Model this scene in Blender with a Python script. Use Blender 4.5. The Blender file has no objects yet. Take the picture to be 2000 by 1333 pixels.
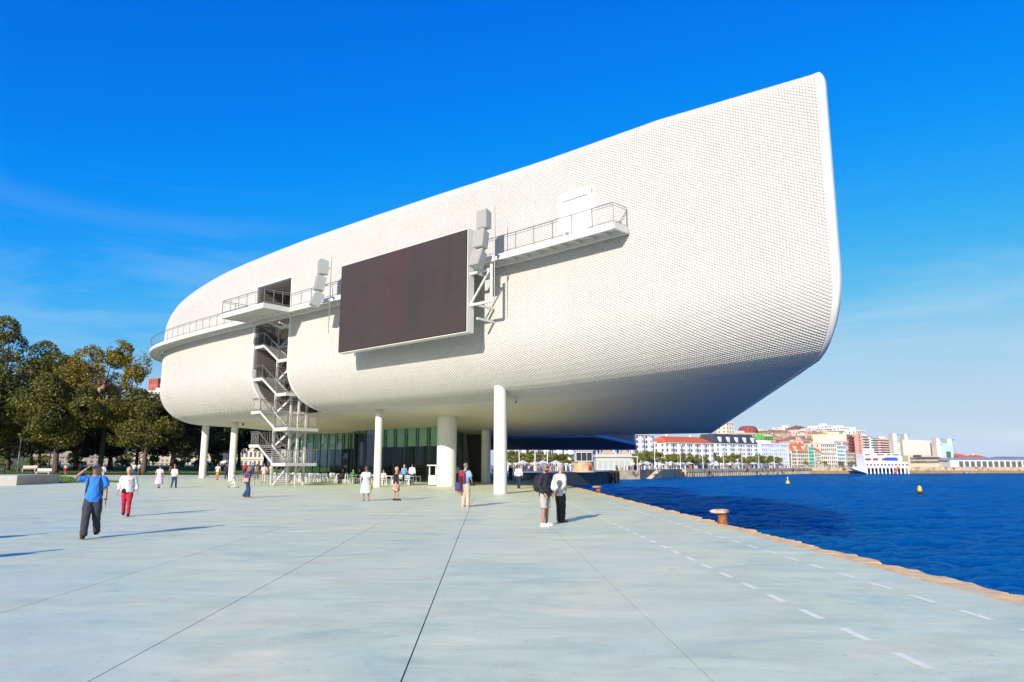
import bpy, bmesh, math, random
import numpy as np
from mathutils import Vector, Matrix

random.seed(7)
RNG = np.random.default_rng(7)
R = math.radians
scn = bpy.context.scene
COL = scn.collection

# ------------------------------------------------------------------ camera
EYE = 1.72
PITCH = 9.827
cam_d = bpy.data.cameras.new('camera')
cam_d.sensor_width = 36.0
cam_d.lens = 25.2
cam_d.clip_start = 0.1
cam_d.clip_end = 20000
cam = bpy.data.objects.new('camera', cam_d)
COL.objects.link(cam)
cam.location = (0, 0, EYE)
cam.rotation_euler = (R(90 + PITCH), 0, 0)
scn.camera = cam

# ------------------------------------------------------------------ sky, sun, exposure
SUN_AZ = 203.5      # compass bearing of the sun, camera looks along 0
SUN_EL = 22.5
world = bpy.data.worlds.new('World')
scn.world = world
world.use_nodes = True
wn, wl = world.node_tree.nodes, world.node_tree.links
wn.clear()
w_out = wn.new('ShaderNodeOutputWorld')
w_bg = wn.new('ShaderNodeBackground')
w_bg.inputs['Strength'].default_value = 0.125
sky = wn.new('ShaderNodeTexSky')
sky.sky_type = 'NISHITA'
sky.sun_disc = False
sky.sun_elevation = R(SUN_EL)
sky.sun_rotation = R(SUN_AZ)
sky.altitude = 0
sky.air_density = 1.0
sky.dust_density = 0.3
sky.ozone_density = 3.0
# deep polarised blue: the same tone curve over the whole sky, channel by channel
SKY_K = 0.125
sk = wn.new('ShaderNodeSeparateColor'); wl.new(sky.outputs[0], sk.inputs[0])
sc_ = wn.new('ShaderNodeCombineColor')
CURVES = {'Red': [(0, 0), (.11, .001), (.18, .006), (.30, .07), (.525, .33), (.95, .47), (2, .62)],
          'Green': [(0, 0), (.205, .148), (.316, .245), (.55, .41), (.827, .53), (1.08, .57), (2, .70)],
          'Blue': [(0, 0), (.2, .42), (.385, .67), (.517, .75), (.9, .70), (1.2, .69), (2, .76)]}
for ch, pts_ in CURVES.items():
    a_ = wn.new('ShaderNodeMath'); a_.operation = 'MULTIPLY'; a_.inputs[1].default_value = SKY_K / 2; a_.use_clamp = True
    b_ = wn.new('ShaderNodeFloatCurve')
    cv_ = b_.mapping.curves[0]
    cv_.points[0].location = (0, 0); cv_.points[1].location = (1, pts_[-1][1])
    for x_, y_ in pts_[1:-1]: cv_.points.new(x_ / 2, y_)
    b_.mapping.update()
    c_ = wn.new('ShaderNodeMath'); c_.operation = 'MULTIPLY'; c_.inputs[1].default_value = 1 / SKY_K
    wl.new(sk.outputs[ch], a_.inputs[0]); wl.new(a_.outputs[0], b_.inputs['Value']); wl.new(b_.outputs[0], c_.inputs[0])
    wl.new(c_.outputs[0], sc_.inputs[ch])
# thin cirrus, the same all round the sky
tc = wn.new('ShaderNodeTexCoord')
mp = wn.new('ShaderNodeMapping')
mp.inputs['Rotation'].default_value = (0.0, R(8), R(35))
mp.inputs['Scale'].default_value = (1.6, 3.2, 13.0)
wl.new(tc.outputs['Generated'], mp.inputs['Vector'])
cn = wn.new('ShaderNodeTexNoise')
cn.inputs['Scale'].default_value = 1.15
cn.inputs['Detail'].default_value = 7
cn.inputs['Roughness'].default_value = 0.58
cn.inputs['Distortion'].default_value = 0.6
wl.new(mp.outputs[0], cn.inputs['Vector'])
cr = wn.new('ShaderNodeMapRange')
cr.inputs['From Min'].default_value = 0.47
cr.inputs['From Max'].default_value = 0.86
cr.inputs['To Max'].default_value = 0.85
wl.new(cn.outputs['Fac'], cr.inputs['Value'])
sp = wn.new('ShaderNodeSeparateXYZ')
wl.new(tc.outputs['Generated'], sp.inputs[0])
ce = wn.new('ShaderNodeMapRange')      # cirrus thins out overhead
ce.inputs['From Min'].default_value = 0.02
ce.inputs['From Max'].default_value = 0.36
ce.inputs['To Min'].default_value = 1.0
ce.inputs['To Max'].default_value = 0.0
wl.new(sp.outputs['Z'], ce.inputs['Value'])
cm = wn.new('ShaderNodeMath'); cm.operation = 'MULTIPLY'
wl.new(cr.outputs[0], cm.inputs[0]); wl.new(ce.outputs[0], cm.inputs[1])
mx = wn.new('ShaderNodeMix'); mx.data_type = 'RGBA'
wl.new(cm.outputs[0], mx.inputs['Factor'])
wl.new(sc_.outputs[0], mx.inputs['A'])
mx.inputs['B'].default_value = (4.6, 5.4, 6.0, 1)
wl.new(mx.outputs['Result'], w_bg.inputs['Color'])
wl.new(w_bg.outputs[0], w_out.inputs[0])

sun_d = bpy.data.lights.new('sun', 'SUN')
sun_d.energy = 5.0
sun_d.angle = R(0.53)
sun_d.color = (1.0, 0.92, 0.81)
sun = bpy.data.objects.new('sun', sun_d)
COL.objects.link(sun)
sv = Vector((math.sin(R(SUN_AZ)) * math.cos(R(SUN_EL)), math.cos(R(SUN_AZ)) * math.cos(R(SUN_EL)), math.sin(R(SUN_EL))))
sun.rotation_euler = sv.to_track_quat('Z', 'Y').to_euler()
sun.location = (-30, -60, 60)

vs = scn.view_settings
vs.view_transform = 'Standard'
vs.look = 'None'
vs.exposure = 0.30
vs.gamma = 1.0
vs.use_curve_mapping = False

# ------------------------------------------------------------------ materials
def lin(c):
    return tuple((v / 12.92 if v <= 0.04045 else ((v + 0.055) / 1.055) ** 2.4) for v in c)

def rgb(h):
    h = h.lstrip('#')
    return lin(tuple(int(h[i:i + 2], 16) / 255 for i in (0, 2, 4)))

MATS = {}
def mat(name, col, rough=0.6, metal=0.0, var=0.0, scale=3.0, bump=0.0, bscale=30.0, spec=0.5, island=0.0, dirt=None):
    if name in MATS:
        return MATS[name]
    m = bpy.data.materials.new(name)
    m.use_nodes = True
    nt = m.node_tree
    b = nt.nodes['Principled BSDF']
    b.inputs['Base Color'].default_value = (*col, 1)
    b.inputs['Roughness'].default_value = rough
    b.inputs['Metallic'].default_value = metal
    b.inputs['Specular IOR Level'].default_value = spec
    geo = nt.nodes.new('ShaderNodeNewGeometry')
    last = None
    if var > 0 or island > 0:
        mul = nt.nodes.new('ShaderNodeMix'); mul.data_type = 'RGBA'; mul.blend_type = 'MULTIPLY'
        mul.inputs['Factor'].default_value = 1
        mul.inputs['A'].default_value = (*col, 1)
        mr = nt.nodes.new('ShaderNodeMapRange')
        if island > 0:
            nt.links.new(geo.outputs['Random Per Island'], mr.inputs['Value'])
            mr.inputs['To Min'].default_value = 1 - island
            mr.inputs['To Max'].default_value = 1 + island
        else:
            n = nt.nodes.new('ShaderNodeTexNoise')
            n.inputs['Scale'].default_value = scale
            n.inputs['Detail'].default_value = 5
            n.inputs['Roughness'].default_value = 0.6
            nt.links.new(geo.outputs['Position'], n.inputs['Vector'])
            nt.links.new(n.outputs['Fac'], mr.inputs['Value'])
            mr.inputs['From Min'].default_value = 0.25
            mr.inputs['From Max'].default_value = 0.75
            mr.inputs['To Min'].default_value = 1 - var
            mr.inputs['To Max'].default_value = 1 + var
        nt.links.new(mr.outputs[0], mul.inputs['B'])
        last = mul.outputs['Result']
        if dirt:
            n2 = nt.nodes.new('ShaderNodeTexNoise')
            n2.inputs['Scale'].default_value = dirt[1]
            n2.inputs['Detail'].default_value = 6
            nt.links.new(geo.outputs['Position'], n2.inputs['Vector'])
            m2 = nt.nodes.new('ShaderNodeMapRange')
            m2.inputs['From Min'].default_value = dirt[2]
            m2.inputs['From Max'].default_value = dirt[2] + 0.12
            nt.links.new(n2.outputs['Fac'], m2.inputs['Value'])
            mxx = nt.nodes.new('ShaderNodeMix'); mxx.data_type = 'RGBA'
            nt.links.new(m2.outputs[0], mxx.inputs['Factor'])
            nt.links.new(last, mxx.inputs['A'])
            mxx.inputs['B'].default_value = (*dirt[0], 1)
            last = mxx.outputs['Result']
        nt.links.new(last, b.inputs['Base Color'])
    if bump > 0:
        n = nt.nodes.new('ShaderNodeTexNoise')
        n.inputs['Scale'].default_value = bscale
        n.inputs['Detail'].default_value = 4
        nt.links.new(geo.outputs['Position'], n.inputs['Vector'])
        bp = nt.nodes.new('ShaderNodeBump')
        bp.inputs['Strength'].default_value = bump
        bp.inputs['Distance'].default_value = 0.02
        nt.links.new(n.outputs['Fac'], bp.inputs['Height'])
        nt.links.new(bp.outputs[0], b.inputs['Normal'])
    MATS[name] = m
    return m

# ------------------------------------------------------------------ object helpers
def tag(o, label=None, cat=None, group=None, kind=None):
    if label: o['label'] = label
    if cat: o['category'] = cat
    if group: o['group'] = group
    if kind: o['kind'] = kind
    return o

def empty(name, loc=(0, 0, 0), rz=0.0):
    o = bpy.data.objects.new(name, None)
    o.empty_display_size = 0.2
    COL.objects.link(o)
    o.location = loc
    o.rotation_euler = (0, 0, rz)
    return o

def link(name, me, m=None, parent=None):
    o = bpy.data.objects.new(name, me)
    COL.objects.link(o)
    if m is not None and len(me.materials) == 0:
        me.materials.append(m)
    if parent is not None:
        o.parent = parent
    return o

def copy_tree(o, parent=None):
    c = o.copy()
    COL.objects.link(c)
    if parent is not None:
        c.parent = parent
    for ch in list(o.children):
        copy_tree(ch, c)
    return c

def np_mesh(name, verts, faces_list):
    """verts (N,3); faces_list: list of (M,k) int arrays"""
    me = bpy.data.meshes.new(name)
    verts = np.asarray(verts, dtype=np.float32)
    me.vertices.add(len(verts))
    me.vertices.foreach_set('co', verts.ravel())
    loops = np.concatenate([f.ravel() for f in faces_list]).astype(np.int32)
    starts, tot = [], 0
    for f in faces_list:
        k = f.shape[1]
        starts.append(tot + np.arange(len(f)) * k)
        tot += f.size
    starts = np.concatenate(starts).astype(np.int32)
    me.loops.add(len(loops))
    me.loops.foreach_set('vertex_index', loops)
    me.polygons.add(len(starts))
    me.polygons.foreach_set('loop_start', starts)
    me.update(calc_edges=True)
    me.validate()
    return me

class MB:
    def __init__(s):
        s.v = []; s.f = []
    def add(s, v, f):
        b = len(s.v)
        s.v += [tuple(p) for p in v]
        s.f += [tuple(i + b for i in q) for q in f]
        return s
    def box(s, c, d, rz=0.0, rx=0.0, ry=0.0):
        M = Matrix.Translation(c) @ Matrix.Rotation(rz, 4, 'Z') @ Matrix.Rotation(ry, 4, 'Y') @ Matrix.Rotation(rx, 4, 'X')
        v = [M @ Vector((x * d[0] / 2, y * d[1] / 2, z * d[2] / 2)) for x in (-1, 1) for y in (-1, 1) for z in (-1, 1)]
        return s.add(v, [(0, 1, 3, 2), (4, 6, 7, 5), (0, 4, 5, 1), (2, 3, 7, 6), (0, 2, 6, 4), (1, 5, 7, 3)])
    def prism(s, poly, z0, z1):
        n = len(poly)
        z0 = z0 if hasattr(z0, '__len__') else [z0] * n
        z1 = z1 if hasattr(z1, '__len__') else [z1] * n
        a = sum(poly[i][0] * poly[(i + 1) % n][1] - poly[(i + 1) % n][0] * poly[i][1] for i in range(n))
        idx = list(range(n)) if a > 0 else list(range(n))[::-1]
        v = [(poly[i][0], poly[i][1], z0[i]) for i in idx] + [(poly[i][0], poly[i][1], z1[i]) for i in idx]
        f = [tuple(range(n))[::-1], tuple(range(n, 2 * n))] + [(i, (i + 1) % n, n + (i + 1) % n, n + i) for i in range(n)]
        return s.add(v, f)
    def hexa(s, a, b):
        """a,b: 4-point bottom and top loops"""
        return s.add(list(a) + list(b), [(3, 2, 1, 0), (4, 5, 6, 7)] + [(i, (i + 1) % 4, 4 + (i + 1) % 4, 4 + i) for i in range(4)])
    def bar(s, p, q, w, h=None):
        """square bar from p to q"""
        h = h or w
        p, q = Vector(p), Vector(q)
        d = (q - p)
        if d.length < 1e-6: return s
        d.normalize()
        up = Vector((0, 0, 1)) if abs(d.z) < 0.95 else Vector((0, 1, 0))
        x = d.cross(up).normalized(); y = x.cross(d).normalized()
        A = [p + x * sx * w / 2 + y * sy * h / 2 for sx, sy in ((-1, -1), (1, -1), (1, 1), (-1, 1))]
        B = [q + x * sx * w / 2 + y * sy * h / 2 for sx, sy in ((-1, -1), (1, -1), (1, 1), (-1, 1))]
        return s.hexa(A, B)
    def tube(s, pts, rad, n=8, flat=1.0):
        pts = [Vector(p) for p in pts]
        rad = rad if hasattr(rad, '__len__') else [rad] * len(pts)
        b = len(s.v)
        px = None
        for i, p in enumerate(pts):
            d = (pts[min(i + 1, len(pts) - 1)] - pts[max(i - 1, 0)])
            d = d.normalized() if d.length > 1e-9 else Vector((0, 0, 1))
            up = px if px is not None else (Vector((0, 1, 0)) if abs(d.y) < 0.9 else Vector((1, 0, 0)))
            x = (up - d * up.dot(d)).normalized()
            y = d.cross(x); px = x
            for k in range(n):
                a = 2 * math.pi * k / n
                s.v.append(tuple(p + x * math.cos(a) * rad[i] + y * math.sin(a) * rad[i] * flat))
        for i in range(len(pts) - 1):
            for k in range(n):
                s.f.append((b + i * n + k, b + i * n + (k + 1) % n, b + (i + 1) * n + (k + 1) % n, b + (i + 1) * n + k))
        s.f.append(tuple(b + k for k in range(n))[::-1])
        s.f.append(tuple(b + (len(pts) - 1) * n + k for k in range(n)))
        return s
    def lathe(s, prof, c=(0, 0, 0), n=16):
        b = len(s.v)
        for r, z in prof:
            for k in range(n):
                a = 2 * math.pi * k / n
                s.v.append((c[0] + r * math.cos(a), c[1] + r * math.sin(a), c[2] + z))
        for i in range(len(prof) - 1):
            for k in range(n):
                s.f.append((b + i * n + k, b + i * n + (k + 1) % n, b + (i + 1) * n + (k + 1) % n, b + (i + 1) * n + k))
        s.f.append(tuple(b + k for k in range(n))[::-1])
        s.f.append(tuple(b + (len(prof) - 1) * n + k for k in range(n)))
        return s
    def ell(s, c, r, n=10, m=7, rz=0.0):
        b = len(s.v)
        cz, sz = math.cos(rz), math.sin(rz)
        for i in range(1, m):
            ph = math.pi * i / m
            for k in range(n):
                a = 2 * math.pi * k / n
                x, y, z = r[0] * math.sin(ph) * math.cos(a), r[1] * math.sin(ph) * math.sin(a), -r[2] * math.cos(ph)
                s.v.append((c[0] + x * cz - y * sz, c[1] + x * sz + y * cz, c[2] + z))
        s.v.append((c[0], c[1], c[2] - r[2])); s.v.append((c[0], c[1], c[2] + r[2]))
        lo, hi = len(s.v) - 2, len(s.v) - 1
        for i in range(m - 2):
            for k in range(n):
                s.f.append((b + i * n + k, b + i * n + (k + 1) % n, b + (i + 1) * n + (k + 1) % n, b + (i + 1) * n + k))
        for k in range(n):
            s.f.append((lo, b + (k + 1) % n, b + k))
            s.f.append((hi, b + (m - 2) * n + k, b + (m - 2) * n + (k + 1) % n))
        return s
    def loft(s, rings, n=12):
        """rings: (cx, cy, z, rx, ry)"""
        b = len(s.v)
        for cx, cy, z, rx, ry in rings:
            for k in range(n):
                a = 2 * math.pi * k / n
                s.v.append((cx + rx * math.cos(a), cy + ry * math.sin(a), z))
        m = len(rings)
        up = rings[-1][2] > rings[0][2]
        for i in range(m - 1):
            for k in range(n):
                q = (b + i * n + k, b + i * n + (k + 1) % n, b + (i + 1) * n + (k + 1) % n, b + (i + 1) * n + k)
                s.f.append(q if up else q[::-1])
        c0, c1 = tuple(b + k for k in range(n)), tuple(b + (m - 1) * n + k for k in range(n))
        s.f.append(c0[::-1] if up else c0)
        s.f.append(c1 if up else c1[::-1])
        return s
    def mesh(s, name):
        me = bpy.data.meshes.new(name)
        me.from_pydata(s.v, [], s.f)
        me.update()
        return me
    def build(s, name, m, parent=None, smooth=False, bevel=0.0):
        me = s.mesh(name)
        if smooth:
            me.polygons.foreach_set('use_smooth', [True] * len(me.polygons))
        o = link(name, me, m, parent)
        if bevel > 0:
            bv = o.modifiers.new('bevel', 'BEVEL'); bv.width = bevel; bv.segments = 2; bv.limit_method = 'ANGLE'
        return o

def gz(x, y):
    """plaza level: flat at the quay, rising gently to the back on the left"""
    k = min(max(-x / 15.0, 0), 1)
    return k * 0.006 * (min(max(y, 45), 112) - 45)

# ------------------------------------------------------------------ materials used all over
M_WHITE = mat('white_painted_steel', (0.64, 0.63, 0.58), 0.45, var=0.05, scale=1.2)
M_RIM = mat('white_render_rim', (0.68, 0.66, 0.62), 0.5, var=0.04, scale=1.5)
M_STEEL = mat('stainless_steel', (0.42, 0.39, 0.35), 0.38, 0.85, var=0.1, scale=4)
M_DARK = mat('dark_steel', (0.05, 0.05, 0.055), 0.5, 0.3)
M_COLUMN = mat('column_paint', (0.66, 0.64, 0.57), 0.5, var=0.05, scale=0.8)
# ================================================================== GROUND
def plaza_material():
    m = bpy.data.materials.new('blue_green_concrete')
    m.use_nodes = True
    nt = m.node_tree; b = nt.nodes['Principled BSDF']
    geo = nt.nodes.new('ShaderNodeNewGeometry')
    def noise(scale, sx, sy, detail=6, rough=0.62, dist=0.5, rz=0.0):
        mpn = nt.nodes.new('ShaderNodeMapping')
        mpn.inputs['Scale'].default_value = (sx, sy, 1)
        mpn.inputs['Rotation'].default_value = (0, 0, rz)
        nt.links.new(geo.outputs['Position'], mpn.inputs['Vector'])
        n = nt.nodes.new('ShaderNodeTexNoise')
        n.inputs['Scale'].default_value = scale
        n.inputs['Detail'].default_value = detail
        n.inputs['Roughness'].default_value = rough
        n.inputs['Distortion'].default_value = dist
        nt.links.new(mpn.outputs[0], n.inputs['Vector'])
        return n.outputs['Fac']
    n1 = noise(0.42, 0.7, 1.1, 9, 0.66, 1.3)
    r1 = nt.nodes.new('ShaderNodeValToRGB')
    e = r1.color_ramp.elements
    e[0].position = 0.30; e[0].color = (0.46, 0.60, 0.46, 1)
    e[1].position = 0.70; e[1].color = (0.82, 0.76, 0.49, 1)
    k = e.new(0.45); k.color = (0.66, 0.71, 0.49, 1)
    k = e.new(0.58); k.color = (0.73, 0.74, 0.49, 1)
    nt.links.new(n1, r1.inputs[0])
    n2 = noise(1.3, 0.55, 1.35, 8, 0.70, 0.9, 0.05)
    mr = nt.nodes.new('ShaderNodeMapRange')
    mr.inputs['From Min'].default_value = 0.3; mr.inputs['From Max'].default_value = 0.7
    mr.inputs['To Min'].default_value = 0.80; mr.inputs['To Max'].default_value = 1.11
    nt.links.new(n2, mr.inputs['Value'])
    mul = nt.nodes.new('ShaderNodeMix'); mul.data_type = 'RGBA'; mul.blend_type = 'MULTIPLY'
    mul.inputs['Factor'].default_value = 1
    nt.links.new(r1.outputs[0], mul.inputs['A']); nt.links.new(mr.outputs[0], mul.inputs['B'])
    # blue-violet blushes in the pigment
    n3 = noise(0.23, 1.0, 1.0, 4, 0.55, 0.8, 0.4)
    m3 = nt.nodes.new('ShaderNodeMapRange')
    m3.inputs['From Min'].default_value = 0.5; m3.inputs['From Max'].default_value = 0.72; m3.inputs['To Max'].default_value = 0.75
    nt.links.new(n3, m3.inputs['Value'])
    mb = nt.nodes.new('ShaderNodeMix'); mb.data_type = 'RGBA'
    nt.links.new(m3.outputs[0], mb.inputs['Factor'])
    nt.links.new(mul.outputs['Result'], mb.inputs['A'])
    mb.inputs['B'].default_value = (0.66, 0.68, 0.54, 1)
    # rusty and grey scuffs
    n4 = noise(1.1, 0.5, 1.5, 8, 0.7, 0.6, -0.2)
    m4 = nt.nodes.new('ShaderNodeMapRange')
    m4.inputs['From Min'].default_value = 0.62; m4.inputs['From Max'].default_value = 0.78; m4.inputs['To Max'].default_value = 0.4
    nt.links.new(n4, m4.inputs['Value'])
    mc = nt.nodes.new('ShaderNodeMix'); mc.data_type = 'RGBA'
    nt.links.new(m4.outputs[0], mc.inputs['Factor'])
    nt.links.new(mb.outputs['Result'], mc.inputs['A'])
    mc.inputs['B'].default_value = (0.64, 0.58, 0.37, 1)
    # small dark specks
    n5 = noise(9.0, 1, 1.6, 2, 0.4, 0)
    m5 = nt.nodes.new('ShaderNodeMapRange')
    m5.inputs['From Min'].default_value = 0.70; m5.inputs['From Max'].default_value = 0.74; m5.inputs['To Max'].default_value = 0.35
    nt.links.new(n5, m5.inputs['Value'])
    md = nt.nodes.new('ShaderNodeMix'); md.data_type = 'RGBA'
    nt.links.new(m5.outputs[0], md.inputs['Factor'])
    nt.links.new(mc.outputs['Result'], md.inputs['A'])
    md.inputs['B'].default_value = (0.22, 0.27, 0.27, 1)
    last = md.outputs['Result']
    # tyre arcs swept on the paving in front of the terrace
    for (cx, cy, r0, wd, st) in ((-10.5, 46.0, 6.2, 0.22, 0.30), (-10.0, 45.4, 7.5, 0.20, 0.26), (-12.5, 40.5, 9.5, 0.25, 0.18), (-6.0, 33.0, 11.0, 0.22, 0.14), (-4.0, 30.5, 13.2, 0.22, 0.12)):
        vd = nt.nodes.new('ShaderNodeVectorMath'); vd.operation = 'DISTANCE'
        nt.links.new(geo.outputs['Position'], vd.inputs[0]); vd.inputs[1].default_value = (cx, cy, 0)
        su = nt.nodes.new('ShaderNodeMath'); su.operation = 'SUBTRACT'; su.inputs[1].default_value = r0; nt.links.new(vd.outputs['Value'], su.inputs[0])
        ab = nt.nodes.new('ShaderNodeMath'); ab.operation = 'ABSOLUTE'; nt.links.new(su.outputs[0], ab.inputs[0])
        ma = nt.nodes.new('ShaderNodeMapRange'); ma.inputs['From Min'].default_value = wd * 0.3; ma.inputs['From Max'].default_value = wd; ma.inputs['To Min'].default_value = st; ma.inputs['To Max'].default_value = 0.0
        nt.links.new(ab.outputs[0], ma.inputs['Value'])
        mm = nt.nodes.new('ShaderNodeMath'); mm.operation = 'MULTIPLY'; nt.links.new(ma.outputs[0], mm.inputs[0]); nt.links.new(n3, mm.inputs[1])
        mk = nt.nodes.new('ShaderNodeMix'); mk.data_type = 'RGBA'; nt.links.new(mm.outputs[0], mk.inputs['Factor']); nt.links.new(last, mk.inputs['A']); mk.inputs['B'].default_value = (0.20, 0.25, 0.22, 1)
        last = mk.outputs['Result']
    n6 = noise(60.0, 1, 1, 3, 0.6, 0)
    m6 = nt.nodes.new('ShaderNodeMapRange'); m6.inputs['From Min'].default_value = 0.3; m6.inputs['From Max'].default_value = 0.7; m6.inputs['To Min'].default_value = 0.88; m6.inputs['To Max'].default_value = 1.09
    nt.links.new(n6, m6.inputs['Value'])
    mg = nt.nodes.new('ShaderNodeMix'); mg.data_type = 'RGBA'; mg.blend_type = 'MULTIPLY'; mg.inputs['Factor'].default_value = 1
    nt.links.new(last, mg.inputs['A']); nt.links.new(m6.outputs[0], mg.inputs['B'])
    md = mg
    nt.links.new(md.outputs['Result'], b.inputs['Base Color'])
    rr = nt.nodes.new('ShaderNodeMapRange')
    rr.inputs['To Min'].default_value = 0.42; rr.inputs['To Max'].default_value = 0.62
    nt.links.new(n2, rr.inputs['Value']); nt.links.new(rr.outputs[0], b.inputs['Roughness'])
    b.inputs['Specular IOR Level'].default_value = 0.45
    return m
M_PLAZA = plaza_material()

QA = R(-2.0)                                     # the quay runs 2 degrees left of the view
QD = Vector((math.sin(QA), math.cos(QA), 0))     # along the quay
QN = Vector((math.cos(QA), -math.sin(QA), 0))    # towards the water
def q(a, b, z=0.0):
    """point a metres along the quay and b metres across from the edge origin"""
    return Vector((7.0, 0, 0)) + QD * a + QN * b + Vector((0, 0, z))

# earth beneath: one sheet under park and town on the left and behind
M_EARTH = mat('packed_earth', (0.10, 0.09, 0.07), 0.9, var=0.2, scale=0.3)
g = MB()
# land sheet: left of the quay line and round the bay
g.add([(-4000, -200, -0.12), (q(-200, 0.0).x, -200, -0.12), (q(163, 0.0).x, 163, -0.12), (-4000, 163, -0.12)], [(0, 1, 2, 3)])
tag(g.build('ground', M_EARTH), kind='structure')

# concrete slabs: long strips 2.5 m wide, cut every 12 m
plaza = empty('plaza'); tag(plaza, kind='structure')
bed = MB()
bed.add([(-110, -12, -0.016), (q(-12, -0.4).x, -12, -0.016), (q(45, -0.4).x, 45, -0.016), (-110, 45, -0.016)], [(0, 1, 2, 3)])
bed.build('joint_bed', mat('joint_sealant', (0.03, 0.035, 0.035), 0.9), plaza)
def gzq(p): return gz(p.x, p.y)
STR = 2.52
b0 = -0.36
gap = 0.012
yrows = [-12, -3.6, 8.4, 20.4, 32.4, 44.4]
nst = 40
for i in range(nst):
    b1 = -2.635 - (i - 1) * STR if i else b0
    bb = -2.635 - i * STR
    lo, hi = bb + gap * 0.6, b1 - gap * 0.6
    for j in range(len(yrows) - 1):
        a0, a1 = yrows[j] + 0.0008, yrows[j + 1] - 0.0008
        # skip slabs that no camera near the photograph's could see
        c = q((a0 + a1) / 2, (lo + hi) / 2)
        if a1 < -1 and i > 8: continue
        if abs(c.x) > 1.25 * max(a1, 1) + 10: continue
        P = [q(a0, lo), q(a0, hi), q(a1, hi), q(a1, lo)]
        mb = MB()
        mb.hexa([(p.x, p.y, gzq(p) - 0.012) for p in P], [(p.x, p.y, gzq(p)) for p in P])
        mb.build('slab', M_PLAZA, plaza)
# beyond 44 m the joints are too fine to tell apart: one sheet
xs = np.concatenate([np.linspace(-140, -20, 13), np.linspace(-17, 0, 8)])
ys = np.linspace(44.403, 168, 40)
vv, ff = [], []
for yy in ys:
    f_ = (yy - ys[0]) / (ys[-1] - ys[0])
    xe = q(yy, -0.36).x
    for x in list(xs[:-1]) + [0.0, xe]:
        bq = (x - 7.0 - 44.403 * math.sin(QA)) / math.cos(QA)
        ya = 44.403 * math.cos(QA) - bq * math.sin(QA)
        y_ = ya + (168 - ya) * f_
        vv.append((x, y_, gz(x, y_)))
nx = len(xs) + 1
for j in range(len(ys) - 1):
    for i in range(nx - 1):
        ff.append((j * nx + i, j * nx + i + 1, (j + 1) * nx + i + 1, (j + 1) * nx + i))
MB().add(vv, ff).build('far_paving', M_PLAZA, plaza)

# painted dashes, two rows
M_PAINT = mat('road_paint', (0.90, 0.86, 0.66), 0.6, var=0.08, scale=6, dirt=((0.5, 0.55, 0.54), 14, 0.62))
dash = MB(); dash.add([(-0.05, 0, 0), (0.05, 0, 0), (0.05, 0.55, 0), (-0.05, 0.55, 0)], [(0, 1, 2, 3)])
dme = dash.mesh('marking_dash'); dme.materials.append(M_PAINT)
for bofs, start, n in ((-3.19, 3.6, 46), (-1.30, 3.5, 46)):
    for i in range(n):
        a = start + i * 1.01
        if a > 44: break
        o = link('marking_dash', dme, None, plaza)
        p = q(a, bofs)
        o.location = (p.x, p.y, gz(p.x, p.y) + 0.004)
        o.rotation_euler = (0, 0, -QA)

# quay: wall and rough sandstone kerb
M_KERB = mat('sandstone_kerb', (0.80, 0.51, 0.22), 0.85, var=0.35, scale=3.5, bump=0.8, bscale=22, dirt=((0.66, 0.54, 0.36), 2.4, 0.52))
M_QUAY = mat('wet_shaded_quay_stone', (0.07, 0.065, 0.055), 0.7, var=0.4, scale=0.8, bump=0.6, bscale=6, dirt=((0.02, 0.025, 0.02), 0.9, 0.55))  # wet stone; this dark tone also carries the far wall's shade
qw = MB()
Pq = [q(-14, -0.36), q(-14, 0.12), q(165, 0.12), q(165, -0.36)]
qw.hexa([(p.x, p.y, -6) for p in Pq], [(p.x, p.y, -0.10) for p in Pq])
tag(qw.build('quay_wall', M_QUAY), kind='structure')
kerb = empty('quay_kerb'); tag(kerb, kind='structure')
a = 3.0
prev = 0.16
while a < 95:
    L = random.uniform(0.9, 1.7) * (1 if a < 45 else 2)
    nseg = 7
    mb = MB()
    inn, out, zo, zi = [], [], [], []
    for k in range(nseg + 1):
        ax = a + L * k / nseg
        e = 0.15 + 0.05 * math.sin(ax * 2.3) + 0.035 * math.sin(ax * 5.1 + 1) + random.uniform(-0.035, 0.035)
        if k == 0: e = prev
        prev = e if k == nseg else prev
        inn.append(q(ax, -0.352)); out.append(q(ax, e))
        zi.append(0.004 + random.uniform(-0.004, 0.006)); zo.append(random.uniform(-0.03, 0.012))
    V, Fk = [], []
    for k in range(nseg + 1):
        mid = inn[k].lerp(out[k], 0.55)
        V += [(inn[k].x, inn[k].y, -0.2), (inn[k].x, inn[k].y, zi[k]), (mid.x, mid.y, zi[k] + random.uniform(-0.006, 0.012)), (out[k].x, out[k].y, zo[k]), (out[k].x + 0.01, out[k].y, -0.3)]
    for k in range(nseg):
        for c in range(4):
            Fk.append((k * 5 + c, k * 5 + c + 1, (k + 1) * 5 + c + 1, (k + 1) * 5 + c))
    Fk.append((0, 4, 3, 2, 1)); Fk.append(tuple(nseg * 5 + c for c in range(5)))
    mb.add(V, [f[::-1] for f in Fk]); mb.build('kerb_stone', M_KERB, kerb)
    a += L + 0.006

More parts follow.
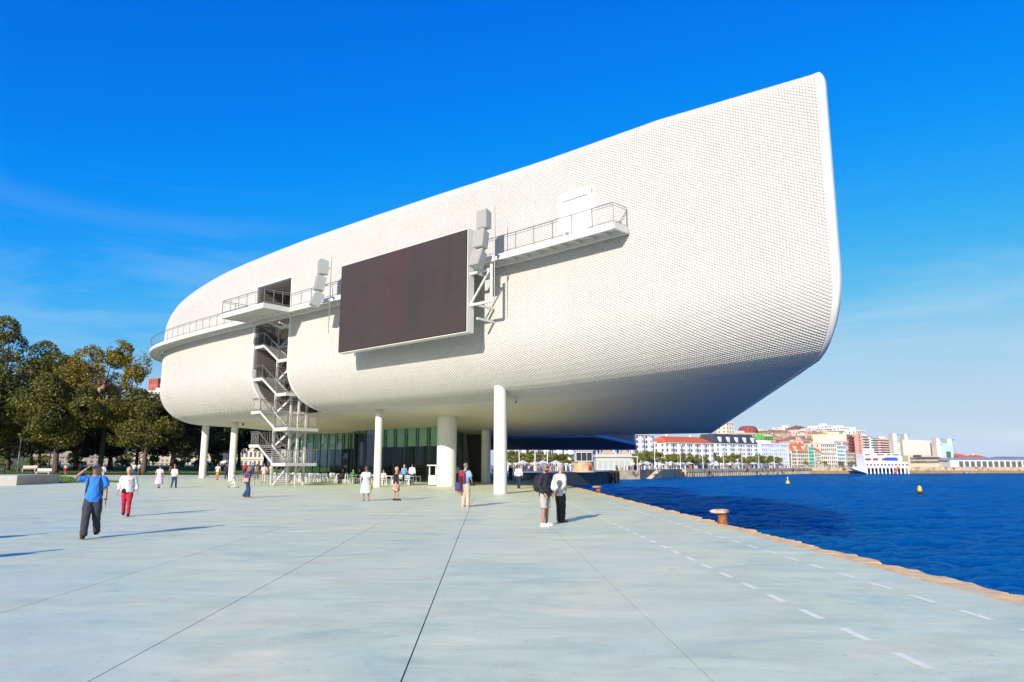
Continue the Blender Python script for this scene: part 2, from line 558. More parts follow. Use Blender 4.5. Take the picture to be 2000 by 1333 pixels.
# ------------------------------------------------------------------ water
WZ = -3.3
def water_material():
    m = bpy.data.materials.new('sea_water'); m.use_nodes = True
    nt = m.node_tree; nt.nodes.remove(nt.nodes['Principled BSDF'])
    out = nt.nodes['Material Output']
    geo = nt.nodes.new('ShaderNodeNewGeometry')
    hs_ = []
    for sc, sx, sy, w in ((0.42, 0.6, 1.3, 0.50), (1.5, 0.65, 1.25, 0.30), (4.2, 0.7, 1.2, 0.11)):
        mpn = nt.nodes.new('ShaderNodeMapping'); mpn.inputs['Scale'].default_value = (sx, sy, 1); mpn.inputs['Rotation'].default_value = (0, 0, 0.25)
        nt.links.new(geo.outputs['Position'], mpn.inputs['Vector'])
        n = nt.nodes.new('ShaderNodeTexNoise'); n.inputs['Scale'].default_value = sc; n.inputs['Detail'].default_value = 5; n.inputs['Roughness'].default_value = 0.62; n.inputs['Distortion'].default_value = 0.5
        nt.links.new(mpn.outputs[0], n.inputs['Vector'])
        mu = nt.nodes.new('ShaderNodeMath'); mu.operation = 'MULTIPLY'; mu.inputs[1].default_value = w
        nt.links.new(n.outputs['Fac'], mu.inputs[0]); hs_.append(mu.outputs[0])
    ad = nt.nodes.new('ShaderNodeMath'); nt.links.new(hs_[0], ad.inputs[0]); nt.links.new(hs_[1], ad.inputs[1])
    ad2 = nt.nodes.new('ShaderNodeMath'); nt.links.new(ad.outputs[0], ad2.inputs[0]); nt.links.new(hs_[2], ad2.inputs[1])
    bp = nt.nodes.new('ShaderNodeBump'); bp.inputs['Strength'].default_value = 1.0; bp.inputs['Distance'].default_value = 2.2
    nt.links.new(ad2.outputs[0], bp.inputs['Height'])
    df = nt.nodes.new('ShaderNodeSubsurfaceScattering'); df.falloff = 'BURLEY'; df.inputs['Color'].default_value = (0.001, 0.098, 0.325, 1); df.inputs['Scale'].default_value = 9.0; df.inputs['Radius'].default_value = (0.4, 1.0, 1.6)
    gl = nt.nodes.new('ShaderNodeBsdfGlossy'); gl.inputs[0].default_value = (0.20, 0.64, 1.0, 1); gl.inputs['Roughness'].default_value = 0.035
    fr_ = nt.nodes.new('ShaderNodeFresnel'); fr_.inputs[0].default_value = 1.33
    for n_ in (df, gl, fr_): nt.links.new(bp.outputs[0], n_.inputs['Normal'])
    mr = nt.nodes.new('ShaderNodeMapRange'); mr.inputs['From Min'].default_value = 0.02; mr.inputs['From Max'].default_value = 1.0; mr.inputs['To Min'].default_value = 0.01; mr.inputs['To Max'].default_value = 0.95
    nt.links.new(fr_.outputs[0], mr.inputs['Value'])
    mx_ = nt.nodes.new('ShaderNodeMixShader')
    nt.links.new(mr.outputs[0], mx_.inputs[0]); nt.links.new(df.outputs[0], mx_.inputs[1]); nt.links.new(gl.outputs[0], mx_.inputs[2])
    nt.links.new(mx_.outputs[0], out.inputs[0])
    return m
M_WATER = water_material()
# wavy near sheet and the open bay in one mesh: rows get longer with distance
rows = [2.0]
while rows[-1] < 330: rows.append(rows[-1] + max(0.20, rows[-1] * 0.0055))
rows += [380, 450, 600, 900, 1500, 3000, 6000, 12000]
rows = np.array(rows)
ncol = 420
VX = []
for yy in rows:
    x0 = q(yy, -0.1).x if yy < 163 else -60
    x1 = max(30, yy * 1.05) if yy < 330 else yy * 1.6
    x = np.linspace(0, 1, ncol) * (x1 - x0) + x0
    fade = 1 if yy < 230 else max(0, 1 - (yy - 230) / 100)
    cell = max((x1 - x0) / ncol, yy * 0.0055, 0.20)
    z = np.zeros(ncol)
    for k in range(30):
        r_ = np.random.default_rng(100 + k)
        th = r_.normal(-1.30, 0.50); wl_ = 0.75 * (1.088 ** k); ph = r_.uniform(0, 6.28)
        res = min(1.0, max(0.0, (wl_ / cell - 2.5) / 2.0))
        if res <= 0: continue
        kx, ky = math.cos(th) * 6.283 / wl_, math.sin(th) * 6.283 / wl_
        g_ = 0.55 + 0.45 * np.sin(0.23 * x + 0.19 * yy + k * 2.1) * np.sin(0.31 * yy - 0.17 * x + k)
        p_ = kx * x + ky * yy + ph + 0.9 * np.sin(0.21 * x + 0.17 * yy + k)
        z += res * g_ * wl_ * 0.0135 * (np.sin(p_) + 0.25 * np.cos(2 * p_))
    z = z * fade
    VX.append(np.stack([x, np.full(ncol, yy), WZ + z], 1))
V = np.concatenate(VX)
i, j = np.meshgrid(np.arange(len(rows) - 1), np.arange(ncol - 1), indexing='ij')
base = (i * ncol + j).ravel()
F_ = np.stack([base, base + 1, base + ncol + 1, base + ncol], 1)
wme = np_mesh('water', V, [F_])
wme.polygons.foreach_set('use_smooth', [True] * len(wme.polygons))
tag(link('water', wme, M_WATER), kind='structure')
# ================================================================== THE WHITE HULL
TT = np.arange(-10.4, 112, 0.1)
_hd = np.radians(np.interp(TT, [-10.4, 4, 8, 44, 48.5, 54.5, 63, 77, 110], [-46, -46, -49, -49, -47, -43, -19, 52, 133]))
_hx = np.cumsum(np.sin(_hd)) * 0.1; _hy = np.cumsum(np.cos(_hd)) * 0.1
_i0 = int(np.argmin(abs(TT)))
_hx = _hx - _hx[_i0] + 6.05; _hy = _hy - _hy[_i0] + 35.7
# inward direction: skewed at the bow so that the end cut runs nearly straight away from the quay
_nd = np.radians(np.interp(TT, [-10.4, -6, 2, 14, 24, 112], [7, 10, 20, 36, 41, 41]))
_nd = np.where(TT > 24, _hd + math.pi / 2, _nd)

def plan(t):
    return np.interp(t, TT, _hx), np.interp(t, TT, _hy)
def inward(t):
    a = np.interp(t, TT, _nd); return np.sin(a), np.cos(a)
def heading(t):
    return float(np.interp(t, TT, _hd))
def ztop(t): return np.interp(t, [-10.4, -2, 15, 32, 44, 56, 70], [18.75, 19.45, 19.9, 20.15, 20.15, 20.0, 19.6])
def rtop(t): return np.interp(t, [-10.4, 22, 30, 36, 41, 45, 49, 53, 57, 62, 75], [0.75, 0.8, 0.95, 1.2, 1.55, 1.95, 2.55, 3.25, 3.95, 4.6, 5.0])
def zbot(t): return np.interp(t, [-10.4, -3, 7, 20, 32, 70], [6.36, 6.18, 5.98, 6.02, 6.12, 6.25])
BA, BB = 4.0, 3.4
def H3(t, w, z):
    """hull point: t along the facade, w metres inward, z up"""
    x, y = plan(t); ix, iy = inward(t)
    return np.stack(np.broadcast_arrays(x + w * ix, y + w * iy, z), -1)
def FW(t, w, z=0.0):
    """facade frame with the true wall normal: for things fixed to the wall"""
    x, y = plan(t); h = heading(t)
    return Vector((x + w * math.cos(h), y - w * math.sin(h), z))

SLOT0, SLOT1, LINT = 32.2, 37.55, 16.9
NT, NW, NB = 8, 3, 14
def profile(t):
    zt, rt, zb = ztop(t), rtop(t), zbot(t)
    P = [(rt + 7.0, zt + 0.15), (rt + 2.0, zt + 0.05)]
    for k in range(NT + 1):
        a = k / NT * math.pi / 2
        P.append((rt - rt * math.sin(a), zt - rt + rt * math.cos(a)))
    zl = min(LINT, zt - rt - 0.02)
    P.append((0, zl))
    for k in range(1, NW + 1):
        P.append((0, zl + (zb + BB - zl) * k / (NW + 1)))
    for k in range(NB + 1):
        a = k / NB * math.pi / 2
        P.append((BA - BA * math.cos(a), zb + BB - BB * math.sin(a)))
    P.append((5.6, zb - 0.08)); P.append((7.0, zb - 0.17))
    return P
LIN_ROW = 2 + NT + 1
NP = len(profile(0.0))

def ceramic(name, col, rough, island):
    m = bpy.data.materials.new(name); m.use_nodes = True
    nt = m.node_tree; b = nt.nodes['Principled BSDF']
    b.inputs['Roughness'].default_value = rough
    geo = nt.nodes.new('ShaderNodeNewGeometry')
    r1 = nt.nodes.new('ShaderNodeValToRGB')
    r1.color_ramp.elements[0].color = (col[0] * (1 - island), col[1] * (1 - island * 1.05), col[2] * (1 - island * 1.25), 1)
    r1.color_ramp.elements[1].color = (min(col[0] * (1 + island * .4), .9), min(col[1] * (1 + island * .5), .9), min(col[2] * (1 + island * 0.8), .9), 1)
    nt.links.new(geo.outputs['Random Per Island'], r1.inputs[0])
    n = nt.nodes.new('ShaderNodeTexNoise'); n.inputs['Scale'].default_value = 0.5; n.inputs['Detail'].default_value = 5
    nt.links.new(geo.outputs['Position'], n.inputs['Vector'])
    mr = nt.nodes.new('ShaderNodeMapRange'); mr.inputs['To Min'].default_value = 0.93; mr.inputs['To Max'].default_value = 1.06
    nt.links.new(n.outputs['Fac'], mr.inputs['Value'])
    mul = nt.nodes.new('ShaderNodeMix'); mul.data_type = 'RGBA'; mul.blend_type = 'MULTIPLY'; mul.inputs['Factor'].default_value = 1
    nt.links.new(r1.outputs[0], mul.inputs['A']); nt.links.new(mr.outputs[0], mul.inputs['B'])
    nt.links.new(mul.outputs['Result'], b.inputs['Base Color'])
    return m
M_DISC = ceramic('pearl_ceramic_disc', (0.562, 0.537, 0.490), 0.34, 0.07)
M_SHELL = mat('cladding_backing', (0.545, 0.52, 0.475), 0.6, var=0.06, scale=0.7)
def soffit_material():
    m = bpy.data.materials.new('disc_clad_soffit'); m.use_nodes = True
    nt = m.node_tree; b = nt.nodes['Principled BSDF']
    b.inputs['Base Color'].default_value = (0.61, 0.55, 0.42, 1); b.inputs['Roughness'].default_value = 0.4
    geo = nt.nodes.new('ShaderNodeNewGeometry')
    v = nt.nodes.new('ShaderNodeTexVoronoi'); v.inputs['Scale'].default_value = 6.5; v.inputs['Randomness'].default_value = 0.05
    nt.links.new(geo.outputs['Position'], v.inputs['Vector'])
    bp = nt.nodes.new('ShaderNodeBump'); bp.inputs['Strength'].default_value = 0.7; bp.inputs['Distance'].default_value = 0.04; bp.invert = True
    nt.links.new(v.outputs['Distance'], bp.inputs['Height']); nt.links.new(bp.outputs[0], b.inputs['Normal'])
    return m
M_SOFFIT = soffit_material()

hull = empty('arts_centre', tuple(FW(20, 6, 0)))
tag(hull, 'huge white disc-clad building like a ship hull raised on columns over the plaza', 'building')
HO = Vector(hull.location)
def hpart(mb_or_me, name, m, smooth=False, parent=None):
    """part given in world coordinates under the building's empty"""
    if isinstance(mb_or_me, MB):
        o = mb_or_me.build(name, m, parent or hull, smooth)
    else:
        o = link(name, mb_or_me, m, parent or hull)
        if smooth: mb_or_me.polygons.foreach_set('use_smooth', [True] * len(mb_or_me.polygons))
    if parent is None:
        o.location = -HO
    return o

tn = sorted(set([-10.0, SLOT0, SLOT1] + [round(v, 2) for v in np.arange(-10, SLOT0, 1.0)] + [round(v, 3) for v in np.linspace(SLOT0, SLOT1, 5)] + [round(v, 2) for v in np.arange(SLOT1, 109.9, 0.9)] + [109.5]))
tn = [t for k, t in enumerate(tn) if k == 0 or t - tn[k - 1] > 0.02]
G = np.zeros((len(tn), NP, 3))
for a, t in enumerate(tn):
    pr = np.array(profile(t)); G[a] = H3(t, pr[:, 0], pr[:, 1])
faces = []
for a in range(len(tn) - 1):
    hole = tn[a] >= SLOT0 - 1e-6 and tn[a + 1] <= SLOT1 + 1e-6
    for b_ in range(NP - 1):
        if hole and LIN_ROW <= b_ < NP - 3: continue
        faces.append((a * NP + b_, (a + 1) * NP + b_, (a + 1) * NP + b_ + 1, a * NP + b_ + 1))
shell = np_mesh('outer_wall', G.reshape(-1, 3), [np.array(faces)[:, ::-1]])
hpart(shell, 'outer_wall', M_SHELL, True)

# soffit: from the rounded edge down to the keel line
def keel(t):
    return np.stack([np.interp(t, [-10.4, 2, 48, 70, 112], [18.4, 11, -24, -27, -20]), np.interp(t, [-10.4, 2, 48, 70, 112], [66.5, 71, 88, 90, 90]), np.interp(t, [-10.4, 20, 48, 112], [4.62, 4.75, 5.5, 5.9])], -1)
ts_ = np.array([t for t in tn])
K = keel(ts_)
ns = 10
U = np.zeros((len(tn), ns + 1, 3))
for k in range(ns + 1):
    s_ = k / ns
    U[:, k] = G[:, -1] * (1 - s_) + K * s_
    U[:, k, 2] = (G[:, -1, 2]) * (1 - s_) + K[:, 2] * s_
f2 = []
for a in range(len(tn) - 1):
    for k in range(ns):
        f2.append((a * (ns + 1) + k, (a + 1) * (ns + 1) + k, (a + 1) * (ns + 1) + k + 1, a * (ns + 1) + k + 1))
hpart(np_mesh('soffit', U.reshape(-1, 3), [np.array(f2)[:, ::-1]]), 'soffit', M_SOFFIT, True)
# roof deck and far side close the body
Rf = np.zeros((len(tn), 2, 3)); Rf[:, 0] = G[:, 0]; Rf[:, 1] = K; Rf[:, 1, 2] = 18.3
Rf[:, 0, 2] = np.minimum(Rf[:, 0, 2], 20)
f3 = [(a * 2, a * 2 + 1, a * 2 + 3, a * 2 + 2) for a in range(len(tn) - 1)]
hpart(np_mesh('roof', Rf.reshape(-1, 3), [np.array(f3)[:, ::-1]]), 'roof', M_SHELL)
Ff = np.zeros((len(tn), 2, 3)); Ff[:, 0] = K; Ff[:, 1] = K; Ff[:, 1, 2] = 18.3
f4 = [(a * 2, a * 2 + 2, a * 2 + 3, a * 2 + 1) for a in range(len(tn) - 1)]
hpart(np_mesh('far_side', Ff.reshape(-1, 3), [np.array(f4)]), 'far_side', M_SHELL)
# glazed bow end and its smooth white rim
endp = [tuple(v) for v in G[0, 3:]] + [tuple(v) for v in U[0, 1:]] + [(K[0][0], K[0][1], 18.3)]
me_ = MB(); me_.add(endp, [tuple(range(len(endp)))])
hpart(me_, 'end_glazing', mat('end_glass', (0.02, 0.03, 0.04), 0.05))
rimpath = np.concatenate([G[0, 1:], U[0, 1:]])
pr = np.array(profile(-10.0))
def sweep_rim(pts_out, dvec, thick, name, m):
    """band along a profile: outward offset by thick, running from pts to pts+dvec"""
    n = len(pts_out)
    V_, F_s = [], []
    tang = np.gradient(pts_out, axis=0)
    for k in range(n):
        nn = np.cross(tang[k], dvec); nn /= np.linalg.norm(nn) + 1e-9
        p = pts_out[k]; d = dvec
        for c, o_ in ((0.0, -0.25), (0.0, thick), (0.12, thick + 0.02), (0.8, thick + 0.02), (0.97, thick - 0.06), (1.0, thick - 0.2), (1.0, -0.25)):
            V_.append(tuple(p + d * c + nn * o_))
    m_ = 7
    for k in range(n - 1):
        for c in range(m_ - 1):
            F_s.append((k * m_ + c, k * m_ + c + 1, (k + 1) * m_ + c + 1, (k + 1) * m_ + c))
    mb = MB(); mb.add(V_, F_s)
    return hpart(mb, name, m, True)
dv = np.array([math.sin(_hd[0]), math.cos(_hd[0]), 0]) * -0.30
sweep_rim(rimpath, dv, 0.008, 'bow_rim', M_RIM)

# ceramic discs in hexagonal rows
def disc_grid():
    PIT = 0.152
    zb_ref = 6.2
    # arc-length parameter measured upward from the foot of the curve
    fine = []
    outp, outx, outy, outn, ts_all = [], [], [], [], []
    dt = PIT * 0.866
    # steps along t must account for the plan being arc-length parametrised already
    tvals = np.arange(-9.92, 66.5, dt)
    for c, t in enumerate(tvals):
        pr_ = np.array(profile(t))[3:]                  # from the rounded top downwards
        pr_ = pr_[::-1]
        if t > 62: pr_ = pr_[2:]
        seg = np.linalg.norm(np.diff(pr_, axis=0), axis=1)
        s_ = np.concatenate([[0], np.cumsum(seg)])
        vals = np.arange(0.1 + (PIT / 2 if c % 2 else 0), s_[-1], PIT)
        w = np.interp(vals, s_, pr_[:, 0]); z = np.interp(vals, s_, pr_[:, 1])
        w2 = np.interp(vals + 0.03, s_, pr_[:, 0]); z2 = np.interp(vals + 0.03, s_, pr_[:, 1])
        keep = np.ones(len(vals), bool)
        if SLOT0 - 0.32 < t < SLOT1 + 0.32:
            keep &= z > LINT + 0.3
        # the disc relief ends where the curve meets the level soffit
        keep &= ~((z < zbot(t) + 0.4) & (w > 4.35))
        if 2.1 < t < 4.75:
            keep &= ~((z > 13.6) & (z < 16.95))
        w, z, w2, z2 = w[keep], z[keep], w2[keep], z2[keep]
        p = H3(t, w, z); pv = H3(t, w2, z2); pt_ = H3(t + 0.05, w, z + float(0))
        yv = pv - p; yv /= np.linalg.norm(yv, axis=1)[:, None] + 1e-12
        xv = pt_ - p; xv -= yv * np.sum(xv * yv, 1)[:, None]; xv /= np.linalg.norm(xv, axis=1)[:, None] + 1e-12
        nv = np.cross(yv, xv)
        outp.append(p); outx.append(xv); outy.append(yv); outn.append(nv); ts_all.append(np.full(len(p), t))
    return [np.concatenate(a) for a in (outp, outx, outy, outn, ts_all)]
DP, DX, DY, DN, DT = disc_grid()
# make sure normals point out of the hull
ctr = np.array([FW(20, 14)[0], FW(20, 14)[1], 13.0])
if np.mean(np.sum(DN * (DP - ctr), 1)) < 0: DN = -DN
jit = RNG.normal(0, 0.022, (len(DP), 2))
DN2 = DN + DX * jit[:, :1] + DY * jit[:, 1:]
DN2 /= np.linalg.norm(DN2, axis=1)[:, None]
rr_ = 0.0715
# the 300 discs nearest the bow at eye-catching size are pieces of their own
vis = (DP[:, 2] < 13) & (DT < -8.2) & (DP[:, 2] > 6.6)
ids = np.where(vis)[0]
ids = ids[np.argsort(np.linalg.norm(DP[ids] - np.array([0, 0, 1.7]), axis=1))[:300]]
single = np.zeros(len(DP), bool); single[ids] = True
rest = np.where(~single)[0]
def disc_bulk(idx, n):
    ang = np.arange(n) * 2 * math.pi / n
    P_, X_, Y_, N_ = DP[idx], DX[idx], DY[idx], DN2[idx]
    ca, sa = np.cos(ang)[None, :, None], np.sin(ang)[None, :, None]
    ring = X_[:, None] * ca + Y_[:, None] * sa
    r0 = P_[:, None] + ring * rr_ - N_[:, None] * 0.012
    r1 = P_[:, None] + ring * rr_ * 0.93 + N_[:, None] * 0.014
    r2 = P_[:, None] + N_[:, None] * 0.024
    V_ = np.concatenate([r0, r1, r2], 1)
    m_ = 2 * n + 1
    b_ = (np.arange(len(idx)) * m_)[:, None]
    k = np.arange(n); k1 = (k + 1) % n
    quads = np.stack([b_ + k, b_ + k1, b_ + n + k1, b_ + n + k], -1).reshape(-1, 4)
    tris = np.stack([b_ + n + k, b_ + n + k1, np.broadcast_to(b_ + 2 * n, (len(idx), n))], -1).reshape(-1, 3)
    return V_.reshape(-1, 3), quads, tris
V1, Q1, T1 = disc_bulk(rest[DT[rest] < 14], 8)
V2, Q2, T2 = disc_bulk(rest[DT[rest] >= 14], 6)
# orientation check on one disc
def flip_needed(V_, T_, N_):
    a, b, c = V_[T_[0][0]], V_[T_[0][1]], V_[T_[0][2]]
    return np.dot(np.cross(b - a, c - a), N_) < 0
if flip_needed(V1, T1, DN2[rest[DT[rest] < 14][0]]): Q1, T1 = Q1[:, ::-1], T1[:, ::-1]
if flip_needed(V2, T2, DN2[rest[DT[rest] >= 14][0]]): Q2, T2 = Q2[:, ::-1], T2[:, ::-1]
dme_ = np_mesh('disc_cladding', np.concatenate([V1, V2]), [Q1, T1, Q2 + len(V1), T2 + len(V1)])
o = hpart(dme_, 'disc_cladding', M_DISC, True); tag(o, kind='stuff')
print('discs', len(DP))
dm = MB()
dm.lathe([(rr_, -0.012), (rr_ * 0.95, 0.013), (rr_ * 0.5, 0.022), (0.002, 0.024)], n=10)
sd = dm.mesh('disc'); sd.materials.append(M_DISC)
sd.polygons.foreach_set('use_smooth', [True] * len(sd.polygons))
for k in ids:
    o = link('disc', sd, None, hull)
    Mx = Matrix((tuple(DX[k]), tuple(np.cross(DN2[k], DX[k])), tuple(DN2[k]))).transposed().to_4x4()
    o.matrix_local = Matrix.Translation(Vector(DP[k]) - HO) @ Mx

# smooth rims beside the stair slot
def slot_rim(t, sgn):
    prp = np.array(profile(t))[LIN_ROW:]
    pts = H3(t, prp[:, 0], prp[:, 1])
    x, y = inward(t)
    d = np.array([math.sin(heading(t)), math.cos(heading(t)), 0]) * 0.28 * sgn
    n = len(pts); V_, F_s = [], []
    tang = np.gradient(pts, axis=0)
    for k in range(n):
        nn = np.cross(tang[k], d * sgn); nn /= np.linalg.norm(nn) + 1e-9
        if np.dot(nn, pts[k] - ctr) < 0 and prp[k][1] > 8: nn = -nn
        if prp[k][1] <= 8 and nn[2] > 0: nn = -nn
        for c, o_ in ((0.0, -0.35), (0.0, 0.05), (1.0, 0.05), (1.0, -0.1)):
            V_.append(tuple(pts[k] + d * c + nn * o_))
    for k in range(n - 1):
        for c in range(3):
            F_s.append((k * 4 + c, k * 4 + c + 1, (k + 1) * 4 + c + 1, (k + 1) * 4 + c))
    mb = MB(); mb.add(V_, F_s); hpart(mb, 'slot_rim', M_RIM, False)
slot_rim(SLOT0, -1); slot_rim(SLOT1, 1)
lm = MB()
A = FW(SLOT0 - 0.28, -0.05, LINT); B = FW(SLOT1 + 0.28, -0.05, LINT); A2 = FW(SLOT0 - 0.28, 0.3, LINT); B2 = FW(SLOT1 + 0.28, 0.3, LINT)
up = Vector((0, 0, 0.26))
lm.hexa([A, B, B2, A2], [A + up, B + up, B2 + up, A2 + up]); hpart(lm, 'slot_lintel', M_RIM)
# recess behind the slot: louvred side walls, back wall and ceiling
M_LOUV = mat('grey_brown_louvre', (0.20, 0.175, 0.15), 0.6, var=0.08, scale=1.0)
RD = 6.6
for nm, t in (('recess_side', SLOT1 + 0.02), ('recess_side', SLOT0 - 0.02)):
    mb = MB()
    prp = [p for p in profile(t)[LIN_ROW:] if p[0] <= RD]
    loop = [H3(t, p[0], p[1]) for p in prp] + [H3(t, RD, LINT)]
    mb.add([tuple(v) for v in loop], [tuple(range(len(loop)))])
    side = hpart(mb, nm, M_LOUV)
    lv = MB()
    sgn = -1 if t > 35 else 1
    for k in range(62):
        z = 6.5 + k * 0.168
        w0 = 0.06 if z > 9.7 else BA - BA * math.sqrt(max(0, 1 - ((6.2 + BB - z) / BB) ** 2)) + 0.3
        if z < 6.4: continue
        a0, a1 = FW(t + sgn * 0.03, w0, z), FW(t + sgn * 0.03, RD - 0.05, z)
        lv.bar(a0, a1, 0.05, 0.10)
    lvo = hpart(lv, 'louvres', M_LOUV, parent=side); tag(lvo, kind='stuff')
mb = MB(); P_ = [FW(SLOT1 + 0.02, RD, 6.08), FW(SLOT0 - 0.02, RD, 6.08), FW(SLOT0 - 0.02, RD, LINT), FW(SLOT1 + 0.02, RD, LINT)]
mb.add(P_, [(0, 1, 2, 3)]); hpart(mb, 'recess_back', M_LOUV)
mb = MB(); mb.add([FW(SLOT0 - .1, 0.3, LINT + .01), FW(SLOT1 + .1, 0.3, LINT + .01), FW(SLOT1 + .1, RD, LINT + .01), FW(SLOT0 - .1, RD, LINT + .01)], [(0, 1, 2, 3)])
hpart(mb, 'recess_ceiling', mat('recess_ceiling', (0.42, 0.39, 0.33), 0.6))

# white door with frame onto the upper walkway
M_DOOR = mat('white_door', (0.82, 0.82, 0.80), 0.4)
DZ = 13.8
hD = heading(3.4)
dcx = FW(3.4, -0.02, DZ + 1.42)
rz_w = -hD + math.pi / 2      # box x axis along the facade
mb = MB()
for t0_, t1_, z0_, z1_ in ((2.28, 2.52, DZ, DZ + 2.85), (4.3, 4.55, DZ, DZ + 2.85), (2.28, 4.55, DZ + 2.6, DZ + 2.86)):
    A, B = FW(t0_, -0.16, z0_), FW(t1_, -0.16, z0_); A2, B2 = FW(t0_, 0.05, z0_), FW(t1_, 0.05, z0_)
    u_ = Vector((0, 0, z1_ - z0_)); mb.hexa([A, B, B2, A2], [A + u_, B + u_, B2 + u_, A2 + u_])
dr = empty('door', (0, 0, 0)); dr.parent = hull; dr.location = -HO
mb.build('frame', M_DOOR, dr)
mb = MB(); A, B, A2, B2 = FW(2.5, -0.05, DZ), FW(4.32, -0.05, DZ), FW(2.5, 0.02, DZ), FW(4.32, 0.02, DZ); u_ = Vector((0, 0, 2.6))
mb.hexa([A, B, B2, A2], [A + u_, B + u_, B2 + u_, A2 + u_]); mb.build('leaf', M_DOOR, dr)
mb = MB()
for t0_, t1_, z0_, z1_ in ((3.95, 4.2, DZ + .52, DZ + .8), (3.7, 4.2, DZ + .3, DZ + .5)):
    A, B = FW(t0_, -0.075, z0_), FW(t1_, -0.075, z0_); A2, B2 = FW(t0_, -0.04, z0_), FW(t1_, -0.04, z0_)
    u_ = Vector((0, 0, z1_ - z0_)); mb.hexa([A, B, B2, A2], [A + u_, B + u_, B2 + u_, A2 + u_])
mb.build('notice_plate', mat('grey_plate', (0.28, 0.29, 0.36), 0.5), dr)

# ------------------------------------------------------------------ walkway along the facade
def rail_run(pts, parent, h=1.08, post=True, mid=(0.94, 0.12), spacing=1.35, mesh_=False):
    """posts and rails along a polyline of deck-edge points"""
    pts = [Vector(p) for p in pts]
    for zz, th in ((h, 0.026),) + tuple((m__, 0.015) for m__ in mid):
        rl = MB(); rl.tube([p_ + Vector((0, 0, zz)) for p_ in pts], th, 6)
        rl.build('handrail' if zz == h else 'lower_rail', M_STEEL, parent)
    L = [0.0]
    for a_, b_ in zip(pts[:-1], pts[1:]): L.append(L[-1] + (b_ - a_).length)
    n = max(1, int(round(L[-1] / spacing)))
    pm = MB(); pm.bar((0, 0, -0.05), (0, 0, h - 0.02), 0.05, 0.018)
    pme = pm.mesh('post'); pme.materials.append(M_STEEL)
    for k in range(n + 1):
        s_ = L[-1] * k / n
        j_ = min(max(int(np.searchsorted(L, s_)) - 1, 0), len(pts) - 2)
        f_ = (s_ - L[j_]) / max(L[j_ + 1] - L[j_], 1e-6)
        p = pts[j_].lerp(pts[j_ + 1], f_)
        o = link('post', pme, None, parent); o.location = p
        d_ = pts[j_ + 1] - pts[j_]; o.rotation_euler = (0, 0, math.atan2(d_.y, d_.x))
    if mesh_:
        wm = MB()
        for a_, b_ in zip(pts[:-1], pts[1:]):
            dl = (b_ - a_).length
            for k in range(1, int(dl / 0.16)):
                p = a_.lerp(b_, k * 0.16 / dl)
                wm.bar(p + Vector((0, 0, 0.12)), p + Vector((0, 0, h - 0.12)), 0.006)
        tag(wm.build('wire_mesh', M_STEEL, parent), kind='stuff')

walk = empty('walkway', (0, 0, 0)); tag(walk, 'white steel walkway with thin railing running along the white hull', 'walkway')
def strip(t0_, t1_, w0, w1, z0_, z1_, step=1.0):
    mb = MB()
    n = max(1, int((t1_ - t0_) / step))
    tt = np.linspace(t0_, t1_, n + 1)
    V_, F_s = [], []
    for t in tt:
        V_ += [FW(t, w0, z0_), FW(t, w0, z1_), FW(t, w1, z1_), FW(t, w1, z0_)]
    for k in range(n):
        for c in range(4):
            F_s.append((k * 4 + c, k * 4 + (c + 1) % 4, (k + 1) * 4 + (c + 1) % 4, (k + 1) * 4 + c))
    F_s += [(0, 1, 2, 3), tuple(n * 4 + c for c in (3, 2, 1, 0))]
    mb.add(V_, F_s); return mb
DK = 13.8
TE = 67.5
strip(-0.05, TE, -1.25, -0.12, DK - 0.07, DK, 0.8).build('deck', M_WHITE, walk)
strip(-0.05, TE, -1.36, -1.25, DK - 0.30, DK + 0.04, 0.8).build('edge_beam', M_WHITE, walk)
strip(-0.05, TE, -0.36, -0.22, DK - 0.34, DK - 0.075, 0.8).build('edge_beam', M_WHITE, walk)
mb = MB(); A, B = FW(-0.10, -1.36, DK - .3), FW(-0.10, -0.1, DK - .3); A2, B2 = FW(0.02, -1.36, DK - .3), FW(0.02, -0.1, DK - .3); u_ = Vector((0, 0, .338)); mb.hexa([A, B, B2, A2], [A + u_, B + u_, B2 + u_, A2 + u_]); mb.build('end_beam', M_WHITE, walk)
for t in np.arange(0.95, TE, 0.95):
    j_ = MB(); j_.bar(FW(t, -1.25, DK - 0.16), FW(t, -0.36, DK - 0.16), 0.07, 0.18)
    j_.build('joist', M_WHITE, walk)
rp = [FW(t, -1.30, DK + 0.04) for t in np.concatenate([np.arange(0, 28.6, 2.0), [30.0]])]
rail_run(rp, walk)
rail_run([FW(0.0, -1.3, DK + 0.04), FW(0.0, -0.15, DK + 0.04)], walk, spacing=1.1)
rail_run([FW(t, -1.30, DK + 0.04) for t in np.arange(36.6, TE, 0.9)], walk, spacing=1.3)
# wider landing in front of the stair slot
strip(30.1, 36.5, -3.5, -1.37, DK - 0.08, DK + 0.01, 3).build('landing_deck', M_WHITE, walk)
strip(30.1, 36.5, -3.62, -3.5, DK - 0.34, DK + 0.05, 3).build('edge_beam', M_WHITE, walk)
for t in (30.1, 36.5):
    j_ = MB(); j_.bar(FW(t, -3.62, DK - 0.15), FW(t, -1.37, DK - 0.15), 0.12, 0.38); j_.build('end_beam', M_WHITE, walk)
for t in np.arange(30.9, 36.3, 0.8):
    j_ = MB(); j_.bar(FW(t, -3.5, DK - 0.19), FW(t, -1.37, DK - 0.19), 0.09, 0.2); j_.build('joist', M_WHITE, walk)
rail_run([FW(30.0, -1.3, DK + 0.05), FW(30.1, -3.55, DK + 0.05)], walk, spacing=0.75)
rail_run([FW(30.1, -3.55, DK + 0.05), FW(36.5, -3.55, DK + 0.05)], walk, spacing=1.25)
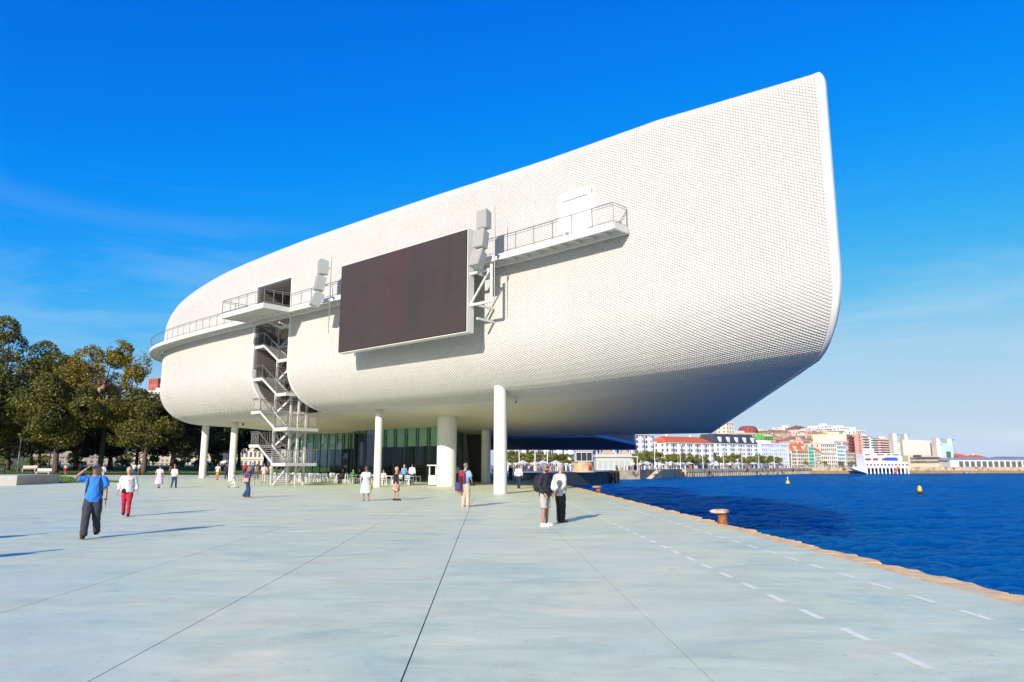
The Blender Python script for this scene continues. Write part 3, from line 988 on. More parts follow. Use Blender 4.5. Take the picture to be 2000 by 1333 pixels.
rail_run([FW(36.5, -3.55, DK + 0.05), FW(36.5, -1.4, DK + 0.05)], walk, spacing=0.9)

# ------------------------------------------------------------------ big LED screen
scr = empty('led_screen', tuple(FW(16.3, -1.7, 9.35))); tag(scr, 'large dark brown switched-off video screen mounted on the white hull', 'screen')
SO = Vector(scr.location)
def spart(mb, name, m, **k):
    o = mb.build(name, m, scr, **k); o.location = -SO; return o
T0, T1, Z0, Z1 = 10.05, 22.6, 9.36, 15.66
def hx(t0_, t1_, w0, w1, z0_, z1_):
    h_ = FW(16.3, 0); hd_ = heading(16.3)
    dx_ = Vector((math.sin(hd_), math.cos(hd_), 0)); nx_ = Vector((math.cos(hd_), -math.sin(hd_), 0))
    f_ = lambda t, w, z: h_ + dx_ * (t - 16.3) + nx_ * w + Vector((0, 0, z))
    return [f_(t0_, w0, z0_), f_(t1_, w0, z0_), f_(t1_, w1, z0_), f_(t0_, w1, z0_)], [f_(t0_, w0, z1_), f_(t1_, w0, z1_), f_(t1_, w1, z1_), f_(t0_, w1, z1_)]
mb = MB(); mb.hexa(*hx(T0, T1, -1.97, -1.42, Z0, Z1)); spart(mb, 'cabinet', M_WHITE)
def led_material():
    m = bpy.data.materials.new('led_modules'); m.use_nodes = True
    nt = m.node_tree; b = nt.nodes['Principled BSDF']
    b.inputs['Roughness'].default_value = 0.55
    geo = nt.nodes.new('ShaderNodeNewGeometry')
    n = nt.nodes.new('ShaderNodeTexNoise'); n.inputs['Scale'].default_value = 0.28; n.inputs['Detail'].default_value = 3
    nt.links.new(geo.outputs['Position'], n.inputs['Vector'])
    r_ = nt.nodes.new('ShaderNodeValToRGB')
    r_.color_ramp.elements[0].position = 0.35; r_.color_ramp.elements[0].color = (0.042, 0.030, 0.021, 1)
    r_.color_ramp.elements[1].position = 0.68; r_.color_ramp.elements[1].color = (0.054, 0.031, 0.024, 1)
    nt.links.new(n.outputs['Fac'], r_.inputs[0])
    ri = nt.nodes.new('ShaderNodeMapRange'); ri.inputs['To Min'].default_value = 0.965; ri.inputs['To Max'].default_value = 1.035
    oi = nt.nodes.new('ShaderNodeObjectInfo'); nt.links.new(oi.outputs['Random'], ri.inputs['Value'])
    mu = nt.nodes.new('ShaderNodeMix'); mu.data_type = 'RGBA'; mu.blend_type = 'MULTIPLY'; mu.inputs['Factor'].default_value = 1
    nt.links.new(r_.outputs[0], mu.inputs['A']); nt.links.new(ri.outputs[0], mu.inputs['B'])
    nt.links.new(mu.outputs['Result'], b.inputs['Base Color'])
    return m
M_LED = led_material()
def led_tint(name, k):
    m = M_LED.copy(); m.name = name
    for n_ in m.node_tree.nodes:
        if n_.type == 'VALTORGB':
            for e_ in n_.color_ramp.elements: e_.color = tuple(e_.color[i_] * k[i_] for i_ in range(3)) + (1,)
    return m
LED_RED, LED_DARK = led_tint('led_modules_reddish', (1.13, .90, .90)), led_tint('led_modules_darker', (.95, .92, .98))
nu_, nv_ = 20, 10
du_, dv_ = (T1 - T0 - 0.16) / nu_, (Z1 - Z0 - 0.16) / nv_
hs16 = heading(16.3)
lm_ = MB(); lm_.box((0, 0, 0), (du_ - 0.003, 0.05, dv_ - 0.003)); 
lmes = []
for mm in (M_LED, LED_RED, LED_DARK):
    x_ = lm_.mesh('led_panel'); x_.materials.append(mm); lmes.append(x_)
mb = MB(); mb.hexa(*hx(T0 + .05, T1 - .05, -1.985, -1.972, Z0 + .05, Z1 - .05)); spart(mb, 'backing', M_LED)
for a_ in range(nu_):
    for b_ in range(nv_):
        lo, hi = hx(T0 + 0.08 + a_ * du_, T0 + 0.08 + (a_ + 1) * du_, -2.02, -1.99, Z0 + 0.08 + b_ * dv_, Z0 + 0.08 + (b_ + 1) * dv_)
        c = sum(lo + hi, Vector((0, 0, 0))) / 8
        o = link('led_panel', lmes[1 if (8 <= a_ <= 11 and b_ > 0) or (a_ == 3 and b_ in (5, 6)) else 2 if (15 <= a_ <= 17 and 1 <= b_ <= 6) or (a_ in (2, 4) and 4 <= b_ <= 6) or (a_ in (6, 7) and b_ > 0) else 0], None, scr); o.location = c - SO; o.rotation_euler = (0, 0, math.pi / 2 - hs16)
bars = [(8.35, -1.7, 11.0, 10.1, -1.7, 11.0, .14), (8.35, -1.7, 12.9, 10.1, -1.7, 12.9, .14), (8.4, -1.7, 10.95, 8.4, -1.7, 13.2, .14), (8.5, -1.7, 12.9, 10.0, -1.7, 11.1, .10)]
for zz in (10.2, 11.0, 12.9):
    for t in (9.7, 16, 22.9): bars.append((t, -1.5, zz, t, 0, zz, .12))
for (t0_, w0_, z0_, t1_, w1_, z1_, th_) in bars:
    spart(MB().bar(FW(t0_, w0_, z0_), FW(t1_, w1_, z1_), th_), 'support_bar', M_WHITE)

# ------------------------------------------------------------------ loudspeaker stacks beside the screen
M_GRILLE = mat('speaker_grille', (0.34, 0.32, 0.28), 0.7, var=0.1, scale=30)
M_CAB = mat('speaker_cabinet', (0.46, 0.46, 0.42), 0.5)
def speaker_stack(t, ztop_, s, where, yaw):
    pole = empty('speaker_pole', tuple(FW(t - 0.35 * 1, -1.75, DK - 3.2)))
    tag(pole, 'thin grey steel pole holding the loudspeakers %s the screen' % where, 'pole')
    po = Vector(pole.location)
    mb = MB(); mb.tube([(0, 0, 0.4), (0, 0, 3.2), (0, 0, 6.1)], [0.022, 0.042, 0.022], 8); mb.build('mast', M_STEEL, pole)
    mb = MB(); mb.bar(FW(t - .35, -1.75, DK - .1) - po, FW(t - .35, -1.2, DK - .1) - po, 0.09); mb.bar(FW(t - .35, -1.75, DK - .5) - po, FW(t - .35, -1.2, DK - .3) - po, 0.06); mb.build('bracket', mat('blue_bracket', (0.06, 0.12, 0.3), 0.5), pole)
    names = ('topmost', 'middle', 'lowest')
    z = ztop_
    for k, tilt in enumerate((0, 9, 22)):
        hgt, wid, dep = 1.05 * s, 0.72 * s, 0.62 * s
        loc = FW(t + 0.12 + 0.12 * k, -2.1 - 0.12 * k, z - hgt / 2 - k * (hgt + 0.10))
        e_ = empty('loudspeaker', tuple(loc)); e_.rotation_euler = (0, 0, 0)
        tag(e_, '%s of three pale grey loudspeakers stacked %s the dark screen' % (names[k], where), 'loudspeaker', 'loudspeakers on the hull')
        e_.rotation_euler = (R(-tilt), 0, yaw)
        mb = MB()
        # wedge cabinet: narrower at the back, local -y is the front
        f0, f1 = wid / 2, wid / 2 * 0.62
        A = [(-f0, -dep / 2, -hgt / 2), (f0, -dep / 2, -hgt / 2), (f1, dep / 2, -hgt / 2 + 0.05), (-f1, dep / 2, -hgt / 2 + 0.05)]
        B = [(-f0, -dep / 2, hgt / 2), (f0, -dep / 2, hgt / 2), (f1, dep / 2, hgt / 2 - 0.05), (-f1, dep / 2, hgt / 2 - 0.05)]
        mb.hexa(A, B); mb.build('cabinet', M_CAB, e_)
        mb = MB(); mb.box((0, -dep / 2 - 0.012, 0), (wid - 0.07, 0.022, hgt - 0.07)); mb.build('grille', M_GRILLE, e_)
        mb = MB(); mb.bar((0, dep / 2 - .02, 0), (0.05, dep / 2 + 0.18, 0), 0.07); mb.build('bracket', M_CAB, e_)
speaker_stack(8.45, 16.35, 1.05, 'right of', R(-38))
speaker_stack(24.55, 16.45, 1.05, 'left of', R(-62))

# ------------------------------------------------------------------ columns
def soffit_z(x, y):
    d_ = (_hx - x) ** 2 + (_hy - y) ** 2
    k_ = int(np.argmin(d_)); w_ = math.sqrt(d_[k_])
    pr_ = np.array(profile(float(TT[k_])))[-(NB + 3):]
    return float(np.interp(w_, pr_[:, 0], pr_[:, 1]))
def column(px, py, r, zt, label):
    z0_ = gz(px, py)
    zt = soffit_z(px, py) + 0.05
    cb = MB().lathe([(r + 0.015, 0), (r, 0.03), (r, zt - z0_ - 0.5), (r, zt - z0_)], n=28)
    for k_ in range(28 * 3, 28 * 4):
        vx, vy, vz = cb.v[k_]; cb.v[k_] = (vx, vy, soffit_z(px + vx, py + vy) - z0_ + 0.05)
    o = cb.build('column', M_COLUMN, None, True)
    o.location = (px, py, z0_); tag(o, label, 'column', 'columns carrying the white building')
column(-0.72, 44.7, 0.41, 7.2, 'slim white column nearest the water, before the promenade view')
column(-10.45, 56.6, 0.29, 7.6, 'thin white column in front of the cafe terrace chairs')
column(-5.35, 59.4, 0.80, 6.4, 'thickest white round column at the right end of the cafe glass')
column(-28.6, 74.4, 0.34, 7.5, 'thin white column standing left of the zigzag stair')
column(-36.6, 86.2, 0.40, 7.5, 'leftmost slender white column under the hull, before the park')
column(-2.55, 71.0, 0.45, 6.2, 'shaded grey column behind the slim white one, by the passage')
column(-5.0, 93.0, 0.45, 6.2, 'far dark column in the passage beside the glass corner')
# ------------------------------------------------------------------ zigzag stair in the slot
stair = empty('stair_tower', (0, 0, 0)); tag(stair, 'white steel zigzag stair with mesh railings climbing into the hull slot', 'staircase')
SR0, SR1, SL0, SL1 = 31.9, 33.7, 36.15, 37.45       # right landing, flight, left landing along the facade
FW0, FW1, RW0, RW1 = 0.12, 1.42, 1.62, 2.92          # front flight and rear flight, inward
LEV = [1.80 + 2.78 * k for k in range(5)]
def slabbox(mb, t0_, t1_, w0, w1, z0_, z1_):
    A = [FW(t0_, w0, z0_), FW(t1_, w0, z0_), FW(t1_, w1, z0_), FW(t0_, w1, z0_)]
    mb.hexa(A, [p + Vector((0, 0, z1_ - z0_)) for p in A]); return mb
M_STAIR = mat('stair_white_steel', (0.52, 0.51, 0.46), 0.5, var=0.08, scale=1.5)
M_TREAD = mat('steel_tread', (0.50, 0.48, 0.44), 0.5, 0.2, var=0.06)
tme = None
for k, zr in enumerate(LEV):
    last = k == len(LEV) - 1
    zl = zr + (1.52 if not last else 0.9)
    rt0 = SR0 if k < 2 else SR0 + 0.45
    slabbox(MB(), rt0, SR1, FW0, RW1, zr, zr + 0.07).build('landing', M_TREAD, stair)
    fb = MB(); slabbox(fb, rt0, SR1, FW0 - 0.06, FW0, zr - 0.16, zr + 0.10); slabbox(fb, rt0 - 0.06, rt0, FW0 - 0.06, RW1, zr - 0.16, zr + 0.10)
    fb.build('landing_edge', M_STAIR, stair)
    rail_run([FW(SR1, FW0 - .02, zr + .1), FW(rt0, FW0 - .02, zr + .1), FW(rt0, RW1, zr + .1)], stair, h=1.05, spacing=0.95, mesh_=(k < 2))
    if not last:
        slabbox(MB(), SL0, SL1, FW0, RW1, zl, zl + 0.07).build('landing', M_TREAD, stair)
        fb = MB(); slabbox(fb, SL0, SL1, FW0 - 0.06, FW0, zl - 0.16, zl + 0.10); slabbox(fb, SL1, SL1 + 0.06, FW0 - 0.06, RW1, zl - 0.16, zl + 0.10)
        fb.build('landing_edge', M_STAIR, stair)
        rail_run([FW(SL0, FW0 - .02, zl + .1), FW(SL1, FW0 - .02, zl + .1), FW(SL1, RW1, zl + .1)], stair, h=1.05, spacing=0.95, mesh_=(k < 2))
    # front flight: right landing up to left landing
    def flight(ta, za, tb, zb_, w0, w1, n):
        for i_ in range(n):
            f_ = (i_ + 0.5) / n
            tr = MB(); tw = abs(tb - ta) / n
            tc_ = ta + (tb - ta) * f_; zc = za + (zb_ - za) * (i_ + 1) / (n + 1)
            slabbox(tr, tc_ - tw * 0.52, tc_ + tw * 0.52, w0 + 0.05, w1 - 0.05, zc, zc + 0.045)
            tr.build('tread', M_TREAD, stair)
        for w in (w0, w1):
            sb = MB()
            A = [FW(ta, w - 0.03, za - 0.11), FW(ta, w + 0.03, za - 0.11), FW(ta, w + 0.03, za + 0.09), FW(ta, w - 0.03, za + 0.09)]
            B = [FW(tb, w - 0.03, zb_ - 0.11), FW(tb, w + 0.03, zb_ - 0.11), FW(tb, w + 0.03, zb_ + 0.09), FW(tb, w - 0.03, zb_ + 0.09)]
            sb.hexa(A, B); sb.build('stringer', M_STAIR, stair)
            rail_run([FW(ta, w, za + .1), FW(tb, w, zb_ + .1)], stair, h=1.02, spacing=1.3)
    flight(SR1, zr, SL0, zl, FW0, FW1, 8 if not last else 5)
    # rear flight: up to this right landing from the landing below
    zprev = gz(-20, 58) if k == 0 else LEV[k - 1] + 1.52
    flight(SL0, zprev, SR1, zr, RW0, RW1, 9 if k == 0 else 7)
for t, w in ((33.75, 1.5), (32.6, 1.5), (36.2, 1.5), (33.75, 2.98)):
    p = FW(t, w); z0_ = gz(p.x, p.y); zt_ = 14.0 if w < 2 else 13.0
    pm = MB(); pm.box((p.x, p.y, (z0_ + zt_) / 2), (0.14, 0.14, zt_ - z0_), -heading(t)); pm.build('support_post', M_STAIR, stair)

# low steel barrier round the foot of the stair
bar = empty('barrier', (0, 0, 0)); tag(bar, 'low grey steel barrier fence around the foot of the zigzag stair', 'fence')
pts = [FW(38.4, -0.2), FW(34.8, -1.0), FW(32.2, -0.6), FW(30.9, 1.6)]
pts = [Vector((p.x, p.y, gz(p.x, p.y))) for p in pts]
rail_run(pts, bar, h=0.92, mid=(), spacing=0.8)

# small dome cameras under the soffit
def dome_camera(p, label):
    e_ = empty('security_camera', p); tag(e_, label, 'camera')
    MB().lathe([(0.03, 0), (0.03, 0.5)], n=8).build('stem', M_WHITE, e_)
    MB().lathe([(0.02, -0.24), (0.11, -0.2), (0.13, -0.1), (0.13, 0.0), (0.05, 0.02)], n=12).build('dome', mat('smoked_dome', (0.12, 0.12, 0.12), 0.2), e_, True)
dome_camera((-27.6, 74.0, 5.95), 'small dome camera hanging from the soffit beside the thin left column')
dome_camera((0.2, 45.6, 5.85), 'small dome camera fixed beside the slim column near the water')

# ------------------------------------------------------------------ cafe glass front under the hull
cafe = empty('cafe_glazing', (-7.4, 69.5, 0)); tag(cafe, 'tall dark cafe glass wall with green blinds under the white hull', 'glass wall')
CO = Vector(cafe.location)
def glass_material():
    m = bpy.data.materials.new('tinted_glass'); m.use_nodes = True
    nt = m.node_tree; nt.nodes.remove(nt.nodes['Principled BSDF'])
    out = nt.nodes['Material Output']
    tr = nt.nodes.new('ShaderNodeBsdfTransparent'); tr.inputs[0].default_value = (0.80, 0.90, 0.84, 1)
    gl = nt.nodes.new('ShaderNodeBsdfGlossy'); gl.inputs['Roughness'].default_value = 0.02; gl.inputs[0].default_value = (0.35, 0.42, 0.40, 1)
    fr_ = nt.nodes.new('ShaderNodeFresnel'); fr_.inputs[0].default_value = 1.22
    mx_ = nt.nodes.new('ShaderNodeMixShader')
    mr_ = nt.nodes.new('ShaderNodeMapRange'); mr_.inputs['To Max'].default_value = 0.22; nt.links.new(fr_.outputs[0], mr_.inputs['Value']); nt.links.new(mr_.outputs[0], mx_.inputs[0]); nt.links.new(tr.outputs[0], mx_.inputs[1]); nt.links.new(gl.outputs[0], mx_.inputs[2])
    nt.links.new(mx_.outputs[0], out.inputs[0])
    return m
M_GLASS = glass_material()
M_BLIND = mat('green_roller_blind', (0.56, 0.66, 0.52), 0.8, var=0.06, scale=0.6)
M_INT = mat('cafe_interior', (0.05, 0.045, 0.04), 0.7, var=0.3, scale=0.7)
gp = [(-6.9, 69.0), (-8.2, 70.4), (-9.5, 71.8), (-10.8, 73.1), (-12.1, 74.4), (-13.35, 75.6), (-14.6, 76.8), (-15.7, 77.9), (-16.7, 79.1), (-17.5, 80.4), (-18.1, 81.8), (-18.8, 83.2), (-19.8, 84.5), (-20.9, 85.7), (-22.1, 86.9), (-23.3, 88.1), (-24.5, 89.3), (-25.7, 90.5), (-26.9, 91.7), (-28.1, 92.9), (-29.3, 94.1)]
ZT = 6.4
for k in range(len(gp) - 1):
    a_, b_ = Vector((*gp[k], 0)), Vector((*gp[k + 1], 0))
    z0_ = gz((a_.x + b_.x) / 2, (a_.y + b_.y) / 2)
    d_ = (b_ - a_).normalized(); n_ = Vector((d_.y, -d_.x, 0))     # inward
    if n_.dot(Vector((0, 1, 0))) < 0: n_ = -n_
    def pan(off, th, za, zb_, nm, m, trim=0.0):
        A = [a_ + d_ * trim + n_ * off, b_ - d_ * trim + n_ * off, b_ - d_ * trim + n_ * (off + th), a_ + d_ * trim + n_ * (off + th)]
        mb = MB(); mb.hexa([p + Vector((0, 0, za)) - CO for p in A], [p + Vector((0, 0, zb_)) - CO for p in A]); return mb.build(nm, m, cafe)
    pan(0, 0.03, z0_ + 0.05, ZT, 'pane', M_GLASS, 0.02)
    if not (6 <= k <= 9):
        pan(0.25, 0.02, 3.55 + 0.02 * (k % 3), ZT, 'blind', M_BLIND, 0.14)
    mb = MB(); mb.hexa([p + Vector((0, 0, z0_)) - CO for p in (a_ - d_ * .025 - n_ * .07, a_ + d_ * .025 - n_ * .07, a_ + d_ * .025 + n_ * .05, a_ - d_ * .025 + n_ * .05)], [p + Vector((0, 0, ZT)) - CO for p in (a_ - d_ * .025 - n_ * .07, a_ + d_ * .025 - n_ * .07, a_ + d_ * .025 + n_ * .05, a_ - d_ * .025 + n_ * .05)])
    mb.build('mullion', mat('mullion', (0.10, 0.12, 0.115), 0.35, 0.3), cafe)
# return glass round the right corner, stone core behind
for (x0, y0), (x1, y1) in (((-6.9, 69.0), (-5.9, 72.0)), ((-5.9, 72.0), (-5.0, 75.0))):
    mb = MB(); mb.hexa([Vector(p) - CO for p in ((x0, y0, 0.05), (x1, y1, 0.05), (x1 - .03, y1 + .01, 0.05), (x0 - .03, y0 + .01, .05))], [Vector(p) - CO for p in ((x0, y0, ZT), (x1, y1, ZT), (x1 - .03, y1 + .01, ZT), (x0 - .03, y0 + .01, ZT))]); mb.build('pane', M_GLASS, cafe)
mb = MB(); mb.hexa([Vector(p) - CO for p in ((-5.1, 75.2, 0), (-4.3, 76.0, 0), (-5.2, 80, 0), (-6.2, 80, 0))], [Vector(p) - CO for p in ((-5.6, 75.2, ZT), (-4.9, 76.0, ZT), (-5.6, 80, ZT), (-6.6, 80, ZT))]); mb.build('core_wall', mat('core_concrete', (0.30, 0.29, 0.27), 0.7, var=.1), cafe)
# interior: back wall, ceiling strip lights off, bar counter
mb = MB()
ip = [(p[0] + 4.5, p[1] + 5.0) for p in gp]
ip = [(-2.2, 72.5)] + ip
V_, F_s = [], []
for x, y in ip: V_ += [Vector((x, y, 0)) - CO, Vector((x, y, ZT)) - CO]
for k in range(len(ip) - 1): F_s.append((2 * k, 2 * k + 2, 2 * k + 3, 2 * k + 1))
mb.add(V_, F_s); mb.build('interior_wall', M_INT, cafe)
mb = MB()
for k in range(2, 18, 3):
    mb.box(Vector((gp[k][0] + 3.2, gp[k][1] + 3.6, 0.55)) - CO, (2.0, 0.6, 1.1), 0.75)
mb.build('bar_counter', mat('bar_counter', (0.16, 0.09, 0.05), 0.5), cafe)

# white serving cart beside the thick column
cart = empty('serving_cart', (-6.55, 60.2, gz(-6.55, 60.2))); cart.scale = (.8, .8, .86); tag(cart, 'white serving cart with canopy next to the thickest column', 'cart')
MB().box((0, 0, 0.55), (0.8, 0.7, 0.9)).build('body', M_RIM, cart, bevel=0.03)
MB().box((-0.05, 0, 1.94), (1.0, 0.8, 0.10)).build('canopy', M_RIM, cart, bevel=0.02)
for x in (-0.33, 0.33):
    for y in (-0.3, 0.3):
        MB().box((x, y, 1.45), (0.05, 0.05, 0.9)).build('post', M_RIM, cart)
for x in (-0.28, 0.28):
    MB().lathe([(0.09, -0.02), (0.09, 0.02)], (0, 0, 0), 12).build('wheel', M_DARK, cart)
    o = cart.children[-1]; o.rotation_euler = (R(90), 0, 0); o.location = (x, -0.3, 0.09)

# ------------------------------------------------------------------ cafe chairs and tables
def make_chair(m):
    root = empty('cafe_chair')
    MB().box((0, 0, 0.45), (0.42, 0.42, 0.035)).build('seat', m, root, bevel=0.01)
    bk = MB(); bk.box((0, 0.20, 0.77), (0.42, 0.025, 0.10)); bk.box((0, 0.205, 0.63), (0.40, 0.02, 0.06)); bk.build('backrest', m, root)
    for sx in (-1, 1):
        MB().bar((sx * 0.19, -0.19, 0.44), (sx * 0.21, -0.23, 0), 0.035).build('leg', m, root)
        MB().bar((sx * 0.19, 0.21, 0.82), (sx * 0.21, 0.26, 0), 0.035).build('leg', m, root)
    return root
def make_table():
    root = empty('cafe_table')
    MB().box((0, 0, 0.73), (0.75, 0.75, 0.04)).build('table_top', M_CHAIR, root, bevel=0.008)
    for sx in (-1, 1):
        for sy in (-1, 1):
            MB().bar((sx * 0.33, sy * 0.33, 0.71), (sx * 0.34, sy * 0.34, 0), 0.04).build('leg', M_CHAIR, root)
    return root
M_CHAIR = mat('white_cafe_metal', (0.80, 0.80, 0.79), 0.45)
M_CHAIRB = mat('pale_blue_cafe_metal', (0.42, 0.58, 0.75), 0.45)
ch0, chb0, tb0 = make_chair(M_CHAIR), make_chair(M_CHAIRB), make_table()
used = {'w': False, 'b': False, 't': False}
def put(kind, x, y, rz):
    src = {'w': ch0, 'b': chb0, 't': tb0}[kind]
    o = src if not used[kind] else copy_tree(src)
    used[kind] = True
    o.location = (x, y, gz(x, y)); o.rotation_euler = (0, 0, rz)
    if kind == 'w': tag(o, 'white metal cafe chair on the terrace before the dark glass front', 'chair', 'white cafe terrace chairs')
    elif kind == 'b': tag(o, 'pale blue metal cafe chair among the white ones on the terrace', 'chair', 'pale blue cafe terrace chairs')
    else: tag(o, 'white square cafe table on the terrace before the dark glass front', 'table', 'white cafe terrace tables')
    return o
terr = [(-8.3, 62.3), (-10.3, 62.6), (-12.0, 64.4), (-14.1, 65.4), (-15.3, 67.4), (-17.6, 67.4), (-18.2, 69.6), (-20.0, 69.2), (-21.3, 71.6), (-22.8, 72.6), (-12.6, 67.6), (-16.8, 70.6)]
for k, (x, y) in enumerate(terr):
    put('t', x, y, random.uniform(-.2, .2) + 0.8)
    for j_ in range(4):
        if random.random() < 0.12: continue
        a_ = 0.8 + j_ * math.pi / 2 + random.uniform(-.25, .25); d_ = random.uniform(0.62, 0.82)
        kind = 'b' if (k, j_) in ((0, 3), (3, 1), (7, 2), (8, 3), (4, 0)) else 'w'
        put(kind, x + math.sin(a_) * d_, y - math.cos(a_) * d_, a_ + math.pi)

# ------------------------------------------------------------------ bollards on the quay
M_RUST = mat('rusted_iron', (0.26, 0.085, 0.03), 0.8, var=0.5, scale=7, bump=0.8, bscale=40, dirt=((0.06, 0.025, 0.015), 5, 0.55))
M_RUSTP = mat('rusty_flaking_paint', (0.58, 0.26, 0.08), 0.75, var=0.4, scale=6, bump=0.7, bscale=40, dirt=((0.70, 0.64, 0.54), 7, 0.47))
def bollard(a, b_, s, label, m_cap):
    p = q(a, b_); e_ = empty('mooring_bollard', (p.x, p.y, -0.01)); tag(e_, label, 'bollard', 'mooring bollards on the quay edge')
    e_.rotation_euler = (0, 0, 0.2); e_.scale = (s, s, s)
    MB().lathe([(0.20, 0), (0.19, 0.03), (0.165, 0.08), (0.155, 0.30), (0.17, 0.40)], n=20).build('stem', M_RUST, e_, True)
    cap = MB()
    rings = []
    for z, r, ox in ((0.37, 0.17, 0.0), (0.385, 0.27, -0.08), (0.42, 0.315, -0.11), (0.47, 0.30, -0.105), (0.505, 0.22, -0.08), (0.515, 0.05, -0.06)):
        rings.append((ox, 0, z, r * 1.08, r * 0.95))
    cap.loft(rings, 24); cap.build('cap', m_cap, e_, True)
bollard(21.9, 0.02, 0.86, 'rusty mushroom-shaped mooring bollard with flaking white cap at the kerb', M_RUSTP)
bollard(45.6, -0.02, 0.9, 'smaller-looking orange mooring bollard farther along the quay, near the dark wall', mat('ochre_bollard_paint', (0.48, 0.22, 0.04), 0.7, var=.3, scale=6, dirt=((0.25, 0.1, 0.03), 6, .58)))
# ================================================================== PEOPLE
SKIN = [mat('skin_tan', (0.36, 0.165, 0.095), 0.5, var=0.08, scale=8), mat('skin_fair', (0.45, 0.225, 0.145), 0.5, var=0.08, scale=8), mat('skin_brown', (0.30, 0.15, 0.09), 0.5, var=0.08, scale=8)]
def cloth(hexcol):
    return mat('cloth_' + hexcol.strip('#'), tuple(c * 0.80 for c in rgb(hexcol)), 0.85, var=0.14, scale=5, bump=0.5, bscale=14)
def print_cloth(name, base, spots):
    if name in MATS: return MATS[name]
    m = bpy.data.materials.new(name); m.use_nodes = True
    nt = m.node_tree; b = nt.nodes['Principled BSDF']; b.inputs['Roughness'].default_value = 0.85
    geo = nt.nodes.new('ShaderNodeNewGeometry')
    last = None
    for k, (c, sc, th) in enumerate(spots):
        n = nt.nodes.new('ShaderNodeTexNoise'); n.inputs['Scale'].default_value = sc; n.inputs['Detail'].default_value = 1
        mpn = nt.nodes.new('ShaderNodeMapping'); mpn.inputs['Location'].default_value = (k * 7.3, 0, k)
        nt.links.new(geo.outputs['Position'], mpn.inputs[0]); nt.links.new(mpn.outputs[0], n.inputs['Vector'])
        mr = nt.nodes.new('ShaderNodeMapRange'); mr.inputs['From Min'].default_value = th; mr.inputs['From Max'].default_value = th + 0.04
        nt.links.new(n.outputs['Fac'], mr.inputs['Value'])
        mx_ = nt.nodes.new('ShaderNodeMix'); mx_.data_type = 'RGBA'
        nt.links.new(mr.outputs[0], mx_.inputs['Factor'])
        if last is None: mx_.inputs['A'].default_value = (*base, 1)
        else: nt.links.new(last, mx_.inputs['A'])
        mx_.inputs['B'].default_value = (*c, 1); last = mx_.outputs['Result']
    nt.links.new(last, b.inputs['Base Color'])
    MATS[name] = m; return m
HAIR = {'grey': mat('hair_grey', (0.17, 0.16, 0.15), 0.7, var=.25, scale=40), 'white': mat('hair_silver', (0.36, 0.35, 0.33), 0.7, var=.2, scale=40), 'blond': mat('hair_blond', (0.48, 0.30, 0.12), 0.6, var=.25, scale=40), 'brown': mat('hair_brown', (0.085, 0.045, 0.025), 0.6, var=.3, scale=40), 'red': mat('hair_auburn', (0.30, 0.10, 0.035), 0.6, var=.3, scale=40), 'dark': mat('hair_dark', (0.02, 0.016, 0.014), 0.6, var=.3, scale=40)}
M_BLACK = mat('black_fabric', (0.02, 0.02, 0.024), 0.7, var=.2, scale=8)
QUEUE = []      # (object, voxel, extra geometry) waiting for the remesh pass

def ring_sh(r, lean):
    return r
STAND = {'legR': ((0.10, 0.02, 0.48), (0.11, 0.0, 0.085)), 'legL': ((-0.10, 0.03, 0.48), (-0.11, 0.03, 0.085)), 'armR': ((0.25, -0.02, 1.13), (0.27, 0.07, 0.88)), 'armL': ((-0.25, -0.02, 1.13), (-0.27, 0.07, 0.88))}
WALK = dict(STAND, legR=((0.09, 0.17, 0.50), (0.09, 0.24, 0.11)), legL=((-0.09, -0.03, 0.49), (-0.09, -0.26, 0.16)), armR=((0.25, -0.10, 1.14), (0.25, -0.12, 0.90)), armL=((-0.25, 0.06, 1.14), (-0.24, 0.20, 0.93)))
WALK2 = dict(STAND, legL=((-0.09, 0.13, 0.49), (-0.09, 0.17, 0.10)), legR=((0.09, 0.0, 0.49), (0.09, -0.20, 0.13)), armL=((-0.25, -0.08, 1.14), (-0.26, -0.08, 0.89)), armR=((0.25, 0.04, 1.14), (0.25, 0.14, 0.91)))
SIT = {'dz': -0.44, 'legR': ((0.11, 0.42, 0.50), (0.12, 0.40, 0.09)), 'legL': ((-0.11, 0.42, 0.50), (-0.12, 0.46, 0.09)), 'armR': ((0.25, 0.08, 0.74), (0.17, 0.30, 0.76)), 'armL': ((-0.25, 0.08, 0.74), (-0.14, 0.32, 0.77))}

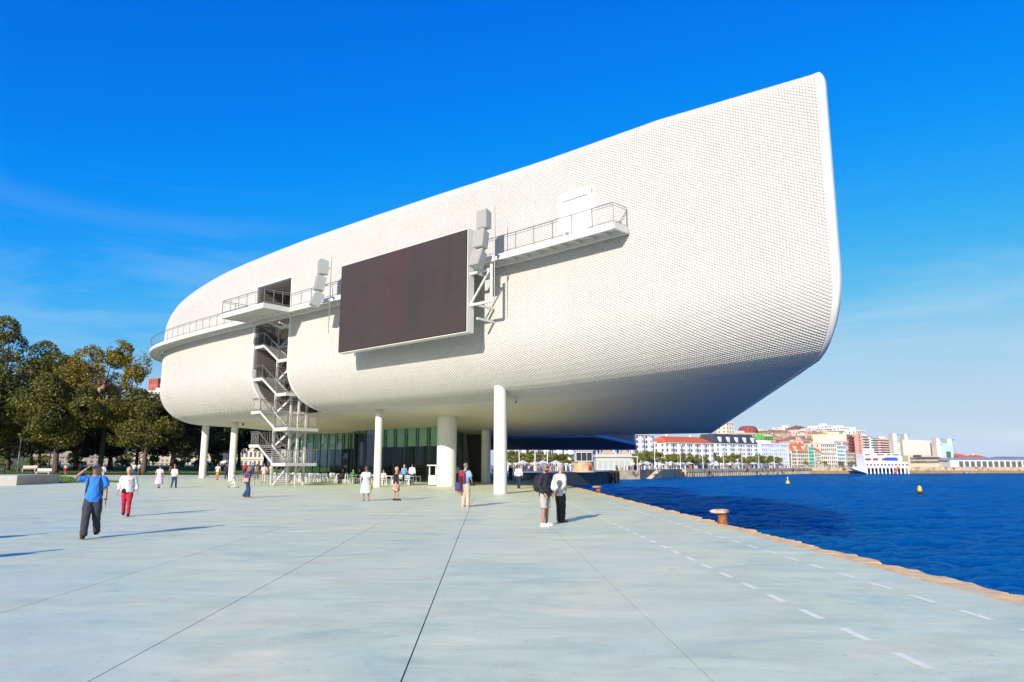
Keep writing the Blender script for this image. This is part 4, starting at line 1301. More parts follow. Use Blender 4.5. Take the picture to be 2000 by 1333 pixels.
def person(label, x, y, rz, h=1.72, pose=STAND, skin=0, hair=('brown', 'short'), top=None, bottom=None, shoes='#2a2420', lod=0, female=False, belly=0.0, glasses=False, beard=False, bulk=1.0, z=None, hat=None, group=None, lean=0.0, headturn=0.0):
    """top: dict(m, sleeve 0..2, hem z, flare, open); bottom: dict(m, kind 'trousers'|'shorts'|'skirt', hem)"""
    s = h / 1.75
    root = empty('person', (x, y, gz(x, y) if z is None else z), rz)
    root.scale = (s, s, s)
    tag(root, label, 'person', group)
    dz = pose.get('dz', 0.0)
    seg = 12 if lod == 0 else 8
    W_ = bulk
    shw = 0.185 if not female else 0.165
    hipw = 0.155 if not female else 0.17
    def ly(zz):   # forward shift of the trunk with lean
        return lean * (zz - 0.9)
    TR = [(0.86, hipw * 0.95, 0.11), (0.95, hipw, 0.12 + belly * .4), (1.06, 0.14, 0.108 + belly), (1.18, 0.148, 0.11 + belly * .7), (1.30, 0.168, 0.115), (1.39, 0.165, 0.10), (1.445, 0.115, 0.075), (1.48, 0.065, 0.062)]
    def torso(mb, grow=0.0, z0_=0.86, z1_=1.48, flare=0.0):
        rings = []
        zs = [z0_] + [r[0] for r in TR if z0_ < r[0] < z1_] + [z1_]
        for zz in zs:
            rx = np.interp(zz, [r[0] for r in TR], [r[1] for r in TR]) * W_ + grow
            ry = np.interp(zz, [r[0] for r in TR], [r[2] for r in TR]) * W_ + grow
            if zz < 1.05: rx += flare * (1.05 - zz); ry += flare * (1.05 - zz)
            rings.append((0, ly(zz) + belly * 0.35 * max(0, 1 - abs(zz - 1.08) / 0.2), zz + dz, rx, ry))
        mb.loft(rings, seg + 4)
    sh = {'R': Vector((shw * W_, ly(1.4), 1.395 + dz)), 'L': Vector((-shw * W_, ly(1.4), 1.395 + dz))}
    hip = {'R': Vector((0.09, 0, 0.90 + dz)), 'L': Vector((-0.09, 0, 0.90 + dz))}
    kn = {k: Vector(pose['leg' + k][0]) for k in 'RL'}; an = {k: Vector(pose['leg' + k][1]) for k in 'RL'}
    el = {k: Vector(pose['arm' + k][0]) for k in 'RL'}; wr = {k: Vector(pose['arm' + k][1]) for k in 'RL'}
    toe = pose.get('toe', 0.0)
    # ---- body
    B = MB(); torso(B)
    nx_, ny_ = 0.0, ly(1.5) + 0.01
    B.tube([(nx_, ny_ - .01, 1.42 + dz), (nx_, ny_ + .01, 1.56 + dz)], [0.06, 0.052], seg)
    hc = Vector((nx_, ny_ + 0.025, 1.64 + dz))
    ht = math.radians(headturn)
    def hp(px, py, pz):   # head-local to body
        return (hc.x + px * math.cos(ht) - py * math.sin(ht), hc.y + px * math.sin(ht) + py * math.cos(ht), hc.z + pz)
    B.ell(hp(0, 0, 0.01), (0.074, 0.094, 0.108), seg, 9, ht)
    B.ell(hp(0, 0.03, -0.062), (0.056, 0.062, 0.058), seg, 7, ht)
    B.ell(hp(0, 0.096, -0.015), (0.013, 0.02, 0.024), 6, 5, ht)
    for sx in (-1, 1): B.ell(hp(sx * 0.077, -0.005, -0.005), (0.013, 0.022, 0.032), 6, 5, ht)
    for k in 'RL':
        B.ell(sh[k], (0.056 * W_, 0.058, 0.062), seg, 7)
        B.tube([sh[k], sh[k].lerp(el[k], .5), el[k], el[k].lerp(wr[k], .35), wr[k]], [0.05 * W_, 0.045 * W_, 0.037, 0.037, 0.026], seg)
        B.ell(el[k], (0.037, 0.037, 0.037), seg, 5)
        B.tube([hip[k], hip[k].lerp(kn[k], .5), kn[k], kn[k].lerp(an[k], .3), an[k], an[k] + Vector((0, 0, -0.05))], [0.09 * W_, 0.075 * W_, 0.055, 0.056, 0.036, 0.036], seg)
        B.ell(kn[k], (0.055, 0.055, 0.055), seg, 5)
        B.ell(an[k] + Vector((0, 0.065, -0.045)), (0.04, 0.12, 0.035), seg, 5)
    bo = B.build('body', SKIN[skin], root, True)
    hands = MB()
    for k in 'RL':
        d_ = (wr[k] - el[k]).normalized()
        side = Vector((1, 0, 0)) if abs(d_.x) < 0.85 else Vector((0, 0, 1))
        lat = (side - d_ * side.dot(d_)).normalized()
        nor = d_.cross(lat)
        # palm broad along fwd direction
        fwd = nor if abs(d_.z) > 0.5 else lat
        thin = d_.cross(fwd).normalized()
        palm = wr[k] + d_ * 0.045
        hands.tube([wr[k] - d_ * .01, palm, palm + d_ * 0.045], [0.024, 0.036, 0.034], 8, 0.5 if True else 1)
        if lod == 0:
            curl = thin * (-1 if k == 'R' else 1) * (0.5)
            for q_, (off, ln) in enumerate(((-0.027, 0.062), (-0.009, 0.074), (0.009, 0.07), (0.026, 0.055))):
                b0_ = palm + d_ * 0.04 + fwd * off
                m1 = b0_ + d_ * ln * .5 + curl * ln * .12; e1 = m1 + (d_ * .8 + curl * .7).normalized() * ln * .5
                hands.tube([b0_, m1, e1], [0.0095, 0.009, 0.007], 6)
            tb_ = wr[k] + d_ * 0.02 + fwd * 0.022
            hands.tube([tb_, tb_ + (d_ * .6 + fwd * .7).normalized() * .035, tb_ + (d_ * .9 + fwd * .45).normalized() * .066], [0.012, 0.011, 0.008], 6)
    QUEUE.append((bo, 0.016 if lod == 0 else 0.026, hands))
    # ---- face
    if lod == 0:
        ey = MB()
        if glasses:
            ey.box(hp(0, 0.088, 0.012), (0.135, 0.03, 0.034), ht)
            for sx in (-1, 1): ey.bar(hp(sx * 0.072, 0.08, 0.015), hp(sx * 0.08, -0.01, 0.01), 0.008)
            ey.build('sunglasses', M_BLACK, root)
        else:
            for sx in (-1, 1): ey.ell(hp(sx * 0.031, 0.083, 0.012), (0.013, 0.009, 0.008), 8, 5)
            ey.build('eyes', M_BLACK, root)
        mo = MB(); mo.ell(hp(0, 0.088, -0.066), (0.024, 0.008, 0.006), 8, 5); mo.build('mouth', mat('lips', (0.35, 0.10, 0.08), 0.5), root)
    if beard:
        bd = MB(); bd.ell(hp(0, 0.030, -0.086), (0.060, 0.064, 0.044), seg, 6, ht); bd.build('beard', HAIR['dark'], root, True)
    # ---- hair
    hm = MB(); hk, hl = hair
    hm.ell(hp(0, -0.022, 0.035), (0.086, 0.096, 0.098), seg, 8, ht)
    hm.ell(hp(0, 0.035, 0.082), (0.066, 0.05, 0.036), seg, 6, ht)
    if hl in ('bob', 'long', 'mid'):
        hm.ell(hp(0, -0.05, -0.045), (0.09, 0.068, 0.09), seg, 7, ht)
    if hl == 'long':
        hm.ell(hp(0, -0.075, -0.16), (0.085, 0.055, 0.13), seg, 7, ht)
    if hl == 'curly':
        hm.ell(hp(0, -0.02, 0.04), (0.10, 0.112, 0.105), seg, 8, ht); hm.ell(hp(0, -0.05, -0.03), (0.092, 0.075, 0.08), seg, 7, ht)
    ho = hm.build('hair', HAIR[hk], root, True)
    QUEUE.append((ho, 0.014 if lod == 0 else 0.022, None))
    if hat:
        hh = MB(); hh.loft([(hc.x, hc.y, hc.z + .05, .13, .14), (hc.x, hc.y, hc.z + .06, .10, .115), (hc.x, hc.y, hc.z + .12, .09, .10), (hc.x, hc.y, hc.z + .155, .05, .06)], 12); hh.build('hat', hat, root, True)
    # ---- clothing
    if top:
        tm = MB(); torso(tm, top.get('grow', 0.022), top.get('hem', 0.88), top.get('neck', 1.455), top.get('flare', 0.0))
        sl = top.get('sleeve', 0.6)
        for k in 'RL':
            tm.ell(sh[k] - Vector((0.01 if k == 'R' else -0.01, 0, 0)), (0.075 * W_, 0.078, 0.075), seg, 7)
            g_ = top.get('sgrow', 0.02)
            if sl > 0:
                if sl <= 1:
                    e_ = sh[k].lerp(el[k], sl); tm.tube([sh[k], e_], [0.055 * W_ + g_, 0.047 * W_ + g_ + 0.008], seg)
                else:
                    e_ = el[k].lerp(wr[k], sl - 1); tm.tube([sh[k], sh[k].lerp(el[k], .6), el[k], e_], [0.055 * W_ + g_, 0.048 * W_ + g_, 0.044 + g_, 0.034 + g_], seg)
                    tm.ell(el[k], (0.044 + g_,) * 3, seg, 5)
        nm = top.get('name', 'shirt')
        to = tm.build(nm, top['m'], root, True); QUEUE.append((to, 0.016 if lod == 0 else 0.026, None))
    if bottom:
        bm_ = MB(); kd = bottom.get('kind', 'trousers'); g_ = bottom.get('grow', 0.022)
        if kd in ('trousers', 'shorts'):
            torso(bm_, 0.012, 0.84, 1.02)
            for k in 'RL':
                if kd == 'shorts':
                    e_ = hip[k].lerp(kn[k], bottom.get('len', 0.95)); bm_.tube([hip[k] + Vector((0, 0, .03)), hip[k].lerp(kn[k], .5), e_], [0.10 * W_ + g_ * .3, 0.085 * W_ + g_, 0.075 * W_ + g_], seg)
                else:
                    fl = bottom.get('flare', 0.0)
                    e_ = an[k] + Vector((0, -0.005, -0.03))
                    bm_.tube([hip[k] + Vector((0, 0, .03)), hip[k].lerp(kn[k], .5), kn[k], kn[k].lerp(an[k], .5), e_], [0.10 * W_ + g_ * .3, 0.082 * W_ + g_, 0.062 + g_, 0.056 + g_ + fl * .5, 0.05 + g_ + fl], seg)
                    bm_.ell(kn[k], (0.062 + g_,) * 3, seg, 5)
            nm = kd
        else:
            hem = bottom.get('hem', 0.5); fl = bottom.get('flare', 0.08)
            rings = []
            for f_ in (0, .3, .6, 1):
                zz = hem + (1.08 - hem) * f_
                wv = fl * (1 - f_)
                rings.append((0, 0.0, zz + dz, (hipw + 0.035 if zz < 1.0 else hipw + .0) * W_ + wv, 0.14 * W_ + wv + .01))
            bm_.loft(rings, 20); nm = 'skirt'
        bo2 = bm_.build(nm, bottom['m'], root, True); QUEUE.append((bo2, 0.016 if lod == 0 else 0.026, None))
    # ---- shoes
    if shoes:
        for k in 'RL':
            sm = MB(); a0 = an[k]
            sole = a0.z - 0.085
            sm.loft([(a0.x, a0.y + .06, sole, .048, .145), (a0.x, a0.y + .06, sole + .03, .05, .148), (a0.x, a0.y + .05, sole + .06, .046, .13), (a0.x, a0.y + .0, sole + .095, .045, .065)], 14)
            sm.build('shoe', cloth(shoes), root, True)
    return root

def cut_cloth_noise(me, amp, fr):
    n = len(me.vertices)
    co = np.empty(n * 3, np.float32); me.vertices.foreach_get('co', co); co = co.reshape(-1, 3)
    no = np.empty(n * 3, np.float32); me.vertices.foreach_get('normal', no); no = no.reshape(-1, 3)
    d = np.sin(co[:, 2] * fr + 3 * np.sin(co[:, 0] * 9) + 2 * np.sin(co[:, 1] * 11)) * np.sin(co[:, 0] * fr * .6 + co[:, 1] * fr * .7)
    co += no * (d * amp)[:, None]
    me.vertices.foreach_set('co', co.ravel()); me.update()

def flush_people():
    for ob, vox, ex in QUEUE:
        rm = ob.modifiers.new('r', 'REMESH'); rm.mode = 'VOXEL'; rm.voxel_size = vox; rm.use_smooth_shade = True
        sm = ob.modifiers.new('s', 'SMOOTH'); sm.iterations = 3; sm.factor = 0.5
    dg = bpy.context.evaluated_depsgraph_get()
    new = []
    for ob, vox, ex in QUEUE:
        me = bpy.data.meshes.new_from_object(ob.evaluated_get(dg))
        new.append(me)
    for (ob, vox, ex), me in zip(QUEUE, new):
        old = ob.data; ob.modifiers.clear()
        if ob.name.split('.')[0] in ('shirt', 'jacket', 'trousers', 'shorts', 'skirt', 'dress', 'coat', 'blouse'):
            cut_cloth_noise(me, 0.006, 26)
        if ex is not None:
            bm = bmesh.new(); bm.from_mesh(me)
            vs_ = [bm.verts.new(p) for p in ex.v]
            for f in ex.f:
                try: bm.faces.new([vs_[i_] for i_ in f])
                except ValueError: pass
            bm.to_mesh(me); bm.free()
        me.polygons.foreach_set('use_smooth', [True] * len(me.polygons))
        if len(me.materials) == 0: me.materials.append(old.materials[0])
        ob.data = me
        bpy.data.meshes.remove(old)
    QUEUE.clear()

def at_local(root, p):
    """world point of a point in a person's own space"""
    M_ = Matrix.LocRotScale(root.location, root.rotation_euler, root.scale)
    return M_ @ Vector(p)
def worn(name, label, cat, root, parts):
    e_ = empty(name, root.location, root.rotation_euler[2]); e_.scale = root.scale
    tag(e_, label, cat)
    for nm, mb, m in parts: mb.build(nm, m, e_, True)
    return e_

def backpack(root, label, m, m2=None, big=1.0, strapm=None):
    b = MB(); b.loft([(0, -0.20, 0.95, .12 * big, .06 * big), (0, -0.225, 1.0, .155 * big, .095 * big), (0, -0.235, 1.2, .16 * big, .10 * big), (0, -0.215, 1.38, .14 * big, .08 * big), (0, -0.19, 1.44, .08 * big, .05 * big)], 14)
    p = MB(); p.loft([(0, -0.31 * big, 1.0, .10, .03), (0, -0.325 * big, 1.05, .115, .045), (0, -0.325 * big, 1.2, .11, .04), (0, -0.30 * big, 1.25, .08, .02)], 12)
    st = MB()
    for sx in (-1, 1):
        st.tube([(sx * .10, -.16, 1.42), (sx * .115, -.04, 1.475), (sx * .12, .09, 1.42), (sx * .125, .15, 1.28), (sx * .15, .12, 1.12), (sx * .18, -.02, 1.0), (sx * .14, -.17, .98)], [.022] * 7, 6, 0.4)
    return worn('backpack', label, 'backpack', root, [('bag', b, m), ('pocket', p, m2 or m), ('straps', st, strapm or M_BLACK)])
def shoulder_bag(root, label, m, side=1, zc=0.92, yc=0.0, size=(.06, .15, .12), strap=True, xo=.25, cross=False):
    b = MB(); sx, sy, sz = size
    b.loft([(side * xo, yc, zc - sz, sx * .8, sy * .85), (side * xo, yc, zc - sz * .7, sx, sy), (side * xo, yc, zc + sz * .6, sx * .85, sy * .95), (side * xo, yc, zc + sz, sx * .5, sy * .8)], 12)
    s_ = MB()
    top = (side * (-.08 if cross else .17), .02, 1.47)
    s_.tube([(side * xo, yc + sy * .6, zc + sz * .7), (side * (.08 if cross else .22), .14, 1.25), top], [.011] * 3, 6)
    s_.tube([(side * xo, yc - sy * .6, zc + sz * .7), (side * (.10 if cross else .22), -.14, 1.25), top], [.011] * 3, 6)
    return worn('handbag', label, 'bag', root, [('bag', b, m), ('strap', s_, m)])

C = cloth
FACE = math.pi
M_FLORAL = print_cloth('white_floral_blouse', (0.62, 0.59, 0.56), [((0.45, 0.05, 0.08), 16, 0.66), ((0.06, 0.06, 0.10), 19, 0.68)])
M_GREENFLORAL = print_cloth('green_floral_dress', (0.60, 0.62, 0.56), [((0.30, 0.62, 0.48), 7, 0.55), ((0.62, 0.34, 0.26), 13, 0.67)])
M_PINKPRINT = print_cloth('dusty_pink_print', (0.48, 0.22, 0.19), [((0.62, 0.36, 0.30), 9, 0.53), ((0.20, 0.07, 0.08), 12, 0.62)])

# --- in the foreground
p = person('man in blue polo shirt walking and shading his eyes with one hand', -10.07, 17.64, FACE + 0.32, 1.75, dict(WALK, armR=((0.41, 0.09, 1.43), (0.16, 0.17, 1.645)), armL=((-0.26, 0.0, 1.13), (-0.28, 0.10, 0.89))), 0, ('grey', 'short'), dict(m=C('#2f86e0'), sleeve=0.75, hem=0.84, grow=.03, sgrow=.028), dict(m=C('#3c3a42'), grow=.032), '#4a3226', belly=0.03, glasses=True, bulk=1.04)
backpack(p, 'dark backpack on the back of the man in the blue polo', C('#3a3430'))
wt = MB(); wt.tube([(-.277, .085, .925), (-.279, .092, .90)], [.034, .034], 10); worn('wristwatch', 'black wristwatch on the arm of the man in the blue polo', 'watch', p, [('strap', wt, M_BLACK)])
p = person('smiling woman in white floral blouse and red trousers walking', -13.18, 25.1, FACE + 0.42, 1.64, dict(WALK2, armR=((0.27, -0.02, 1.13), (0.30, 0.06, 0.90)), armL=((-0.27, -0.02, 1.13), (-0.31, 0.06, 0.90))), 1, ('blond', 'curly'), dict(m=M_FLORAL, sleeve=1.75, hem=0.86, grow=.05, sgrow=.03, flare=.1, name='blouse'), dict(m=C('#c01638'), grow=.014), '#1c1a1c', female=True, belly=.02, bulk=1.08)
shoulder_bag(p, 'small black crossbody bag of the woman in red trousers', C('#1e1c20'), 1, 0.93, .15, (.10, .05, .07), True, .10, True)
p = person('man in black hooded jacket, pale shorts and white trainers', 0.94, 21.15, FACE + 1.05, 1.76, dict(STAND, armR=((0.26, -0.05, 1.13), (0.21, 0.10, 0.92)), armL=((-0.26, -0.05, 1.13), (-0.21, 0.10, 0.92)), legR=((0.12, 0.03, 0.48), (0.15, 0.02, 0.085)), legL=((-0.10, 0.02, 0.48), (-0.12, 0.0, 0.085))), 0, ('grey', 'short'), dict(m=C('#2a2730'), sleeve=1.95, hem=0.80, grow=.045, sgrow=.03, name='jacket', neck=1.48), dict(m=C('#b9b2a6'), kind='shorts', len=0.96, grow=.03), '#eceae6', glasses=True, beard=True, headturn=-8)
backpack(p, 'black backpack behind the man in shorts', C('#221f26'), big=0.9)
p = person('white-haired man in cream jacket and dark brown trousers looking away', 1.48, 22.45, -0.95, 1.74, dict(STAND, armR=((0.27, -0.07, 1.13), (0.12, -0.19, 0.93)), armL=((-0.27, -0.07, 1.13), (-0.10, -0.21, 0.95))), 1, ('white', 'short'), dict(m=C('#d8d0c2'), sleeve=1.85, hem=0.80, grow=.05, sgrow=.03, name='jacket', neck=1.47), dict(m=C('#2e2620'), grow=.028), '#5a3a26', belly=.035, headturn=-10)
p = person('man with red backpack, light blue shirt and beige trousers', -1.96, 30.6, -0.6, 1.80, dict(STAND, armR=((0.28, 0.02, 1.14), (0.20, 0.20, 0.98)), armL=((-0.27, 0.0, 1.14), (-0.20, 0.18, 0.98)), legR=((0.11, 0.04, 0.48), (0.12, 0.03, 0.085))), 1, ('grey', 'short'), dict(m=C('#8db8e4'), sleeve=0.8, hem=0.90, grow=.03, sgrow=.03), dict(m=C('#cdb79e'), grow=.034), '#d8c4b0', bulk=1.06, belly=.02)
backpack(p, 'red and black backpack on the man in the light blue shirt', C('#b01828'), C('#2a2428'))
shoulder_bag(p, 'purple tote bag hanging from the man with the red backpack', C('#4a3c78'), -1, 0.82, -.26, (.16, .12, .17), True, .14)
shoulder_bag(p, 'small orange pouch hanging below the purple tote bag', C('#c8662c'), -1, 0.60, -.24, (.09, .06, .06), False, .12)
cm_ = MB(); cm_.box((.19, .22, .90), (.13, .09, .10)); ln = MB(); ln.tube([(.19, .26, .90), (.20, .36, .88)], [.045, .045], 10)
worn('camera', 'black camera held by the man with the red backpack', 'camera', p, [('camera_body', cm_, M_BLACK), ('lens', ln, M_BLACK)])
p = person('woman in long white and green floral dress seen from behind', -7.13, 35.7, 0.05, 1.66, dict(STAND, armR=((0.22, 0.02, 1.14), (0.16, 0.20, 1.10)), armL=((-0.23, 0.0, 1.14), (-0.14, 0.18, 1.10)), legR=((0.13, 0.02, 0.48), (0.15, 0.03, 0.085))), 0, ('brown', 'curly'), dict(m=M_GREENFLORAL, sleeve=0.7, hem=0.95, grow=.02, name='dress'), dict(m=M_GREENFLORAL, kind='skirt', hem=0.40, flare=0.10), '#b08068', female=True)
shoulder_bag(p, 'mustard yellow bag of the woman in the floral dress', C('#c98a1e'), 1, 0.72, -.02, (.07, .13, .12), True, .27)
p = person('blond woman in black cardigan and dusty pink dress', -5.74, 36.2, -1.35, 1.62, dict(STAND, armR=((0.24, -0.02, 1.12), (0.25, 0.06, 0.88)), armL=((-0.24, -0.02, 1.12), (-0.22, 0.10, 0.92)), legR=((0.10, 0.08, 0.48), (0.11, 0.10, 0.085)), legL=((-0.10, -0.04, 0.48), (-0.11, -0.08, 0.085))), 1, ('blond', 'curly'), dict(m=M_PINKPRINT, sleeve=0, hem=0.92, grow=.02, name='dress'), dict(m=M_PINKPRINT, kind='skirt', hem=0.50, flare=0.05), '#3a2420', female=True, belly=.04, glasses=True, bulk=1.05)
cg = MB(); cg.loft([(0, -.06, .62, .20, .10), (0, -.06, .9, .20, .115), (0, -.045, 1.2, .185, .11), (0, -.03, 1.42, .17, .095), (0, -.02, 1.47, .09, .07)], 16)
for sx, ep, wp in ((1, (0.24, -0.02, 1.12), (0.25, 0.06, 0.90)), (-1, (-0.24, -0.02, 1.12), (-0.22, 0.10, 0.94))): cg.tube([(sx * .175, 0, 1.39), ep, wp], [.075, .062, .055], 10)
co_ = cg.build('cardigan', C('#201c22'), p, True); QUEUE.append((co_, 0.016, None))
p = person('woman with auburn hair in purple top and flared jeans looking at phone', -14.13, 39.0, -1.45, 1.68, dict(WALK, armR=((0.22, 0.02, 1.13), (0.10, 0.28, 1.12)), armL=((-0.22, 0.02, 1.13), (-0.08, 0.28, 1.12)), legR=((0.09, 0.14, 0.49), (0.09, 0.10, 0.10)), legL=((-0.09, 0.02, 0.49), (-0.09, -0.14, 0.11))), 1, ('red', 'long'), dict(m=C('#5a3f86'), sleeve=1.5, hem=0.84, grow=.03), dict(m=C('#24406e'), grow=.018, flare=.05), '#b8876a', female=True, lean=.06)
shoulder_bag(p, 'pale tan handbag over the shoulder of the woman with auburn hair', C('#d0a48c'), 1, 0.98, -.02, (.07, .16, .12), True, .24)
vs_ = MB(); vs_.loft([(0, -.05, .80, .19, .12), (0, -.05, 1.1, .18, .13), (0, -.03, 1.4, .17, .105), (0, -.02, 1.46, .10, .08)], 14); vo = vs_.build('vest', C('#6a1f38'), p, True); QUEUE.append((vo, .016, None))
ph = MB(); ph.box((0.01, .36, 1.16), (.075, .02, .14), 0, -.5); worn('mobile_phone', 'phone held up by the woman with auburn hair', 'phone', p, [('case', ph, C('#7aa0c8'))])
# --- middle distance
p = person('woman in long pale pink dress walking away, dark hair up', -25.9, 53.6, 0.15, 1.66, WALK2, 1, ('dark', 'short'), dict(m=C('#e8d3da'), sleeve=0.8, hem=.95, grow=.02, name='dress'), dict(m=C('#e2c3d2'), kind='skirt', hem=.33, flare=.12), '#2a2024', female=True)
shoulder_bag(p, 'tan bag at the hip of the woman in the pink dress', C('#c8a494'), -1, .82, .0, (.06, .12, .10), True, .26)
person('woman with auburn hair, white jumper and jeans walking away', -24.95, 53.9, 0.1, 1.66, WALK, 1, ('red', 'bob'), dict(m=C('#e4dcd2'), sleeve=1.6, hem=.88, grow=.03), dict(m=C('#2c4a70'), grow=.016), '#7a4a2c', female=True)
person('man in white shirt and navy trousers walking away by the passage', 0.50, 54.6, -0.3, 1.76, WALK2, 0, ('grey', 'short'), dict(m=C('#e6e6ee'), sleeve=1.8, hem=.9, grow=.03), dict(m=C('#262c40'), grow=.025), '#1c1818', belly=.03)
p = person('woman in green top and cream trousers walking towards us in the passage', -3.5, 76.0, FACE, 1.64, WALK, 2, ('dark', 'short'), dict(m=C('#3f9a58'), sleeve=0.5, hem=.88), dict(m=C('#d8d2b4')), '#c0a890', lod=1, female=True)
shoulder_bag(p, 'cream shopping bag carried by the woman in the green top', C('#e6e0d2'), -1, .62, .05, (.05, .16, .2), True, .3)
person('person in dark clothes standing in the passage by the slim column', -0.15, 84.0, 0.4, 1.72, STAND, 2, ('dark', 'short'), dict(m=C('#1e1c24'), sleeve=1.8), dict(m=C('#20202a')), lod=1)
person('second dark-dressed figure in the passage, a little to the right', 0.6, 86.5, 0.2, 1.70, WALK, 0, ('brown', 'short'), dict(m=C('#3a2026'), sleeve=1.8), dict(m=C('#22242c')), lod=1)
person('person in pink top behind the shaded column of the passage', -2.0, 82.0, FACE, 1.6, STAND, 1, ('dark', 'bob'), dict(m=C('#d8285a'), sleeve=1.0), dict(m=C('#4a4a5a')), lod=1, female=True)
def px_person(u, D, label, rz, h, pose, hair, top, bot, **k):
    return person(label, (u - 1000) / 1400 * D * 1.015, D, rz, h, pose, k.pop('skin', 1), hair, top, bot, k.pop('shoes', '#2a2624'), lod=1, **k)
px_person(422, 92, 'man in navy shirt striding left between the two left columns', 1.5, 1.74, WALK, ('dark', 'short'), dict(m=C('#26304e'), sleeve=.8), dict(m=C('#222a3e')), skin=2)
px_person(443, 76.5, 'person in white top and orange trousers left of the thin column', FACE, 1.68, WALK2, ('dark', 'short'), dict(m=C('#ece8e4'), sleeve=.6), dict(m=C('#c87c28')))
px_person(460, 77, 'man in dark shirt walking just right of the thin left column', 0.2, 1.75, WALK, ('dark', 'short'), dict(m=C('#2a2430'), sleeve=.8), dict(m=C('#24304a')))
p = px_person(474, 55, 'child in white riding a kick scooter behind the auburn-haired woman', -1.4, 1.12, dict(WALK, legL=((-0.09, -0.02, 0.50), (-0.09, -0.34, 0.36))), ('brown', 'short'), dict(m=C('#eae6e2'), sleeve=.8), dict(m=C('#e8e2dc')), shoes='#5a3050')
sc_ = empty('kick_scooter', (p.location.x, p.location.y, gz(p.location.x, p.location.y)), -1.4); tag(sc_, 'white kick scooter under the child in white', 'scooter')
MB().box((0.05, 0.02, 0.09), (.10, .5, .025)).build('footboard', M_WHITE, sc_)
for yy in (-.3, .38):
    o = MB().lathe([(.06, -.012), (.06, .012)], n=12).build('wheel', M_DARK, sc_); o.rotation_euler = (0, R(90), 0); o.location = (.05, yy, .06)
MB().bar((.05, .34, .08), (.05, .28, .78), .03).build('steering_post', M_STEEL, sc_); MB().bar((-.12, .28, .78), (.22, .28, .78), .03).build('handlebar', M_DARK, sc_)
px_person(155, 100, 'woman in white top and red skirt at the edge of the lawn', 1.2, 1.62, WALK, ('brown', 'bob'), dict(m=C('#ece4e0'), sleeve=1.0), dict(m=C('#b81c22'), kind='skirt', hem=.52, flare=.04), female=True)
px_person(213, 76, 'man in grey jacket and dark trousers walking with a woman in white', FACE, 1.72, WALK, ('white', 'short'), dict(m=C('#a8a8a6'), sleeve=1.8), dict(m=C('#2c2c34')))
px_person(226, 76.5, 'woman in cream jacket beside the man in the grey jacket', FACE, 1.62, WALK2, ('blond', 'short'), dict(m=C('#e8e2d8'), sleeve=1.8), dict(m=C('#d6c8b4')), female=True)
px_person(284, 101, 'person in white shirt and blue jeans standing at the lawn edge', 0.3, 1.7, STAND, ('grey', 'short'), dict(m=C('#d8d6d6'), sleeve=.9), dict(m=C('#34508a')))
px_person(294, 102, 'person in pale shirt and brown trousers next to the one in jeans', 0.1, 1.7, STAND, ('brown', 'short'), dict(m=C('#cfc6c2'), sleeve=.9), dict(m=C('#8a5a2a')))
px_person(517, 78, 'woman in pale top and tan trousers walking behind the stair barrier', FACE, 1.66, WALK, ('red', 'bob'), dict(m=C('#ecd6c6'), sleeve=.4), dict(m=C('#c8a078')), female=True)
px_person(531, 66, 'man in pink shirt and beige trousers behind the stair foot', 0.4, 1.74, STAND, ('brown', 'short'), dict(m=C('#e4c4cc'), sleeve=1.0), dict(m=C('#d2b89c')))
px_person(544, 80, 'person in sand-coloured clothes seen through the stair posts', FACE, 1.66, WALK2, ('brown', 'bob'), dict(m=C('#dcae86'), sleeve=.8), dict(m=C('#d0a884')))
px_person(508, 96, 'person in blue shirt far behind the stair barrier', 0, 1.7, STAND, ('dark', 'short'), dict(m=C('#3c5aa0'), sleeve=.9), dict(m=C('#30303a')))
px_person(493, 98, 'person in red top far behind the auburn-haired woman', 0, 1.7, STAND, ('dark', 'short'), dict(m=C('#b8282c'), sleeve=.9), dict(m=C('#30303a')))
# upper stair
person('person in violet coming down the upper stair flight', *tuple(FW(34.6, 2.2))[:2], 1.6, 1.65, STAND, 1, ('dark', 'short'), dict(m=C('#5a4a80'), sleeve=1.2), dict(m=C('#2a2430')), lod=1, z=LEV[2] - 0.55 + .1)
# --- cafe terrace
px_person(590, 66, 'child in bright pink clothes at the left end of the terrace', 0.6, 1.15, SIT, ('dark', 'short'), dict(m=C('#f06a92'), sleeve=1.2), dict(m=C('#e85a86')), shoes='#e0e0e0', hat=C('#f07a9c'))
px_person(680, 65, 'seated guest dressed in black on the terrace', 2.8, 1.72, SIT, ('dark', 'short'), dict(m=C('#18161a'), sleeve=1.8), dict(m=C('#1c1a20')))
px_person(699, 64.5, 'seated guest in bright green top on the terrace', -2.2, 1.68, SIT, ('dark', 'bob'), dict(m=C('#3fae3a'), sleeve=1.2), dict(m=C('#8a8490')), female=True)
px_person(712, 66, 'seated guest in black behind the woman in the floral dress', 2.4, 1.7, SIT, ('brown', 'short'), dict(m=C('#2c2428'), sleeve=1.2), dict(m=C('#24242c')))
px_person(727, 64.5, 'seated guest in dark blue next to the thin column', 2.2, 1.66, SIT, ('dark', 'bob'), dict(m=C('#34466e'), sleeve=1.0), dict(m=C('#2a3450')), female=True)
px_person(757, 63.8, 'seated woman with long dark hair behind a white table', FACE, 1.66, SIT, ('brown', 'long'), dict(m=C('#d8c8c0'), sleeve=.6), dict(m=C('#40404a')), female=True)
px_person(789, 62.6, 'small seated guest wearing a pink hat', FACE - .4, 1.45, SIT, ('brown', 'short'), dict(m=C('#b8d0dc'), sleeve=1.0), dict(m=C('#1c1c22')), hat=C('#d81e78'))
px_person(796, 63.6, 'standing blond woman in light blue blouse among the tables', 0.2, 1.70, STAND, ('blond', 'bob'), dict(m=C('#6aaee6'), sleeve=1.3, grow=.04), dict(m=C('#2c2c38')), female=True)
